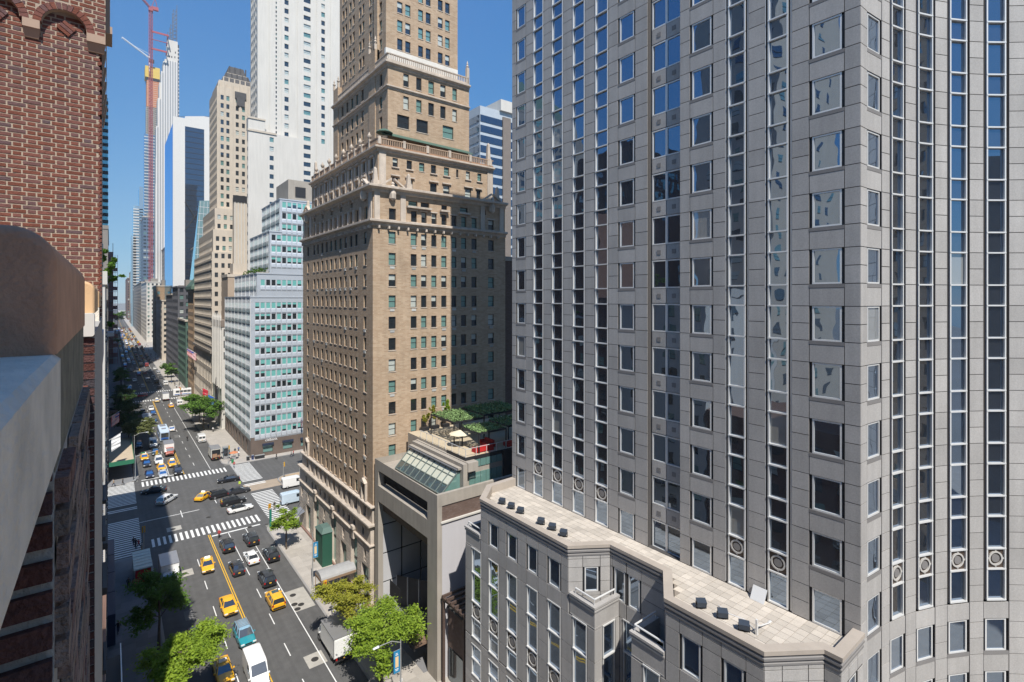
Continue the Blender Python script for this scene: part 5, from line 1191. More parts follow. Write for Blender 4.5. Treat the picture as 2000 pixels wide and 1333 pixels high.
for cx, r in arches:
    n = 15
    for i in range(n):
        a0 = math.pi * (i + .06) / n; a1 = math.pi * (i + .94) / n; q = []
        for y in (YP - .016, YT - .002):
            for rr, a in ((r + .004, a0), (r + .004, a1), (r + .105, a1), (r + .105, a0)): q.append((cx - rr * math.cos(a), y, ZS + rr * math.sin(a)))
        part('arch_brick', MB().add(q, BOXF), m_brick, own)
fP = Face((-2.6, YP), (1, 0)); bl = []
for k in range(int((ZTOP - ZS) / CH)):
    z = ZS + k * CH
    for a, b in brickrow(.7, xr + 2.6, z, CH, k + 1):
        x0, x1 = a - 2.6, b - 2.6
        for cx, r in arches:
            zz = z + CH / 2 - ZS; rr = r + .115
            if zz < rr:
                hw = math.sqrt(rr * rr - zz * zz)
                if x0 > cx - hw and x1 < cx + hw: x0 = x1
                elif x0 < cx - hw < x1: x1 = cx - hw
                elif x0 < cx + hw < x1: x0 = cx + hw
        if x1 - x0 > .03: brick_obj(fP, x0 + 2.6, x1 + 2.6, z, CH - .021, bl)
emit(own, 'arcade_brick', bl, m_brick, 200)
for cx, r in arches:                                     # brick lozenge in each tympanum
    for i in range(3):
        c, s = math.cos(R(38)), math.sin(R(38)); o = (i - 1) * .062
        mb = MB(); q = []
        for y in (YT - .03, YT):
            for a, b in ((-.09, -.026), (.09, -.026), (.09, .026), (-.09, .026)): q.append((cx + .02 + a * c - (b + o) * s * -1 * .9, y, ZS + .02 + -a * s + (b + o) * c))
        part('lozenge_brick', mb.add(q, BOXF), m_brick, own)
for x0, x1 in ((-.30, xr), (-1.06, -.86), (-1.85, -1.65)):   # stone corbels
    part('corbel', MB().box(x0, x1, YP - .02, YT, ZS - .13, ZS).add([(x0, YP + .0, ZS - .13), (x1, YP + .0, ZS - .13), (x1, YT, ZS - .13), (x0, YT, ZS - .13), (x0 + .02, YT - .03, ZS - .26), (x1 - .02, YT - .03, ZS - .26), (x1 - .02, YT, ZS - .26), (x0 + .02, YT, ZS - .26)], BOXF), m_cor, own)
for k in range(5): part('flank_corbel', MB().add([(XT, 11.4 + k * .8, ZS - .45), (XT + .02, 11.4 + k * .8, ZS - .45), (XT + .02, 11.6 + k * .8, ZS - .45), (XT, 11.6 + k * .8, ZS - .45), (XT, 11.4 + k * .8, ZS), (xr + .01, 11.4 + k * .8, ZS), (xr + .01, 11.6 + k * .8, ZS), (XT, 11.6 + k * .8, ZS)], BOXF), m_cor, own)
part('eaves', MB().box(XT, xr + .09, 11.02, 11.6, 49.5, 49.62).box(XT, xr + .06, 11.02, 11.6, 49.62, 51.2), m_cor, own)
part('tower_top', MB().box(-2.7, xr + .06, YP + .02, 15, 51, 57.5), m_brick, own)
# street flank bricks of the tower
bl = []
for k in range(120):
    z = 41.5 + k * CH
    for a, b in brickrow(4.0, 4.1, z, CH, k): bl.append(((-.1, .1, -.02, .02, 0, CH - .021), (XT, YT + .1, z), R(-90)))
emit(own, 'quoin_brick', bl, m_brick, 120)
# crenellated parapet: sill slab + rounded merlon, twice
def merlon(y0, y1, x, mt, near):
    """stone block with a rounded top edge and softened ends"""
    zt0, zt1, r, e, n = 44.885, 45.15, .075, .022, 36; rings = []
    for t in range(13):
        a = math.pi / 2 * t / 12; ins = e * (1 - math.sin(a)); yy = y0 + e * (1 - math.cos(a)); rings.append((yy, ins))
    rings.append((y1, 0)); k = n + 4; vs = []
    for yy, ins in rings:
        pr = [(-.9, zt0), (x - ins, zt0)] + [(x - r + (r - ins) * math.cos(math.pi / 2 * i / n), zt1 - r + (r - ins) * math.sin(math.pi / 2 * i / n)) for i in range(n + 1)] + [(-.9, zt1 - ins)]
        vs += [(px_, yy, pz) for px_, pz in pr]
    m = MB().add(vs, [(i * k + j, i * k + (j + 1) % k, (i + 1) * k + (j + 1) % k, (i + 1) * k + j) for i in range(len(rings) - 1) for j in range(k)] + [tuple(range(k))[::-1], tuple(range((len(rings) - 1) * k, len(rings) * k))])
    part('merlon', m, mt, own)
merlon(1.42, 2.95, -.088, m_tc, True); merlon(5.55, 6.9, -.1, m_tct, False); merlon(9.4, 10.85, -.12, m_tct, False)
def slab(y0, y1, x, z0=44.67, z1=44.885, m=m_slab):
    b = .012; pr = [(-1.2, z0), (x - b, z0), (x, z0 + b), (x, z1 - b), (x - b, z1), (-1.2, z1)]; k = len(pr); mb = MB()
    mb.add([(a, y0, c) for a, c in pr] + [(a, y1, c) for a, c in pr], [(j, (j + 1) % k, k + (j + 1) % k, k + j) for j in range(k)] + [tuple(range(k))[::-1], tuple(range(k, 2 * k))]); part('coping_slab', mb, m, own)
slab(-.45, .30, -.083); slab(.307, 1.455, -.083)
slab(5.35, 5.6, -.1, 44.7, 44.885, m_white_st); slab(9.1, 9.6, -.12)
part('scupper', MB().lathe((-.2, .32, 44.46), ((.02, 0), (.07, .02), (.09, .09), (.05, .16), (.01, .18)), 14), m_slab, own)
# rough brick end face below the slab, its street flank, and the next pier
fN = Face((-1.0, 1.458), (1, 0)); bl = []
for k in range(18):
    z = 43.42 + k * .0705
    for a, b in ((.46, .672), (.69 + (k % 3) * .02, .904)): brick_obj(fN, a, b, z, .047 + rng.uniform(-.006, .003), bl, .012)
emit(own, 'pier_brick', bl, mat('sooty_brick', (.13, .05, .04), .85, var=.5, vs=18, rnd=.4, bump=.9, bs=70, hue=(.035, .03, .035)), 60)
part('pier', MB().box(-1.1, -.094, 1.46, 2.95, 30, 44.67), m_mortd, own)
part('mossy_base', MB().box(-1.1, -.0925, 1.462, 2.95, 44.63, 44.886), mat('mossy_stone', (.2, .185, .14), .95, var=.6, vs=14, bump=.8, bs=60), own)
fF = Face((-.09, 2.95), (0, -1)); bl = []
for k in range(60):
    z = 40.4 + k * .0705
    for a, b in brickrow(.02, 1.48, z, CH, k):
        if rng.random() < .8: bl.append(((-(b - a) / 2, (b - a) / 2, -rng.uniform(0, .010), .02, 0, .055), fF.at((a + b) / 2, z), fF.rz))
emit(own, 'flank_brick', bl, m_flank, 200)
fQ = Face((-1.0, 5.4), (1, 0)); bl = []
for k in range(90):
    z = 38.6 + k * CH
    for a, b in brickrow(.6, .9, z, CH, k): brick_obj(fQ, a, b, z, CH - .014, bl, .01)
emit(own, 'pier_brick', bl, bpy.data.materials['sooty_brick'], 180)
part('pier', MB().box(-1.1, -.106, 5.405, 10.9, 0, 44.7), m_mortd, own)
part('parapet_wall', MB().box(-1.2, -.14, 2.95, 5.41, 0, 44.3), m_brick, own)
part('lower_wall', MB().box(-22, -.11, -24, 2.9, 0, 30).box(-22, -1.3, -24, 10.9, 30, 44.0), m_brick, own)
part('rear_pavilion', MB().box(-14, -1.2, -9, -1.9, 44, 52.6).box(-14, -.35, -9.5, -2.6, 52.6, 53.2), m_brick, own)
part('rear_parapet', MB().box(-1.2, -.12, -24, -1.9, 30, 45.1), m_brick, own)
Wn = []
def lwin(y0, y1, x, z0, z1, fp, cp2, w, h, lst, var=None):
    """windows on a face that looks +X (across the street)"""
    for z in fr(z0, z1, fp):
        for y in fr(y0, y1, cp2): lst.append(('far', w, h, rng.choice((0, 0, 1, 2)) if var is None else var, .06, (x, y, z), R(90)))
lwin(-22, 0, -.04, 4, 28, 3.4, 2.6, 1.2, 1.9, Wn); lwin(11.6, 14, -.06, 6, 40, 3.4, 2.0, 1.1, 1.9, Wn)
windows(own, Wn, 60, False, 'street_window')
# ---- neighbours along the near side of the street (seen in the glass opposite)
def left(nm, lab, x0, x1, y0, y1, z1, m, fp, cp2, w, h, seed, wall=None):
    t = root(nm, (x1, y0, 0), lab, 'building'); part('wall', MB().box(x0, x1, y0, y1, 0, z1), m, t); global rng; rng = random.Random(seed); L_ = []
    lwin(y0 + 1.6, y1 - 1.2, x1 + .055, 6, z1 - 3, fp, cp2, w, h, L_)
    fy = Face((x0, y0), (1, 0))
    for z in fr(6, z1 - 3, fp):
        for u in fr(max(2, x1 - x0 - 24), x1 - x0 - 1.5, cp2): L_.append(('far', w, h, rng.choice((0, 0, 1)), .06, fy.at(u, z, .055), fy.rz))
    windows(t, L_, 40, False)
    part('parapet', MB().box(x0, x1 + .12, y0 - .12, y1, z1, z1 + .9), m, t); return t
m_pale = mat('pale_grey_stone', (.52, .52, .53), .85, var=.1, vs=.4, streak=.08)
t = left('pale_stone_neighbour', 'narrow pale grey stone front right beside the brick corner tower', -20, -.3, 15.2, 24, 43, m_pale, 3.5, 2.9, 1.3, 2.0, 1)
left('low_house', 'low dark house in the row between the pale and white fronts', -22, -.3, 24.2, 44, 26, m_brn, 3.4, 2.8, 1.2, 1.9, 21)
left('white_party_wall_house', 'white house with a blank party wall and roof plants', -22, -.27, 44.2, 62, 46, m_white_st, 3.6, 6.2, 1.3, 2.0, 22)
t = left('brown_apartment_block', 'brown brick apartment block at the near corner of the avenue', -30, -.33, 62.2, 104.5, 44, m_brn, 3.3, 2.6, 1.2, 1.8, 2)
part('upper_storeys', MB().box(-30, -2.2, 70, 104.4, 44, 63), m_brn, t)
left('cream_side_slab', 'cream blank walled slab behind the near side houses', -60, -26, 46, 62, 118, m_cream, 3.6, 5.2, 1.6, 2.0, 3)
left('white_house_block', 'white painted house block adjoining the brick parapet building', -40, -.6, -70, -25, 58, m_white_st, 3.6, 4.2, 1.6, 2.2, 4)
left('brown_tall_block', 'brown apartment tower standing behind the brick parapet building', -70, -30, -60, -10, 76, m_brn, 3.3, 2.8, 1.4, 1.8, 5)
t = left('grey_tall_tower', 'tall grey office tower with a pyramid roof across the avenue', -92, -55, 160, 206, 122, m_grb, 3.7, 2.6, 1.8, 2.2, 6)
part('pyramid_roof', MB().add([(-92, 160, 122.9), (-55, 160, 122.9), (-55, 206, 122.9), (-92, 206, 122.9), (-73, 183, 146)], [(0, 1, 4), (1, 2, 4), (2, 3, 4), (3, 0, 4)]), m_verd, t)
left('brown_mid_block', 'brown apartment house set back behind the corner block', -60, -30, 84, 104, 84, m_brn, 3.3, 2.6, 1.2, 1.8, 16)
left('corner_store_building', 'dark stone building past the avenue over the tan roofed sidewalk shed', -30, -.4, 158, 206, 62, m_grb, 3.6, 2.8, 1.4, 2, 7)
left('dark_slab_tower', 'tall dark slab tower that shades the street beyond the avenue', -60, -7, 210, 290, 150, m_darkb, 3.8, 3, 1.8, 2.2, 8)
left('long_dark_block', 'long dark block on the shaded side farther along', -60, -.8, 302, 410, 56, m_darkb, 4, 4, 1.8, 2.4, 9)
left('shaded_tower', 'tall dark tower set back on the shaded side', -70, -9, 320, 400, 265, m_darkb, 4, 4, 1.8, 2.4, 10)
left('brown_brick_block', 'brown brick block past the scaffolded building', -60, -.6, 470, 900, 60, m_brn, 4, 9, 3, 2.4, 12)
tg = root('teal_glass_tower', (-1.1, 300, 56), 'teal banded glass tower rising beside the brick corner tower', 'building')
part('glass_wall', MB().box(-40, -1.1, 411, 450, 0, 172), glass('teal_band_glass', (.03, .2, .26), .3, (.5, .9, 1), .3), tg)
for k in range(30): part('floor_band', MB().box(-40.2, -.9, 410.6, 411, 40 + k * 4.4, 42.1 + k * 4.4), m_dark, tg)
# scaffolded red building
sf = root('scaffolded_building', (3.9, 420, 0), 'narrow building wrapped in red and white scaffolding at the far left kerb', 'building')
sf['label'] = 'narrow building wrapped in red scaffolding on the shaded side of the street'
part('wall', MB().box(-30, 1.8, 452, 480, 0, 78), m_pinkb, sf)
sc_ = MB(); 
for x in (-.5, 1.2, 2.6, 4.0): part('scaffold_post', MB().box(x, x + .18, 450.6, 450.8, 0, 76), m_crane, sf)
for k in range(22): part('scaffold_deck', MB().box(-.6, 4.2, 450.2, 451.8, 4 + k * 3.3, 4.25 + k * 3.3), m_crane if k % 2 else m_white_st, sf)
for k in range(11): part('scaffold_net', MB().box(-.5, 4.1, 450.9, 451, 5 + k * 6.6, 7.6 + k * 6.6), m_pinkb, sf)
part('hoist_mast', MB().box(1.4, 1.7, 451, 451.3, 76, 84), m_grb, sf)
# roof plants on the pale neighbour
rp = root('roof_garden', (-.6, 58, 46.2), 'bushy green plants spilling over the pale stone parapet', 'planting')
mb = MB(); leaves(2200, (-.4, 55, 47.6), (.85, 3.0, 1.5), 5, .16, m=mb); leaves(500, (.1, 56.5, 46.9), (.9, 1.2, .5), 6, .14, m=mb); part('foliage', mb, lf_green, rp, kind='stuff'); part('planter', MB().box(-1.6, -.2, 54, 60, 46.0, 46.8), m_conc, rp)
rp = root('balcony_plants', (-.1, 70, 39), 'small green plants on a balcony below the roof garden', 'planting')
mb = MB(); leaves(400, (.0, 72, 42.2), (.5, 1.2, .7), 7, .14, m=mb); part('foliage', mb, lf_green, rp, kind='stuff'); part('balcony', MB().box(-.4, .35, 70, 74, 41.0, 41.4), m_pale, rp)
# sidewalk sheds
def shed(nm, lab, y0, y1, z, m, fas):
    t = root(nm, (0, y0, WK), lab, 'shed'); part('roof', MB().box(-.2, 4.7, y0, y1, z, z + .15), m, t)
    part('fascia', MB().box(4.7, 4.8, y0 - .1, y1, z - .35, z + .7), fas, t); part('fascia', MB().box(-.2, 4.7, y0 - .1, y0, z - .35, z + .7), fas, t)
    for y in fr(y0 + .3, y1, 5.5): part('post', MB().box(4.5, 4.64, y - .07, y + .07, WK - .01, z), m_dark, t)
    part('header', MB().box(4.48, 4.68, y0 + .01, y1 - .01, z - .25, z - .005), m_dark, t)
shed('sidewalk_shed', 'tan roofed sidewalk shed with green fascia at the avenue corner', 158, 186, 4.6, mat('tan_plywood', (.5, .41, .3), .9, var=.15), mat('shed_green', (.03, .16, .09), .6))
shed('dark_canopy', 'dark flat canopy over the shaded pavement farther along', 236, 262, 5, m_grb, m_dark)
# navy store front and steel balcony at the near pavement
nv = root('navy_storefront', (0, 84, 0), 'navy panelled store front projecting onto the near pavement', 'storefront')
for k in range(4): part('panel', MB().box(-.3, .55, 84 + k * 6.6, 90.4 + k * 6.6, WK - .01, 4.2), mat('navy_panel', (.03, .045, .09), .5) if k == 0 else bpy.data.materials['navy_panel'], nv)
bcn = root('steel_balcony', (-.2, 50, 14), 'white steel balcony frame with railings on the near side front', 'balcony')
part('deck', MB().box(-.3, .75, 50, 56, 14, 14.12), m_dark, bcn)
part('rail', MB().box(.68, .76, 50, 56, 15.0, 15.1), m_alum, bcn); part('rail', MB().box(-.3, .68, 50, 50.08, 15.0, 15.1), m_alum, bcn)
for k in range(19): part('baluster', MB().box(.7, .74, 50 + k * .325, 50.05 + k * .325, 14.1, 15.0), m_alum, bcn)
for y in (50.05, 55.9): part('bracket', MB().tube((-.3, y, 13), (.7, y, 14.02), .05), m_alum, bcn)
# ---------------------------------------------------------------- vehicles (local +y is forward, origin on the road)
m_paint = mat('vehicle_paint', (1, 1, 1), .32, 0, var=.03, objcol=True, coat=.6, spec=.5)
m_tyre = mat('tyre', (.018, .018, .018), .85, var=0); m_rim = mat('rim', (.45, .45, .46), .35, .7, var=0); m_trim = mat('black_trim', (.02, .02, .021), .6, var=0)
m_hl = mat('headlight_lens', (.75, .77, .78), .15, 0, var=0); m_tl = mat('taillight_lens', (.4, .012, .012), .25, var=0); m_plate = mat('number_plate', (.8, .45, .05), .5, var=0); m_steel = mat('brushed_steel', (.45, .45, .46), .4, .6)
m_boxw = mat('truck_box', (1, 1, 1), .5, 0, var=.06, vs=1.5, objcol=True, streak=.05)
VM = {}
def loft(st, m=0):
    mb = MB(); vs = []
    for y, w, zl, zm, zt in st: vs += [(-w * .86, y, zl), (-w, y, zl + .16), (-w, y, zm), (-w * .95, y, zt - .05), (-w * .74, y, zt), (0, y, zt + .025), (w * .74, y, zt), (w * .95, y, zt - .05), (w, y, zm), (w, y, zl + .16), (w * .86, y, zl)]
    k = 11; n = len(st)
    mb.add(vs, [(i * k + j, i * k + (j + 1) % k, (i + 1) * k + (j + 1) % k, (i + 1) * k + j) for i in range(n - 1) for j in range(k)] + [tuple(range(k)), tuple(range((n - 1) * k, n * k))[::-1]], m); return mb
def wheelmb(r=.34, w=.22):
    t = MB(); n = 14; pr = [(r * .62, -w / 2), (r * .94, -w / 2), (r, -w / 4), (r, w / 4), (r * .94, w / 2), (r * .62, w / 2)]
    t.add([(x, q * math.cos(2 * math.pi * i / n), q * math.sin(2 * math.pi * i / n)) for q, x in pr for i in range(n)], [(k * n + i, k * n + (i + 1) % n, (k + 1) * n + (i + 1) % n, (k + 1) * n + i) for k in range(5) for i in range(n)])
    h = MB(); h.add([(x, q * math.cos(2 * math.pi * i / n), q * math.sin(2 * math.pi * i / n)) for q, x in ((.01, -w * .45), (r * .3, -w * .48), (r * .63, -w * .35), (r * .63, w * .35), (r * .3, w * .48), (.01, w * .45)) for i in range(n)], [(k * n + i, k * n + (i + 1) % n, (k + 1) * n + (i + 1) % n, (k + 1) * n + i) for k in range(5) for i in range(n)])
    return t, h
def P_(lst, name, mb, m, loc=(0, 0, 0), sub=(), smooth=False): lst.append((name, mb.mesh(name, m, smooth), loc, [(n, q.mesh(n, k)) for n, q, k in sub]))
def quadp(a, b, c, d): return MB().add([a, b, c, d], [(0, 1, 2, 3)])
def cabin(l, zb_, zr, yb0, yb1, yr0, yr1, wb, wr, bp=(0,)):
    """glazed cabin between belt (zb_) and roof (zr)"""
    B = lambda s, y, e=0: (s * (wb + e), y, zb_); T = lambda s, y, e=0: (s * (wr + e), y, zr)
    P_(l, 'windscreen', quadp(B(-1, yb1), B(1, yb1), T(1, yr1), T(-1, yr1)), g_car); P_(l, 'rear_window', quadp(B(1, yb0), B(-1, yb0), T(-1, yr0), T(1, yr0)), g_car)
    for s in (-1, 1): P_(l, 'side_window', quadp(B(s, yb0), B(s, yb1), T(s, yr1), T(s, yr0)), g_car)
    rf = MB(); k = .05
    vs = []
    for y, z in ((yr0 - .06, zr - .05), (yr0 + .08, zr + .03), ((yr0 + yr1) / 2, zr + .07), (yr1 - .08, zr + .03), (yr1 + .06, zr - .05)): vs += [(-wr - .03, y, z - .07), (-wr * .9, y, z), (0, y, z + .03), (wr * .9, y, z), (wr + .03, y, z - .07)]
    rf.add(vs, [(i * 5 + j, i * 5 + j + 1, (i + 1) * 5 + j + 1, (i + 1) * 5 + j) for i in range(4) for j in range(4)])
    for s in (-1, 1):
        for (yb, yr) in ((yb0, yr0), (yb1, yr1)): rf.tube(B(s, yb, .0), T(s, yr, .0), .05, .045, 5)
        for t in bp:
            yb = yb0 + (yb1 - yb0) * t if t else (yb0 + yb1) / 2; yr = yr0 + (yr1 - yr0) * (t or .5); rf.tube(B(s, yb, .005), T(s, yr, .01), .045, .045, 4)
    P_(l, 'roof', rf, m_paint, smooth=False)
def running(l, yw, wx, r, L0, L1, w, zh, zt, hs=.3, ht=.25):
    t, h = wheelmb(r); tm, hm = t.mesh('wheel', m_tyre, True), h.mesh('rim', m_rim, True)
    for y in yw:
        for s in (-1, 1): l.append(('wheel', tm, (s * (wx - .11), y, r), [('rim', hm)]))
    for s in (-1, 1):
        P_(l, 'headlight', MB().box(-.2, .2, -.05, .06, -.07, .07), m_hl, (s * w * .72, L1 - .05, zh)); P_(l, 'taillight', MB().box(-.1, .1, -.05, .05, -.16, .1), m_tl, (s * w * .84, L0 + .04, zt))
        P_(l, 'mirror', MB().box(-.11, .11, -.06, .06, -.07, .07), m_paint, (s * (w + .08), L1 - 1.75 if L1 < 2.7 else L1 - 1.2, zh + .33))
    P_(l, 'bumper', MB().box(-w * .82, w * .82, -.05, .05, -.1, .1), m_trim, (0, L1 + .0, zh - .26)); P_(l, 'grille', MB().box(-w * .42, w * .42, -.03, .05, -.07, .07), m_trim, (0, L1 - .02, zh - .03))
    P_(l, 'rear_bumper', MB().box(-w * .84, w * .84, -.06, .04, -.1, .08), m_trim, (0, L0, zt - .42)); P_(l, 'number_plate', MB().box(-.16, .16, -.015, .0, -.08, .08), m_plate, (0, L0 - .01, zt - .12))
def proto(kind):
    global g_car
    if kind in VM: return VM[kind]
    l = []; VM[kind] = l; base = kind.split('+')[0]
    if base == 'sedan':
        P_(l, 'body', loft([(-2.4, .72, .42, .6, .78), (-2.34, .86, .28, .62, .93), (-1.7, .91, .2, .62, .99), (-.6, .925, .2, .6, .96), (.7, .925, .2, .6, .93), (1.35, .91, .2, .6, .89), (2.05, .88, .22, .55, .8), (2.34, .8, .28, .5, .68), (2.42, .68, .36, .46, .58)]), m_paint, smooth=False)
        cabin(l, .93, 1.41, -1.85, 1.05, -1.1, .28, .8, .6); running(l, (-1.42, 1.42), .92, .33, -2.4, 2.4, .92, .64, .78)
    elif base == 'suv':
        P_(l, 'body', loft([(-2.42, .84, .42, .8, 1.0), (-2.38, .92, .32, .8, 1.1), (-1.6, .96, .26, .8, 1.1), (0, .97, .25, .78, 1.08), (1.0, .965, .25, .78, 1.05), (1.6, .95, .26, .76, 1.0), (2.2, .9, .3, .7, .92), (2.4, .82, .36, .62, .82), (2.46, .74, .42, .55, .7)]), m_paint)
        cabin(l, 1.07, 1.72, -2.36, 1.15, -2.05, .42, .87, .68, (.33, .66)); running(l, (-1.45, 1.45), .98, .37, -2.42, 2.44, .96, .78, 1.0)
    elif base == 'van':
        P_(l, 'body', loft([(-2.85, .9, .4, 1.2, 2.2), (-2.8, .98, .34, 1.2, 2.4), (-2.4, 1.0, .32, 1.2, 2.48), (.6, 1.0, .32, 1.2, 2.46), (1.05, .99, .32, 1.1, 2.34), (1.95, .97, .32, .9, 1.45), (2.2, .95, .32, .8, 1.22), (2.7, .88, .36, .7, 1.02), (2.84, .78, .42, .6, .8)]), m_paint)
        P_(l, 'windscreen', quadp((-.84, 1.93, 1.52), (.84, 1.93, 1.52), (.78, 1.11, 2.33), (-.78, 1.11, 2.33)), g_car)
        for s in (-1, 1): P_(l, 'side_window', quadp((s * 1.005, .2, 1.42), (s * .99, 1.6, 1.42), (s * .955, 1.05, 2.08), (s * .97, .2, 2.15)), g_car)
        for s in (-1, 1): P_(l, 'rear_window', MB().box(-.36, .36, -.02, .02, -.3, .3), g_car, (s * .44, -2.84, 1.75))
        running(l, (-1.8, 1.85), 1.0, .37, -2.84, 2.82, .98, .86, 1.1)
    elif base == 'truck':
        bx = MB().box(-1.2, 1.2, -3.7, 1.15, .95, 3.35); P_(l, 'cargo_box', bx, m_boxw)
        P_(l, 'roof_edge', MB().box(-1.23, 1.23, -3.73, 1.18, 3.27, 3.37).box(-1.23, -1.15, -3.73, -3.65, .95, 3.27).box(1.15, 1.23, -3.73, -3.65, .95, 3.27), m_steel)
        if '+open' in kind:
            P_(l, 'open_door_void', MB().box(-1.05, 1.05, -3.72, -3.69, 1.0, 3.1), m_black); P_(l, 'cargo', MB().box(-.9, .2, -3.76, -3.72, 1.0, 2.0).box(.3, .95, -3.76, -3.72, 1.0, 1.6), m_terr)
        else:
            for k in range(5): P_(l, 'door_slat', MB().box(-1.08, 1.08, -3.74, -3.71, 1.0 + k * .43, 1.4 + k * .43), m_boxw)
        P_(l, 'chassis', MB().box(-.5, .5, -3.7, 2.9, .55, .95), m_trim); P_(l, 'tail_step', MB().box(-1.1, 1.1, -3.95, -3.7, .5, .62), m_trim)
        P_(l, 'cab', loft([(1.3, 1.0, .5, 1.4, 2.35), (1.9, 1.02, .45, 1.4, 2.4), (2.2, 1.02, .45, 1.3, 2.3), (2.75, 1.0, .45, 1.1, 1.5), (3.2, .97, .48, .95, 1.3), (3.35, .85, .55, .8, 1.05)]), m_paint)
        P_(l, 'windscreen', quadp((-.9, 2.74, 1.56), (.9, 2.74, 1.56), (.84, 2.24, 2.28), (-.84, 2.24, 2.28)), g_car)
        for s in (-1, 1): P_(l, 'side_window', quadp((s * 1.025, 1.5, 1.5), (s * 1.02, 2.5, 1.5), (s * .99, 2.2, 2.1), (s * .99, 1.5, 2.15)), g_car)
        running(l, (-2.3, 2.4), 1.1, .45, -3.7, 3.33, 1.0, .95, .75)
    elif base == 'bus':
        P_(l, 'body', MB().prism([(-1.25, -6), (1.25, -6), (1.27, 5.7), (1.05, 6.05), (-1.05, 6.05), (-1.27, 5.7)], .35, 3.0), m_paint); P_(l, 'roof', MB().prism([(-1.15, -5.9), (1.15, -5.9), (1.17, 5.6), (.9, 5.9), (-.9, 5.9), (-1.17, 5.6)], 3.0, 3.14), m_boxw)
        P_(l, 'roof_unit', MB().box(-.8, .8, -4.6, -2.2, 3.14, 3.35).box(-.6, .6, .6, 2.2, 3.14, 3.26), m_steel); P_(l, 'windscreen', MB().box(-1.0, 1.0, 6.05, 6.08, 1.3, 2.7), g_car)
        for s in (-1, 1):
            for k in range(7): P_(l, 'side_window', MB().box(-.015, .015, 0, 1.35, 0, 1.0), g_car, (s * 1.275, -5.3 + k * 1.5, 1.55))
            P_(l, 'side_stripe', MB().box(-.012, .012, -5.8, 5.5, 0, .35), mat('bus_blue', (.02, .1, .35), .4) if 'bus_blue' not in bpy.data.materials else bpy.data.materials['bus_blue'], (s * 1.272, 0, .6))
        P_(l, 'front_panel', MB().box(-1.0, 1.0, 6.05, 6.07, .5, 1.25), bpy.data.materials['bus_blue']); running(l, (-3.2, 3.6), 1.27, .48, -6, 6.05, 1.2, .85, 1.1)
    elif base == 'lite':
        keep = g_car; g_car = m_trim
        P_(l, 'body', loft([(-2.38, .82, .3, .62, .92), (-1.6, .92, .22, .62, .98), (.8, .92, .22, .6, .94), (2.2, .85, .25, .52, .76), (2.4, .72, .34, .46, .6)]), m_paint); l2 = []
        cabin(l, .93, 1.45, -1.9, 1.05, -1.3, .3, .82, .64); g_car = keep
    if '+taxi' in kind: P_(l, 'roof_sign', MB().box(-.42, .42, -.14, .14, 0, .24).add([(-.42, -.14, .24), (.42, -.14, .24), (.42, .14, .24), (-.42, .14, .24), (-.36, 0, .4), (.36, 0, .4)], [(0, 1, 5, 4), (1, 2, 5), (2, 3, 4, 5), (3, 0, 4)]), m_wtext, (0, -.35, 1.5 if 'sedan' in kind else 1.8))
    if '+rack' in kind:
        for k in range(6): P_(l, 'rack_bar', MB().box(-.62, .62, -.03, .03, 0, .05), m_steel, (0, -1.7 + k * .33, 1.84))
        for s in (-1, 1): P_(l, 'rack_rail', MB().box(-.03, .03, -1.8, .1, 0, .06), m_steel, (s * .62, 0, 1.82))
    return l
def vehicle(name, kind, x, y, rz, col, label, cat, group=None):
    t = root(name, (x, y, .008), label, cat, group, R(rz))
    for nm, me, loc, sub in proto(kind):
        o = obj(nm, me, t, loc); o.color = (*col, 1)
        for n2, m2 in sub: obj(n2, m2, o).color = (*col, 1)
    return t
TAXI, BLK, WHT, NAVY, GREY, SILV = (.86, .45, .01), (.013, .013, .016), (.80, .80, .79), (.018, .024, .04), (.09, .09, .1), (.42, .43, .45)
GT, GQ, GA, GP = 'cars on the near block', 'traffic waiting beyond the avenue', 'cars crossing on the avenue', 'vehicles parked along the kerb'
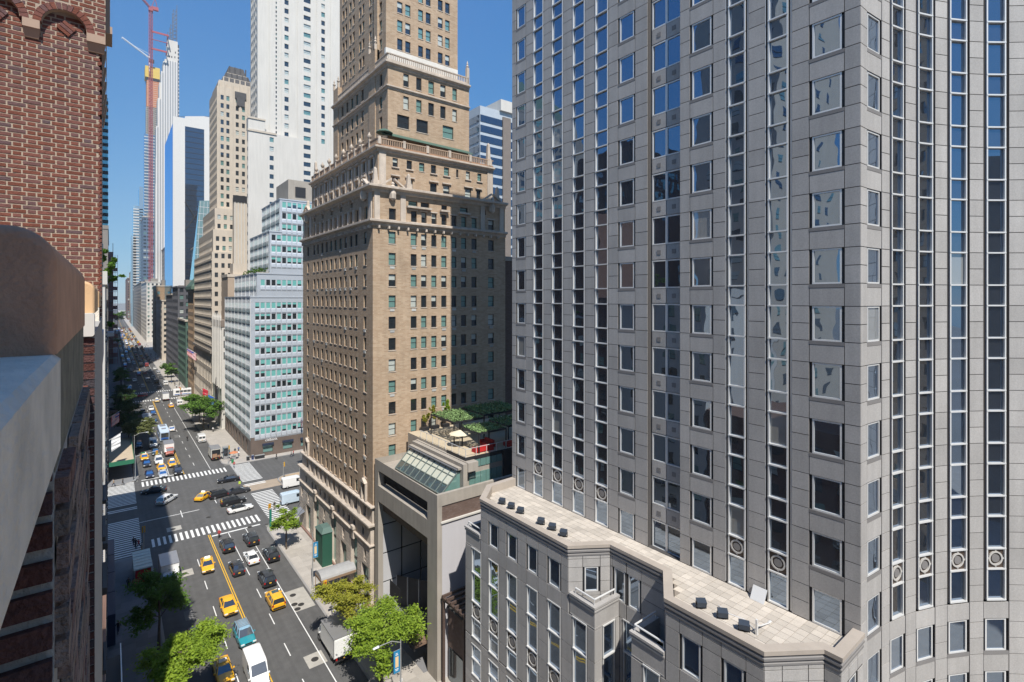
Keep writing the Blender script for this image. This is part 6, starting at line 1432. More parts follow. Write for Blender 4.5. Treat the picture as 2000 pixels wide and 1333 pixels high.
VS = [
 ('taxi', 'sedan+taxi', 405, 1101, 176, TAXI, 'yellow taxi with a roof sign coming from the near crosswalk', 'taxi', GT),
 ('taxi', 'sedan', 446, 1180, 180, TAXI, 'yellow taxi without roof sign just ahead of the teal jeep along the yellow line', 'taxi', GT),
 ('teal_jeep', 'suv+rack', 477, 1238, 182, (.02, .27, .32), 'teal jeep with a pale roof rack on the yellow centre line', 'car', GT),
 ('white_van', 'van', 500, 1300, 180, WHT, 'plain white van following the teal jeep', 'van', GT),
 ('taxi', 'sedan+taxi', 436, 1307, 180, TAXI, 'yellow taxi with roof sign beside the white van, half under a locust tree', 'taxi', GT),
 ('dark_car', 'sedan', 405, 1237, 180, NAVY, 'dark navy car under the locust branches', 'car', GT),
 ('white_truck', 'truck', 331, 1120, 180, WHT, 'white delivery truck parked at the shaded kerb by the bus shelter', 'truck', GP),
 ('black_suv', 'suv', 443.6, 1063.7, 0, BLK, 'black car at the stop line next to the yellow line', 'car', GT),
 ('black_suv', 'suv', 490, 1051, 2, BLK, 'black car first in the right lane at the stop line', 'car', GT),
 ('white_car', 'sedan', 491, 1086, 0, WHT, 'white coupe stopped between black cars', 'car', GT),
 ('black_sedan', 'sedan', 462, 1106, 0, (.02, .022, .03), 'black sedan second from the stop line beside the yellow line', 'car', GT),
 ('black_suv', 'suv', 529, 1081, 0, BLK, 'black car by the kerb near the small street tree', 'car', GP),
 ('black_suv', 'suv', 521, 1127, 0, BLK, 'large black car directly ahead of the taxi with a sunroof', 'car', GT),
 ('taxi', 'suv', 537, 1168.6, 0, TAXI, 'yellow taxi with a dark sunroof driving away behind the large black car', 'taxi', GT),
 ('box_truck', 'truck', 655, 1240, 0, (.82, .82, .8), 'white box truck parked under the yellowing street tree', 'truck', GP),
 ('black_sedan', 'sedan', 446.5, 934.7, 84, BLK, 'black sedan crossing beside the far crosswalk toward the open truck', 'car', GA),
 ('dark_sedan', 'sedan', 301, 956, 80, (.02, .03, .04), 'dark sedan leaving the junction into the shaded avenue', 'car', GA),
 ('white_suv', 'suv', 326, 974, -38, WHT, 'white hatchback turning in the middle of the junction', 'car', GA),
 ('taxi', 'sedan+taxi', 399, 967, -40, TAXI, 'lone yellow taxi turning through the junction', 'taxi', GA),
 ('black_suv', 'suv', 432, 964, -84, BLK, 'black car behind the others waiting on the avenue', 'car', GA),
 ('grey_sedan', 'sedan', 466, 957, -86, (.03, .03, .035), 'dark grey car farthest from the near crosswalk in the avenue group', 'car', GA),
 ('black_suv', 'suv', 455.5, 977.5, -86, BLK, 'black car between the white sedan and the other black cars on the avenue', 'car', GA),
 ('white_sedan', 'sedan', 469, 991, -84, WHT, 'white sedan with a black roof on the avenue by the striped crossing', 'car', GA),
 ('navy_sedan', 'sedan', 286.5, 904, 180, NAVY, 'navy sedan second in the shaded kerb lane past the avenue', 'car', GQ),
 ('navy_car', 'sedan', 292, 925, 180, (.02, .03, .07), 'navy car first at the stop line in the kerb lane past the avenue', 'car', GQ),
 ('pale_car', 'sedan', 318, 924.6, 180, (.5, .53, .57), 'pale blue car first at the stop line past the avenue', 'car', GQ),
 ('taxi', 'sedan+taxi', 315, 912, 180, TAXI, 'yellow taxi right behind the pale blue car', 'taxi', GQ),
 ('white_suv', 'suv', 310, 899, 180, WHT, 'white car behind the taxi in the middle waiting lane', 'car', GQ),
 ('black_suv', 'suv', 347.4, 919, 180, BLK, 'black car first at the stop line along the yellow line', 'car', GQ),
 ('taxi', 'sedan+taxi', 336, 904, 180, TAXI, 'yellow taxi between the black car and the box truck', 'taxi', GQ),
 ('box_truck', 'truck', 334, 877, 180, WHT, 'white box truck with a rust red cab waiting past the avenue', 'truck', GQ),
 ('taxi', 'sedan+taxi', 282, 892, 180, TAXI, 'yellow taxi in the shaded kerb lane past the avenue', 'taxi', GQ),
 ('dark_car', 'sedan', 303.5, 882, 180, (.02, .05, .07), 'dark teal car behind the white car in the middle waiting lane', 'car', GQ),
 ('white_van', 'van', 299, 864, 180, WHT, 'white van in the middle lane beside the city bus', 'van', GQ),
 ('dark_suv', 'suv', 271, 869.5, 180, (.02, .025, .04), 'dark car half under the pale street tree past the shed', 'car', GQ),
 ('city_bus', 'bus', 319, 846, 180, (.55, .66, .8), 'blue and white city bus with a white roof', 'bus', GQ),
 ('navy_car', 'sedan', 302, 822, 180, NAVY, 'navy car behind the second bus', 'car', GQ),
 ('grey_bus', 'bus', 287, 822, 180, (.4, .44, .5), 'grey roofed bus in the shaded lane by the trees', 'bus', GQ),
 ('navy_car', 'sedan', 299, 806, 180, (.03, .05, .1), 'blue grey car queued in shade past the buses', 'car', GQ),
 ('white_car', 'sedan', 335, 837, 0, WHT, 'white car driving away alone past the avenue', 'car', GT),
 ('white_van', 'van', 392.5, 853, 0, WHT, 'white van parked beyond the open delivery truck', 'van', GP),
 ('open_truck', 'truck+open', 418, 884, 0, (.82, .79, .7), 'white delivery truck with its rear door open', 'truck', GP),
 ('taxi', 'sedan+taxi', 334, 792, 0, TAXI, 'yellow taxi driving away near the next crossing', 'taxi', GT),
 ('white_truck', 'truck', 322.7, 775, 0, WHT, 'white truck at the next crossing beside a taxi', 'truck', GT),
 ('taxi', 'sedan+taxi', 306, 782, 0, (.75, .6, .3), 'pale taxi at the yellow line near the next crossing', 'taxi', GT),
 ('white_van', 'van', 350, 785, 0, WHT, 'white van parked by the trees near the next crossing', 'van', GP),
 ('red_car', 'suv', 275.5, 772.6, 85, (.5, .02, .03), 'red car crossing at the next junction', 'car', GA),
 ('long_bus', 'bus', 368, 765, 88, WHT, 'white bus crossing by the red banner', 'bus', GA),
 ('white_minibus', 'van', 323, 747, 0, WHT, 'white minibus in the sun past the next crossing', 'van', GP),
 ('avenue_van', 'van', 575, 938, -90, WHT, 'white van on the avenue past the sandy median', 'van', GA),
 ('avenue_truck', 'van', 575, 968, -90, (.5, .6, .7), 'pale blue van by the hotel corner', 'van', GA)]
for a in VS:
    z = .8 if 'truck' not in a[1] and 'bus' not in a[1] and 'van' not in a[1] else 1.5
    x, y = G(a[2], a[3], z)
    if a[0] == 'dark_car' and a[2] == 405: x = 9.0
    if a[2] == 655: x = 22.7
    if a[0] == 'box_truck' and a[2] == 334: x = 13.4
    t = vehicle(a[0], a[1], x, y, a[4], a[5], a[6], a[7], a[8])
    if a[2] == 334 and a[0] == 'box_truck':
        for c in t.children:
            if c.name.startswith(('cab', 'mirror')): c.color = (.35, .07, .03, 1)
    if a[2] == 469:
        for c in t.children:
            if c.name.startswith('roof'): c.color = (.02, .02, .02, 1)
    if a[0] == 'teal_jeep':
        for c in t.children:
            if c.name.startswith('roof'): c.color = (.25, .42, .55, 1)
    if a[2] == 537: obj('sunroof', MB().box(-.45, .45, -.45, .35, 1.815, 1.83).mesh('sunroof', g_car), t)
# farther traffic
rng = random.Random(9); FC = [TAXI, TAXI, WHT, WHT, WHT, BLK, BLK, GREY, SILV, SILV, (.3, .02, .02)]
FN = {TAXI: 'yellow taxi', WHT: 'white car', BLK: 'black car', GREY: 'grey car', SILV: 'silver car', NAVY: 'navy car', FC[-1]: 'red car'}
for lane, hd, y0 in ((7.6, 180, 240), (10.4, 180, 244), (13.3, 180, 252), (16.4, 0, 308), (19.4, 0, 310), (22.7, 0, 345)):
    y = y0 + rng.uniform(0, 8)
    while y < 1000:
        if not (270 < y < 312):
            c = rng.choice(FC if y > 430 else FC[2:]); w = 'waiting before the next junction' if y < 300 else 'in the street past the next junction' if y < 450 else 'in the sunny traffic far down the street' if y < 750 else 'near the far end of the street'
            vehicle(FN[c].replace(' ', '_'), 'lite' if rng.random() < .8 or y < 300 else 'van', lane + rng.uniform(-.25, .25), y, hd, c, FN[c] + ' ' + w, 'taxi' if c == TAXI else 'car', FN[c] + 's ' + w)
        y += rng.uniform(8, 22) if y > 430 else rng.uniform(16, 55)
# ---------------------------------------------------------------- trees
m_bark = mat('bark', (.11, .085, .065), .9, var=.3, vs=6)
def tree(name, lab, x, y, z0, h, rad, n, lf, seed, size=.2, off=(0, 0), group='street trees'):
    t = root(name, (x, y, z0), lab, 'tree', group); r = random.Random(seed); m = MB()
    cz = h - rad[2] * .9; top = Vector((off[0], off[1], cz + rad[2] * .45)); r0 = .09 + h * .012
    p = [Vector((0, 0, -.02)), Vector((r.uniform(-.1, .1), r.uniform(-.1, .1), h * .22)), Vector((off[0] * .4 + r.uniform(-.15, .15), off[1] * .4, h * .42)), Vector((off[0] * .7, off[1] * .7, cz)), top]
    rr = [r0, r0 * .8, r0 * .65, r0 * .4, .02]
    for i in range(4): m.tube(p[i], p[i + 1], rr[i], rr[i + 1], 7)
    cl = MB(); ends = []
    for k in range(13):
        a = 2 * math.pi * k / 13 + r.uniform(-.3, .3); t0 = r.uniform(.0, .9); s = p[2].lerp(p[4], t0); e = r.uniform(.55, 1.0)
        q = Vector((off[0] + math.cos(a) * rad[0] * e, off[1] + math.sin(a) * rad[1] * e, cz + r.uniform(-.6, .75) * rad[2])); mid = s.lerp(q, .5) + Vector((0, 0, .25 * rad[2]))
        m.tube(s, mid, r0 * .3, r0 * .18, 5); m.tube(mid, q, r0 * .18, .012, 4); ends += [(q, 1.0), (mid, .8), (mid.lerp(q, .5) + Vector((r.uniform(-.3, .3), r.uniform(-.3, .3), r.uniform(-.1, .3))), .9)]
        for j in range(2):
            q2 = mid.lerp(q, .4) + Vector((r.uniform(-1, 1) * rad[0] * .3, r.uniform(-1, 1) * rad[1] * .3, r.uniform(-.2, .4) * rad[2])); m.tube(mid, q2, r0 * .1, .01, 3); ends.append((q2, .75))
    obj('trunk', m.mesh('trunk', m_bark), t)
    k = max(20, n // len(ends))
    for i, (q, f) in enumerate(ends):
        s = r.uniform(.55, 1.0) * f; R3 = (rad[0] * .3 * s, rad[1] * .3 * s, rad[2] * .2 * s); vs, fs = [], []
        for _ in range(k):
            g = Vector((r.gauss(0, .55) * R3[0], r.gauss(0, .55) * R3[1], r.gauss(0, .5) * R3[2])); pp = q + g; ss = size * r.uniform(.6, 1.4)
            a = Vector((r.uniform(-1, 1), r.uniform(-1, 1), r.uniform(-.35, .35))).normalized(); nn = Vector((r.gauss(0, .55), r.gauss(0, .55), 1)).normalized(); a = (a - nn * a.dot(nn)).normalized(); b = nn.cross(a); j = len(vs)
            vs += [tuple(pp - a * ss), tuple(pp + b * ss * .5), tuple(pp + a * ss), tuple(pp - b * ss * .5)]; fs.append((j, j + 1, j + 2, j + 3))
        cl.add(vs, fs)
    o = obj('crown', cl.mesh('crown', lf), t); o['kind'] = 'stuff'; return t
tree('street_tree', 'large bright green street tree between the box truck and the concrete building', 24.9, 56.2, WK, 9.3, (4.4, 4.4, 3.2), 24000, lf_lime, 1, .15, (.1, -.8))
tree('street_tree', 'yellowing street tree by the hotel canopy', 24.9, 65.6, WK, 8.4, (3.5, 3.5, 2.6), 13000, lf_gold, 2, .145, (-.9, -.2))
tree('street_tree', 'small young street tree on the hotel pavement near the avenue', 24.9, 97.2, WK, 7, (2.4, 2.4, 2.4), 4200, lf_lime, 3, .18)
tree('locust_tree', 'bright lime locust tree with feathery branches over the taxi', 4.9, 63.2, WK, 9.4, (4.0, 4.4, 2.4), 21000, lf_lime, 4, .15, (1.5, .3))
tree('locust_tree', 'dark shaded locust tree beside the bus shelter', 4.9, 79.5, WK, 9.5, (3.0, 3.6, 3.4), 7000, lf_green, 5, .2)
tree('avenue_tree', 'green spreading tree at the kerb past the open truck', 25.2, 203, WK, 10, (6, 7, 3.2), 9000, lf_green, 6, .32)
tree('avenue_tree', 'green tree behind the parked white van towards the red banner', 25.6, 217, WK, 10.5, (6, 7, 3.4), 8000, lf_green, 7, .32)
tree('pale_tree', 'dusty olive tree over the shaded lane by the buses', 5.4, 186, WK, 9.5, (4.2, 5, 2.6), 6000, leafmat('leaf_olive', (.10, .13, .04), (.22, .24, .09)), 8, .3, (1.2, 0))
for i, (x, y) in enumerate(((4.6, 204), (4.4, 222), (4.5, 246), (4.5, 268))): tree('shaded_tree', 'dark shaded tree in the row along the far pavement', x, y, WK, 9, (3.8, 5, 3), 2600, lf_shaded, 20 + i, .38, group='row of shaded trees')
for i, (x, y) in enumerate(((26, 330), (4.5, 318), (26, 352), (4.5, 340), (5, 620))): tree('distant_tree', 'small dark tree beyond the next junction', x, y, WK, 8.5, (3.4, 4, 2.8), 1500, lf_green, 40 + i, .45, group='trees beyond the next junction')
tree('round_tree', 'rounded green tree at the end of the street', 6, 1020, WK, 26, (14, 14, 9), 2500, lf_green, 60, 1.4)
# planting behind the roof terrace
for i, (x, y) in enumerate(((37.6, 69.2), (39.4, 69.3), (41.2, 69.2))): 
    lab = ('golden bamboo clump at the edge of the roof terrace', 'yellow green bamboo clump against the brick wall', 'tall green bamboo clump behind the leafy pergola')[i]
    t = root('bamboo', (x, y, TZ + .05), lab, 'plant', 'planting on the roof terrace'); mb = MB(); leaves(700, (x, y - .2, TZ + 2.3 + i * .5), (.9, .6, 1.5 + i * .3), 60 + i, .15, m=mb); part('foliage', mb, lf_gold if i < 2 else lf_lime, t, kind='stuff')
    part('pot', MB().box(x - .6, x + .6, y - .3, y + .3, TZ + .05, TZ + .6), m_dark, t)
    for k in range(5): part('stem', MB().tube((x - .4 + k * .2, y, TZ + .5), (x - .5 + k * .25, y, TZ + 3), .02), m_bark, t)
# ---------------------------------------------------------------- street furniture
m_pole = mat('lamp_grey', (.42, .43, .43), .5, .4); m_sig = mat('signal_yellow', (.62, .34, .02), .5); m_banner = mat('banner_blue', (.02, .22, .42), .7); m_banner2 = mat('banner_art', (.75, .55, .3), .7); m_grn = mat('sign_green', (.02, .22, .09), .5)
LENS = [mat('red_lens', (.3, .02, .02), .3, var=0), mat('amber_lens', (.35, .2, .02), .3, var=0), mat('green_lens', (.02, .3, .15), .3, var=0)]
def lamp(x, y, h, lab, arm=2.6, banner=None, rz=180, sign=False, side=1):
    t = root('street_lamp', (x, y, WK), lab, 'street lamp', 'street lamps', R(rz))
    obj('pole', MB().lathe((0, 0, -.02), ((.2, 0), (.2, .25), (.12, .5), (.1, 1.2), (.055, h)), 10).mesh('pole', m_pole), t)
    if arm: obj('arm', MB().path([(0, 0, h - .3), (arm * .4, 0, h + .25), (arm, 0, h + .3)], .045).mesh('arm', m_pole), t); obj('lantern', MB().add([(arm - .1, -.12, h + .22), (arm + .55, -.1, h + .24), (arm + .55, .1, h + .24), (arm - .1, .12, h + .22), (arm - .1, -.09, h + .36), (arm + .5, -.06, h + .33), (arm + .5, .06, h + .33), (arm - .1, .09, h + .36)], BOXF).mesh('lantern', m_hl), t)
    if banner:
        b = obj('banner', MB().box(.1, .82, -.012, .012, 0, 2.4).mesh('banner', m_banner), t, (0, 0, banner), R(180) if side > 0 else 0)
        art = MB()
        for s in (-1, 1): art.box(.26, .62, -.016 if s < 0 else .013, -.013 if s < 0 else .016, .6, 1.75); 
        obj('banner_art', art.mesh('banner_art', m_banner2), b)
        w = MB(); 
        for k, (a, c, z) in enumerate(((.36, .58, 2.05), (.3, .62, 1.9), (.25, .66, .38), (.3, .6, .24))): w.box(a, c, -.017, .017, z, z + .07)
        obj('banner_print', w.mesh('banner_print', m_wtext), b)
        obj('bracket', MB().tube((0, 0, banner - .03), (-.85 * side, 0, banner - .03), .02).tube((0, 0, banner + 2.43), (-.85 * side, 0, banner + 2.43), .02).mesh('bracket', m_pole), t)
    if sign: obj('street_sign', MB().box(-.5, .5, -.015, .015, 0, .3).mesh('street_sign', m_wtext), t, (0, -.2, 3.1), R(30))
    return t
x, y = G(606, 1152); lamp(24.75, y, 8.6, 'grey street lamp with a blue banner on the hotel pavement', 0, 4.6)
lamp(24.75, 51.0, 8.0, 'grey street lamp with a long arm and blue banner by the concrete building', 2.6, 4.6, 180, True, -1)
lamp(5.1, 186.5, 8.6, 'grey street lamp arching over the olive tree', 3.0, None, 0)
lamp(31.5, 112.6, 10.5, 'slim grey lamp mast at the hotel corner of the avenue', 0)
lamp(5.1, 170, 8.6, 'grey street lamp beside the sidewalk shed', 2.6, None, 0)
def signal(x, y, h, lab, rz, arm=0):
    t = root('traffic_light', (x, y, WK), lab, 'traffic light', 'traffic lights', R(rz)); obj('pole', MB().lathe((0, 0, -.02), ((.16, 0), (.16, .3), (.08, .5), (.06, h)), 8).mesh('pole', m_pole), t)
    if arm: obj('arm', MB().path([(0, 0, h - .4), (arm, 0, h + .2)], .05).mesh('arm', m_pole), t)
    hs = obj('signal_head', MB().box(-.17, .17, -.2, .02, 0, 1.0).box(-.25, .25, .02, .04, -.06, 1.06).mesh('signal_head', m_sig), t, (arm, -.12, h - 1.0 if not arm else h - .75))
    for k in range(3): obj('lens', MB().lathe((0, 0, 0), ((.11, 0), (.11, .03), (.02, .05)), 10).mesh('lens', LENS[2 - k]), hs, (0, -.2, .18 + k * .31)).rotation_euler = (R(90), 0, 0)
    if arm: obj('street_sign', MB().box(-.45, .45, -.02, .02, 0, .28).mesh('street_sign', m_grn), t, (arm * .35, -.05, h + .05))
for a in ((24.9, 109.6, 4.2, 'traffic light with green sign post at the hotel corner', 0, 0), (25.3, 157.2, 5.0, 'traffic light at the corner of the stepped office', 90, 0), (33.8, 134.8, 4.4, 'traffic light on the sandy median tip', 90, 0), (4.9, 157.0, 6.4, 'traffic light with a long arm by the sidewalk shed', 0, 4.4), (4.6, 109.8, 5.2, 'traffic light in shade at the near pavement corner', 180, 0), (24.8, 76.0, 3.6, 'pedestrian signal beside the hotel canopy', 0, 0), (25, 274, 5, 'traffic light before the next junction', 0, 0)): signal(*a)
gp_ = root('green_sign_post', (24.8, 108.4, WK), 'tall dark green information post by the hotel corner crossing', 'sign'); obj('panel', MB().box(-.18, .18, -.18, .18, 0, 3.6).mesh('panel', mat('post_green', (.01, .17, .12), .5)), gp_); obj('cap', MB().box(-.22, .22, -.22, .22, 3.6, 3.75).mesh('cap', m_pole), gp_)
bs_ = root('bus_stop_sign', (24.7, 72.6, WK), 'bus stop sign with a blue disc above green route panels', 'sign'); obj('pole', MB().tube((0, 0, 0), (0, 0, 3.6), .04).mesh('pole', m_pole), bs_)
o = obj('disc', MB().lathe((0, 0, 0), ((.3, 0), (.3, .03)), 16).mesh('disc', mat('disc_blue', (.25, .5, .75), .5)), bs_, (0, -.05, 3.4)); o.rotation_euler = (R(90), 0, 0)
for s in (-1, 1): obj('route_panel', MB().box(-.22, .22, -.03, 0, 0, .75).mesh('route_panel', mat('route_green', (.1, .5, .3), .5) if s < 0 else bpy.data.materials['route_green']), bs_, (s * .25, -.05, 2.2))
# hotel canopy, green hoarding, small corner canopy
hc = root('hotel_canopy', (24.8, 77.2, WK), 'long grey canvas canopy from the hotel door to the kerb', 'canopy')
cv = MB(); k = 9
vs = []
for x in (24.7, 30.0):
    for i in range(k): a = math.pi * i / (k - 1); vs.append((x, 78.7 - 1.45 * math.cos(a), 3.1 + .75 * math.sin(a)))
cv.add(vs, [(i, i + 1, k + i + 1, k + i) for i in range(k - 1)] + [tuple(range(k))]); part('canvas', cv, mat('canopy_grey', (.34, .34, .34), .85, var=.15, vs=1.5), hc)
part('valance', MB().box(24.68, 30, 77.2, 77.25, 2.75, 3.12).box(24.68, 30, 80.15, 80.2, 2.75, 3.12).box(24.66, 24.7, 77.2, 80.2, 2.75, 3.12), mat('valance_brown', (.25, .17, .11), .8), hc)
for yy in (77.25, 80.15):
    for xx in (24.75, 27.5): part('post', MB().tube((xx, yy, WK - .01), (xx, yy, 3.1), .04), mat('brass', (.5, .32, .1), .3, .7) if (yy, xx) == (77.25, 24.75) else bpy.data.materials['brass'], hc)
gh = root('green_hoarding', (28, 86.8, WK), 'tall dark green enclosure standing against the hotel wall', 'hoarding')
m_hg = mat('hoarding_green', (.018, .085, .055), .7, var=.1); part('board', MB().box(27.9, 29.55, 86.8, 90.4, WK - .01, 5.7), m_hg, gh); part('roof', MB().add([(27.75, 86.65, 5.7), (29.6, 86.65, 5.7), (29.6, 90.55, 5.7), (27.75, 90.55, 5.7), (28.3, 87.6, 6.3), (29.6, 87.6, 6.3), (29.6, 89.6, 6.3), (28.3, 89.6, 6.3)], BOXF), mat('hoarding_roof', (.10, .16, .14), .6), gh)
for k in range(1, 4): part('batten', MB().box(27.87, 27.9, 86.8 + k * .9, 86.84 + k * .9, WK, 5.7), m_hg, gh)
cc = root('corner_canopy', (28.2, 102.5, 2.8), 'grey metal door canopy on the hotel corner', 'canopy'); part('roof', MB().add([(28.2, 102.6, 3.2), (29.8, 102.6, 3.9), (29.8, 105.6, 3.9), (28.2, 105.6, 3.2), (28.2, 102.6, 3.3), (29.8, 102.6, 4.0), (29.8, 105.6, 4.0), (28.2, 105.6, 3.3)], BOXF), m_steel, cc)
for yy in (102.8, 105.4): part('stay', MB().tube((28.3, yy, 3.3), (29.75, yy, 4.9), .03), m_dark, cc)
# bus shelter
sh = root('bus_shelter', (3, 99, WK), 'glass bus shelter with a lit advert panel on the shaded pavement', 'bus shelter')
part('roof', MB().box(2.9, 5.3, 99, 106.4, 2.6, 2.72), mat('shelter_roof', (.42, .52, .5), .4, .2), sh); 
for k in range(6): part('roof_slat', MB().box(2.95, 5.25, 99.3 + k * 1.2, 99.42 + k * 1.2, 2.72, 2.78), m_alum, sh)
for yy in (99.1, 102.7, 106.2): part('post', MB().box(2.95, 3.05, yy, yy + .1, WK - .01, 2.6), m_pole, sh)
part('back_glass', MB().box(2.98, 3.0, 99.3, 106.1, .4, 2.5), g_teal, sh); part('advert_panel', MB().box(3.1, 5.1, 99.0, 99.2, .5, 2.5), m_red, sh); part('bench', MB().box(3.2, 3.7, 100, 105, .5, .58), m_steel, sh)
for yy in (100.4, 104.6): part('bench_leg', MB().box(3.3, 3.6, yy, yy + .08, WK - .01, .5), m_steel, sh)
# corner clutter by the stepped office
def bin_(x, y, m, lab, r=.32, h=1.0):
    t = root('litter_bin', (x, y, WK), lab, 'bin'); obj('body', MB().lathe((0, 0, 0), ((r * .85, 0), (r, h * .9), (r * .8, h)), 12).mesh('body', m), t); obj('lid', MB().lathe((0, 0, h), ((r * .8, 0), (r * .5, .12), (.05, .18)), 12).mesh('lid', m_dark), t)
bin_(26.4, 157.6, m_grn, 'green litter bin at the corner of the stepped office'); bin_(25.2, 108.0, m_dark, 'dark litter bin by the hotel corner crossing')
def cabinet(x, y, w, d, h, m, nm, lab, cat):
    t = root(nm, (x, y, WK), lab, cat); obj('body', MB().box(-w / 2, w / 2, -d / 2, d / 2, -.01, h).mesh('body', m), t); obj('top', MB().box(-w / 2 - .04, w / 2 + .04, -d / 2 - .04, d / 2 + .04, h, h + .08).mesh('top', m_pole), t); obj('front_panel', MB().box(-w / 2 + .08, w / 2 - .08, -d / 2 - .02, -d / 2, .2, h - .15).mesh('front_panel', m_dark), t)
cabinet(33.2, 157.4, 2.4, .8, .9, m_dark, 'planter_box', 'long dark planter on the avenue pavement below the bank window', 'planter'); cabinet(30.2, 157.4, .7, .6, 1.1, m_dark, 'news_box', 'black news box near the long dark planter', 'news box'); cabinet(31.4, 157.5, .5, .5, 1.2, mat('mail_blue', (.03, .08, .3), .5), 'mail_box', 'blue mail box on the avenue pavement', 'mail box')
cabinet(26.2, 166, 1.6, 1.8, 2.5, mat('kiosk_blue', (.2, .3, .36), .5), 'news_kiosk', 'blue grey kiosk beside the open delivery truck', 'kiosk')
for i, (x, y) in enumerate(((25.4, 162.4), (27.2, 160.6))):
    t = root('vendor_umbrella', (x, y, WK), ('dark umbrella over a food cart by the open truck', 'orange umbrella over a cart at the office corner')[i], 'umbrella'); obj('pole', MB().tube((0, 0, 0), (0, 0, 2.3), .03).mesh('pole', m_pole), t); obj('canopy', MB().lathe((0, 0, 1.95), ((1.2, 0), (1.15, .05), (.05, .5)), 8).mesh('canopy', m_dark if i == 0 else m_or), t)
    obj('cart', MB().box(-.5, .5, -.4, .4, .0, 1.0).mesh('cart', m_steel), t)
# ---------------------------------------------------------------- flags
m_fr = mat('flag_red', (.5, .03, .05), .8, var=.05); m_fw = mat('flag_white', (.8, .8, .8), .8, var=.05); m_fb = mat('flag_blue', (.03, .07, .3), .8, var=.05); m_rb = mat('royal_blue', (.03, .12, .5), .8)
def flag(loc, rz, kind, lab, L=2.4, W=1.4, group='flags on building fronts'):
    t = root('flag', loc, lab, 'flag', group, rz); obj('pole', MB().tube((0, 0, 0), (0, -2.4, 1.6), .05, .03).lathe((0, -2.42, 1.6), ((.06, 0), (.08, .06), (.01, .12)), 8).mesh('pole', m_alum), t)
    def cloth(u0, u1, v0, v1, e=0):
        m = MB(); n = 6; vs = []
        for i in range(n + 1):
            for v in (v0, v1):
                u = u0 + (u1 - u0) * i / n; a = -.45 - 1.75 * v / W; vs.append((.12 * math.sin(u * 4 + v * 2) + e, a * 1.0, 1.6 * (-a / 2.4) - .08 - u * .96))
        return m.add(vs, [(2 * i, 2 * i + 1, 2 * i + 3, 2 * i + 2) for i in range(n)])
    if kind == 'us':
        for k in range(13): obj('stripe', cloth(0, L, W * k / 13, W * (k + 1) / 13).mesh('stripe', m_fr if k % 2 == 0 else m_fw), t)
        cn = MB(); 
        for e in (-.012, .012): cn.merge(cloth(0, L * .4, W * 6 / 13, W, e))
        obj('canton', cn.mesh('canton', m_fb), t)
        sm = MB()
        for i in range(4):
            for j in range(3):
                for e in (-.02, .02): sm.merge(cloth(.12 + i * .22, .2 + i * .22, W * (6.8 + j * 2.1) / 13, W * (7.6 + j * 2.1) / 13, e))
        obj('stars', sm.mesh('stars', m_fw), t)['kind'] = 'stuff'
    else:
        obj('cloth', cloth(0, L, 0, W).mesh('cloth', kind), t)
        if kind == m_fr: obj('emblem', MB().merge(cloth(L * .35, L * .75, W * .3, W * .6, -.02)).merge(cloth(L * .35, L * .75, W * .3, W * .6, .02)).mesh('emblem', m_fw), t)
        if kind == m_rb:
            em = MB()
            for e in (-.02, .02): em.merge(cloth(L * .3, L * .42, W * .3, W * .7, e)).merge(cloth(L * .42, L * .78, W * .44, W * .54, e))
            obj('emblem', em.mesh('emblem', m_fw), t)
flag((44.6, 158.9, 8.6), 0, 'us', 'striped national flag over the bank pavement'); flag((-.2, 176, 13), R(90), 'us', 'striped national flag in shade beyond the tan shed', 3.0, 1.8)
flag((30.2, 228, 9.5), R(-90), m_fr, 'red and white banner flag at the base of the cream tower', 4.6, 2.6); flag((30.2, 214, 9.0), R(-90), m_rb, 'royal blue flag with a pale emblem on the gothic front', 5.4, 2.8)
flag((-.2, 156.8, 11), R(90), m_fw, 'white flag hanging beside the tan shed', 3.2, 1.3)
for k in range(5): flag((30.1, 262 + k * 4, 21), R(-90), 'us', 'striped national flag in the row on the cream tower front', 3.2, 2.2, 'row of flags')
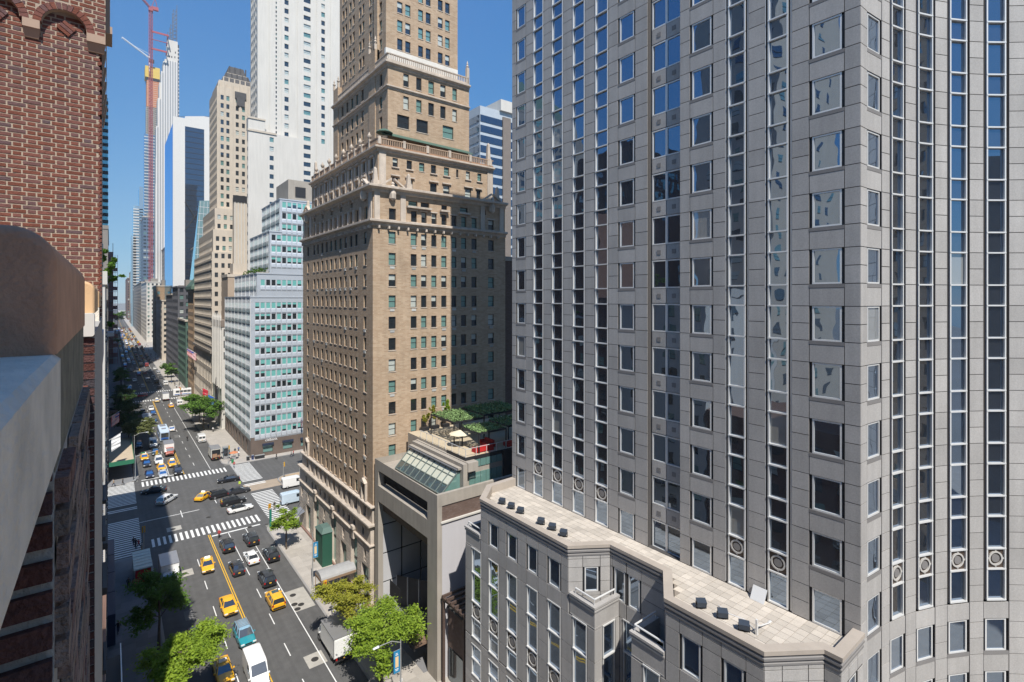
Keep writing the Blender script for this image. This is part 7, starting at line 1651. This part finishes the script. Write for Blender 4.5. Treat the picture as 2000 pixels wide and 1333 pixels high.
# ---------------------------------------------------------------- people
def person_mesh(walk, arm):
    """one continuous skin grown over a skeleton: pelvis root, legs, torso, neck, head, arms with hands"""
    J = [(0, 0, .95, .15, .11), (0, 0, 1.2, .155, .10), (0, 0, 1.42, .17, .10), (0, .01, 1.52, .06, .06), (0, .03, 1.60, .085, .095), (0, .03, 1.70, .08, .095), (0, .03, 1.755, .04, .05)]
    E_ = [(0, 1), (1, 2), (2, 3), (3, 4), (4, 5), (5, 6)]
    for s in (-1, 1):
        b = len(J); f = s * walk
        J += [(s * .1, .02, .88, .09, .095), (s * .1, f * .22, .5, .062, .066), (s * .1, f * .34 - .03, .1, .042, .045), (s * .1, f * .34 + .13, .04, .04, .03)]; E_ += [(0, b), (b, b + 1), (b + 1, b + 2), (b + 2, b + 3)]
        b = len(J); g = -f * arm
        J += [(s * .2, 0, 1.4, .058, .06), (s * .25, g * .12, 1.14, .043, .045), (s * .25, g * .3 + .05, .92, .032, .034), (s * .25, g * .34 + .08, .84, .04, .022), (s * .25, g * .34 + .1, .76, .03, .015)]; E_ += [(2, b), (b, b + 1), (b + 1, b + 2), (b + 2, b + 3), (b + 3, b + 4)]
    me = bpy.data.meshes.new('skeleton'); me.from_pydata([j[:3] for j in J], E_, []); o = bpy.data.objects.new('tmp', me); COL.objects.link(o)
    md = o.modifiers.new('s', 'SKIN'); md.use_smooth_shade = True; sv = me.skin_vertices[0].data
    for i, j in enumerate(J): sv[i].radius = (j[3], j[4]); sv[i].use_root = (i == 0)
    o.modifiers.new('d', 'SUBSURF').levels = 1
    dg = bpy.context.evaluated_depsgraph_get(); r = bpy.data.meshes.new_from_object(o.evaluated_get(dg)); bpy.data.objects.remove(o); r.name = 'person'
    for k in PM: r.materials.append(k)
    for p in r.polygons:
        c = p.center; arm_ = abs(c.x) > .2
        p.material_index = 4 if c.z > 1.66 or (c.z > 1.57 and c.y < .0) else 0 if c.z > 1.49 or (arm_ and c.z < .97) else 3 if c.z < .09 else 2 if c.z < .97 else 1
        p.use_smooth = True
    return r
m_skin = mat('skin', (.42, .26, .18), .6, var=0); m_hair = mat('hair', (.03, .02, .015), .7, var=0); m_shoe = mat('shoe', (.03, .03, .03), .6, var=0); m_shirt = mat('shirt_cloth', (1, 1, 1), .9, var=.05, objcol=True)
m_trs = [mat('trouser_%s' % n, c, .9, var=0) for n, c in (('navy', (.03, .04, .08)), ('black', (.02, .02, .02)), ('khaki', (.3, .24, .16)))]
PMS = []
for i, (w, a) in enumerate(((1, 1), (.5, 1), (.15, .3))):
    PM = [m_skin, m_shirt, m_trs[i], m_shoe, m_hair]; PMS.append(person_mesh(w, a))
def person(x, y, rz, v, col, lab, z=WK, group='people on the pavements'):
    o = obj('person', PMS[v], None, (x, y, z), R(rz)); o.color = (*col, 1); tag(o, lab, 'person', group)
W3, K3, B3, R3, Y3_, G3 = (.75, .75, .74), (.03, .03, .035), (.08, .13, .3), (.45, .05, .05), (.55, .75, .08), (.3, .3, .3)
PP = [(617, 1092, 200, 1, B3, 'person in a blue top below the blue banner'), (614, 1098, 20, 2, W3, 'person in white standing below the blue banner'), (799, 1203, 40, 0, W3, 'person in white walking into the court of the concrete building'),
 (261, 1068, 30, 0, K3, 'person in black waiting at the shaded corner'), (265, 1071, 200, 1, K3, 'person in black beside the shaded corner group'), (271, 1072, 120, 0, R3, 'person in red at the shaded corner'), (277, 1078, 60, 2, G3, 'person in grey at the edge of the shaded kerb'),
 (251, 1150, 180, 1, K3, 'person in black walking past the bus shelter'), (261, 1152, 160, 0, (.3, .22, .12), 'person in tan beside the bus shelter'), (268, 1150, 0, 2, R3, 'person in maroon standing by the bus shelter advert'), (231, 1238, 10, 0, K3, 'person in black alone on the shaded pavement'),
 (466, 892, 170, 0, W3, 'person in white on the pavement by the blue grey kiosk'), (459, 887, 20, 1, K3, 'person in black by the blue grey kiosk'), (457, 914, 200, 0, R3, 'person in red at the kerb of the stepped office'), (466, 884, 180, 1, B3, 'person in blue near the granite base'), (416, 844, 180, 1, W3, 'person in white beside the green trees'), (407, 838, 0, 0, B3, 'person in blue beside the green trees'),
 (569, 893, 90, 0, G3, 'person in grey walking below the bank windows'), (573, 891, 90, 1, R3, 'person in red walking below the bank windows'), (540, 897, 100, 1, K3, 'person in black by the long dark planter'), (536, 996, 0, 2, K3, 'person in black at the hotel corner signal'), (240, 948, 100, 1, K3, 'person in black under the sidewalk shed'), (222, 951, 100, 0, (.4, .3, .2), 'person in tan under the sidewalk shed')]
for px, py, rz, v, c, lab in PP: x, y = G(px, py, WK); person(x, y, rz, v, c, lab)
x, y = G(468, 953); person(x, y, 150, 2, Y3_, 'traffic officer in a lime vest in the junction', .006); x, y = G(428, 1052); person(x, y, 180, 1, R3, 'person in red crossing at the yellow line', .006); x, y = G(366, 862); person(x, y, 0, 1, K3, 'cyclist dressed in black standing in the road past the avenue', .006)
rng = random.Random(3)
for k in range(26): person(rng.uniform(25, 29), rng.uniform(225, 330), rng.uniform(0, 360), rng.randrange(3), rng.choice((W3, K3, B3, R3, G3)), 'small distant pedestrian on the sunny pavement', WK, 'distant pedestrians')
for k in range(22): person(rng.uniform(24.5, 29), rng.uniform(430, 620), rng.uniform(0, 360), rng.randrange(3), rng.choice((W3, K3, B3, R3, G3)), 'tiny pedestrian in the sun far down the street', WK, 'far pedestrians')
# ---------------------------------------------------------------- the air of the street
hz = MB().box(-400, 400, -260, 2900, -1.5, 470)
hm = bpy.data.materials.new('haze_air'); hm.use_nodes = True; t = hm.node_tree; t.nodes.remove(t.nodes['Principled BSDF'])
pv = t.nodes.new('ShaderNodeVolumePrincipled'); pv.inputs['Color'].default_value = (.80, .89, 1, 1); pv.inputs['Density'].default_value = .00012; pv.inputs['Anisotropy'].default_value = 0
t.links.new(pv.outputs[0], t.nodes['Material Output'].inputs['Volume']); hm.cycles.homogeneous_volume = True
o = part('haze', hz, hm); tag(o, 'thin pale summer haze filling the street', 'haze', kind='stuff')
sc.cycles.volume_bounces = 0
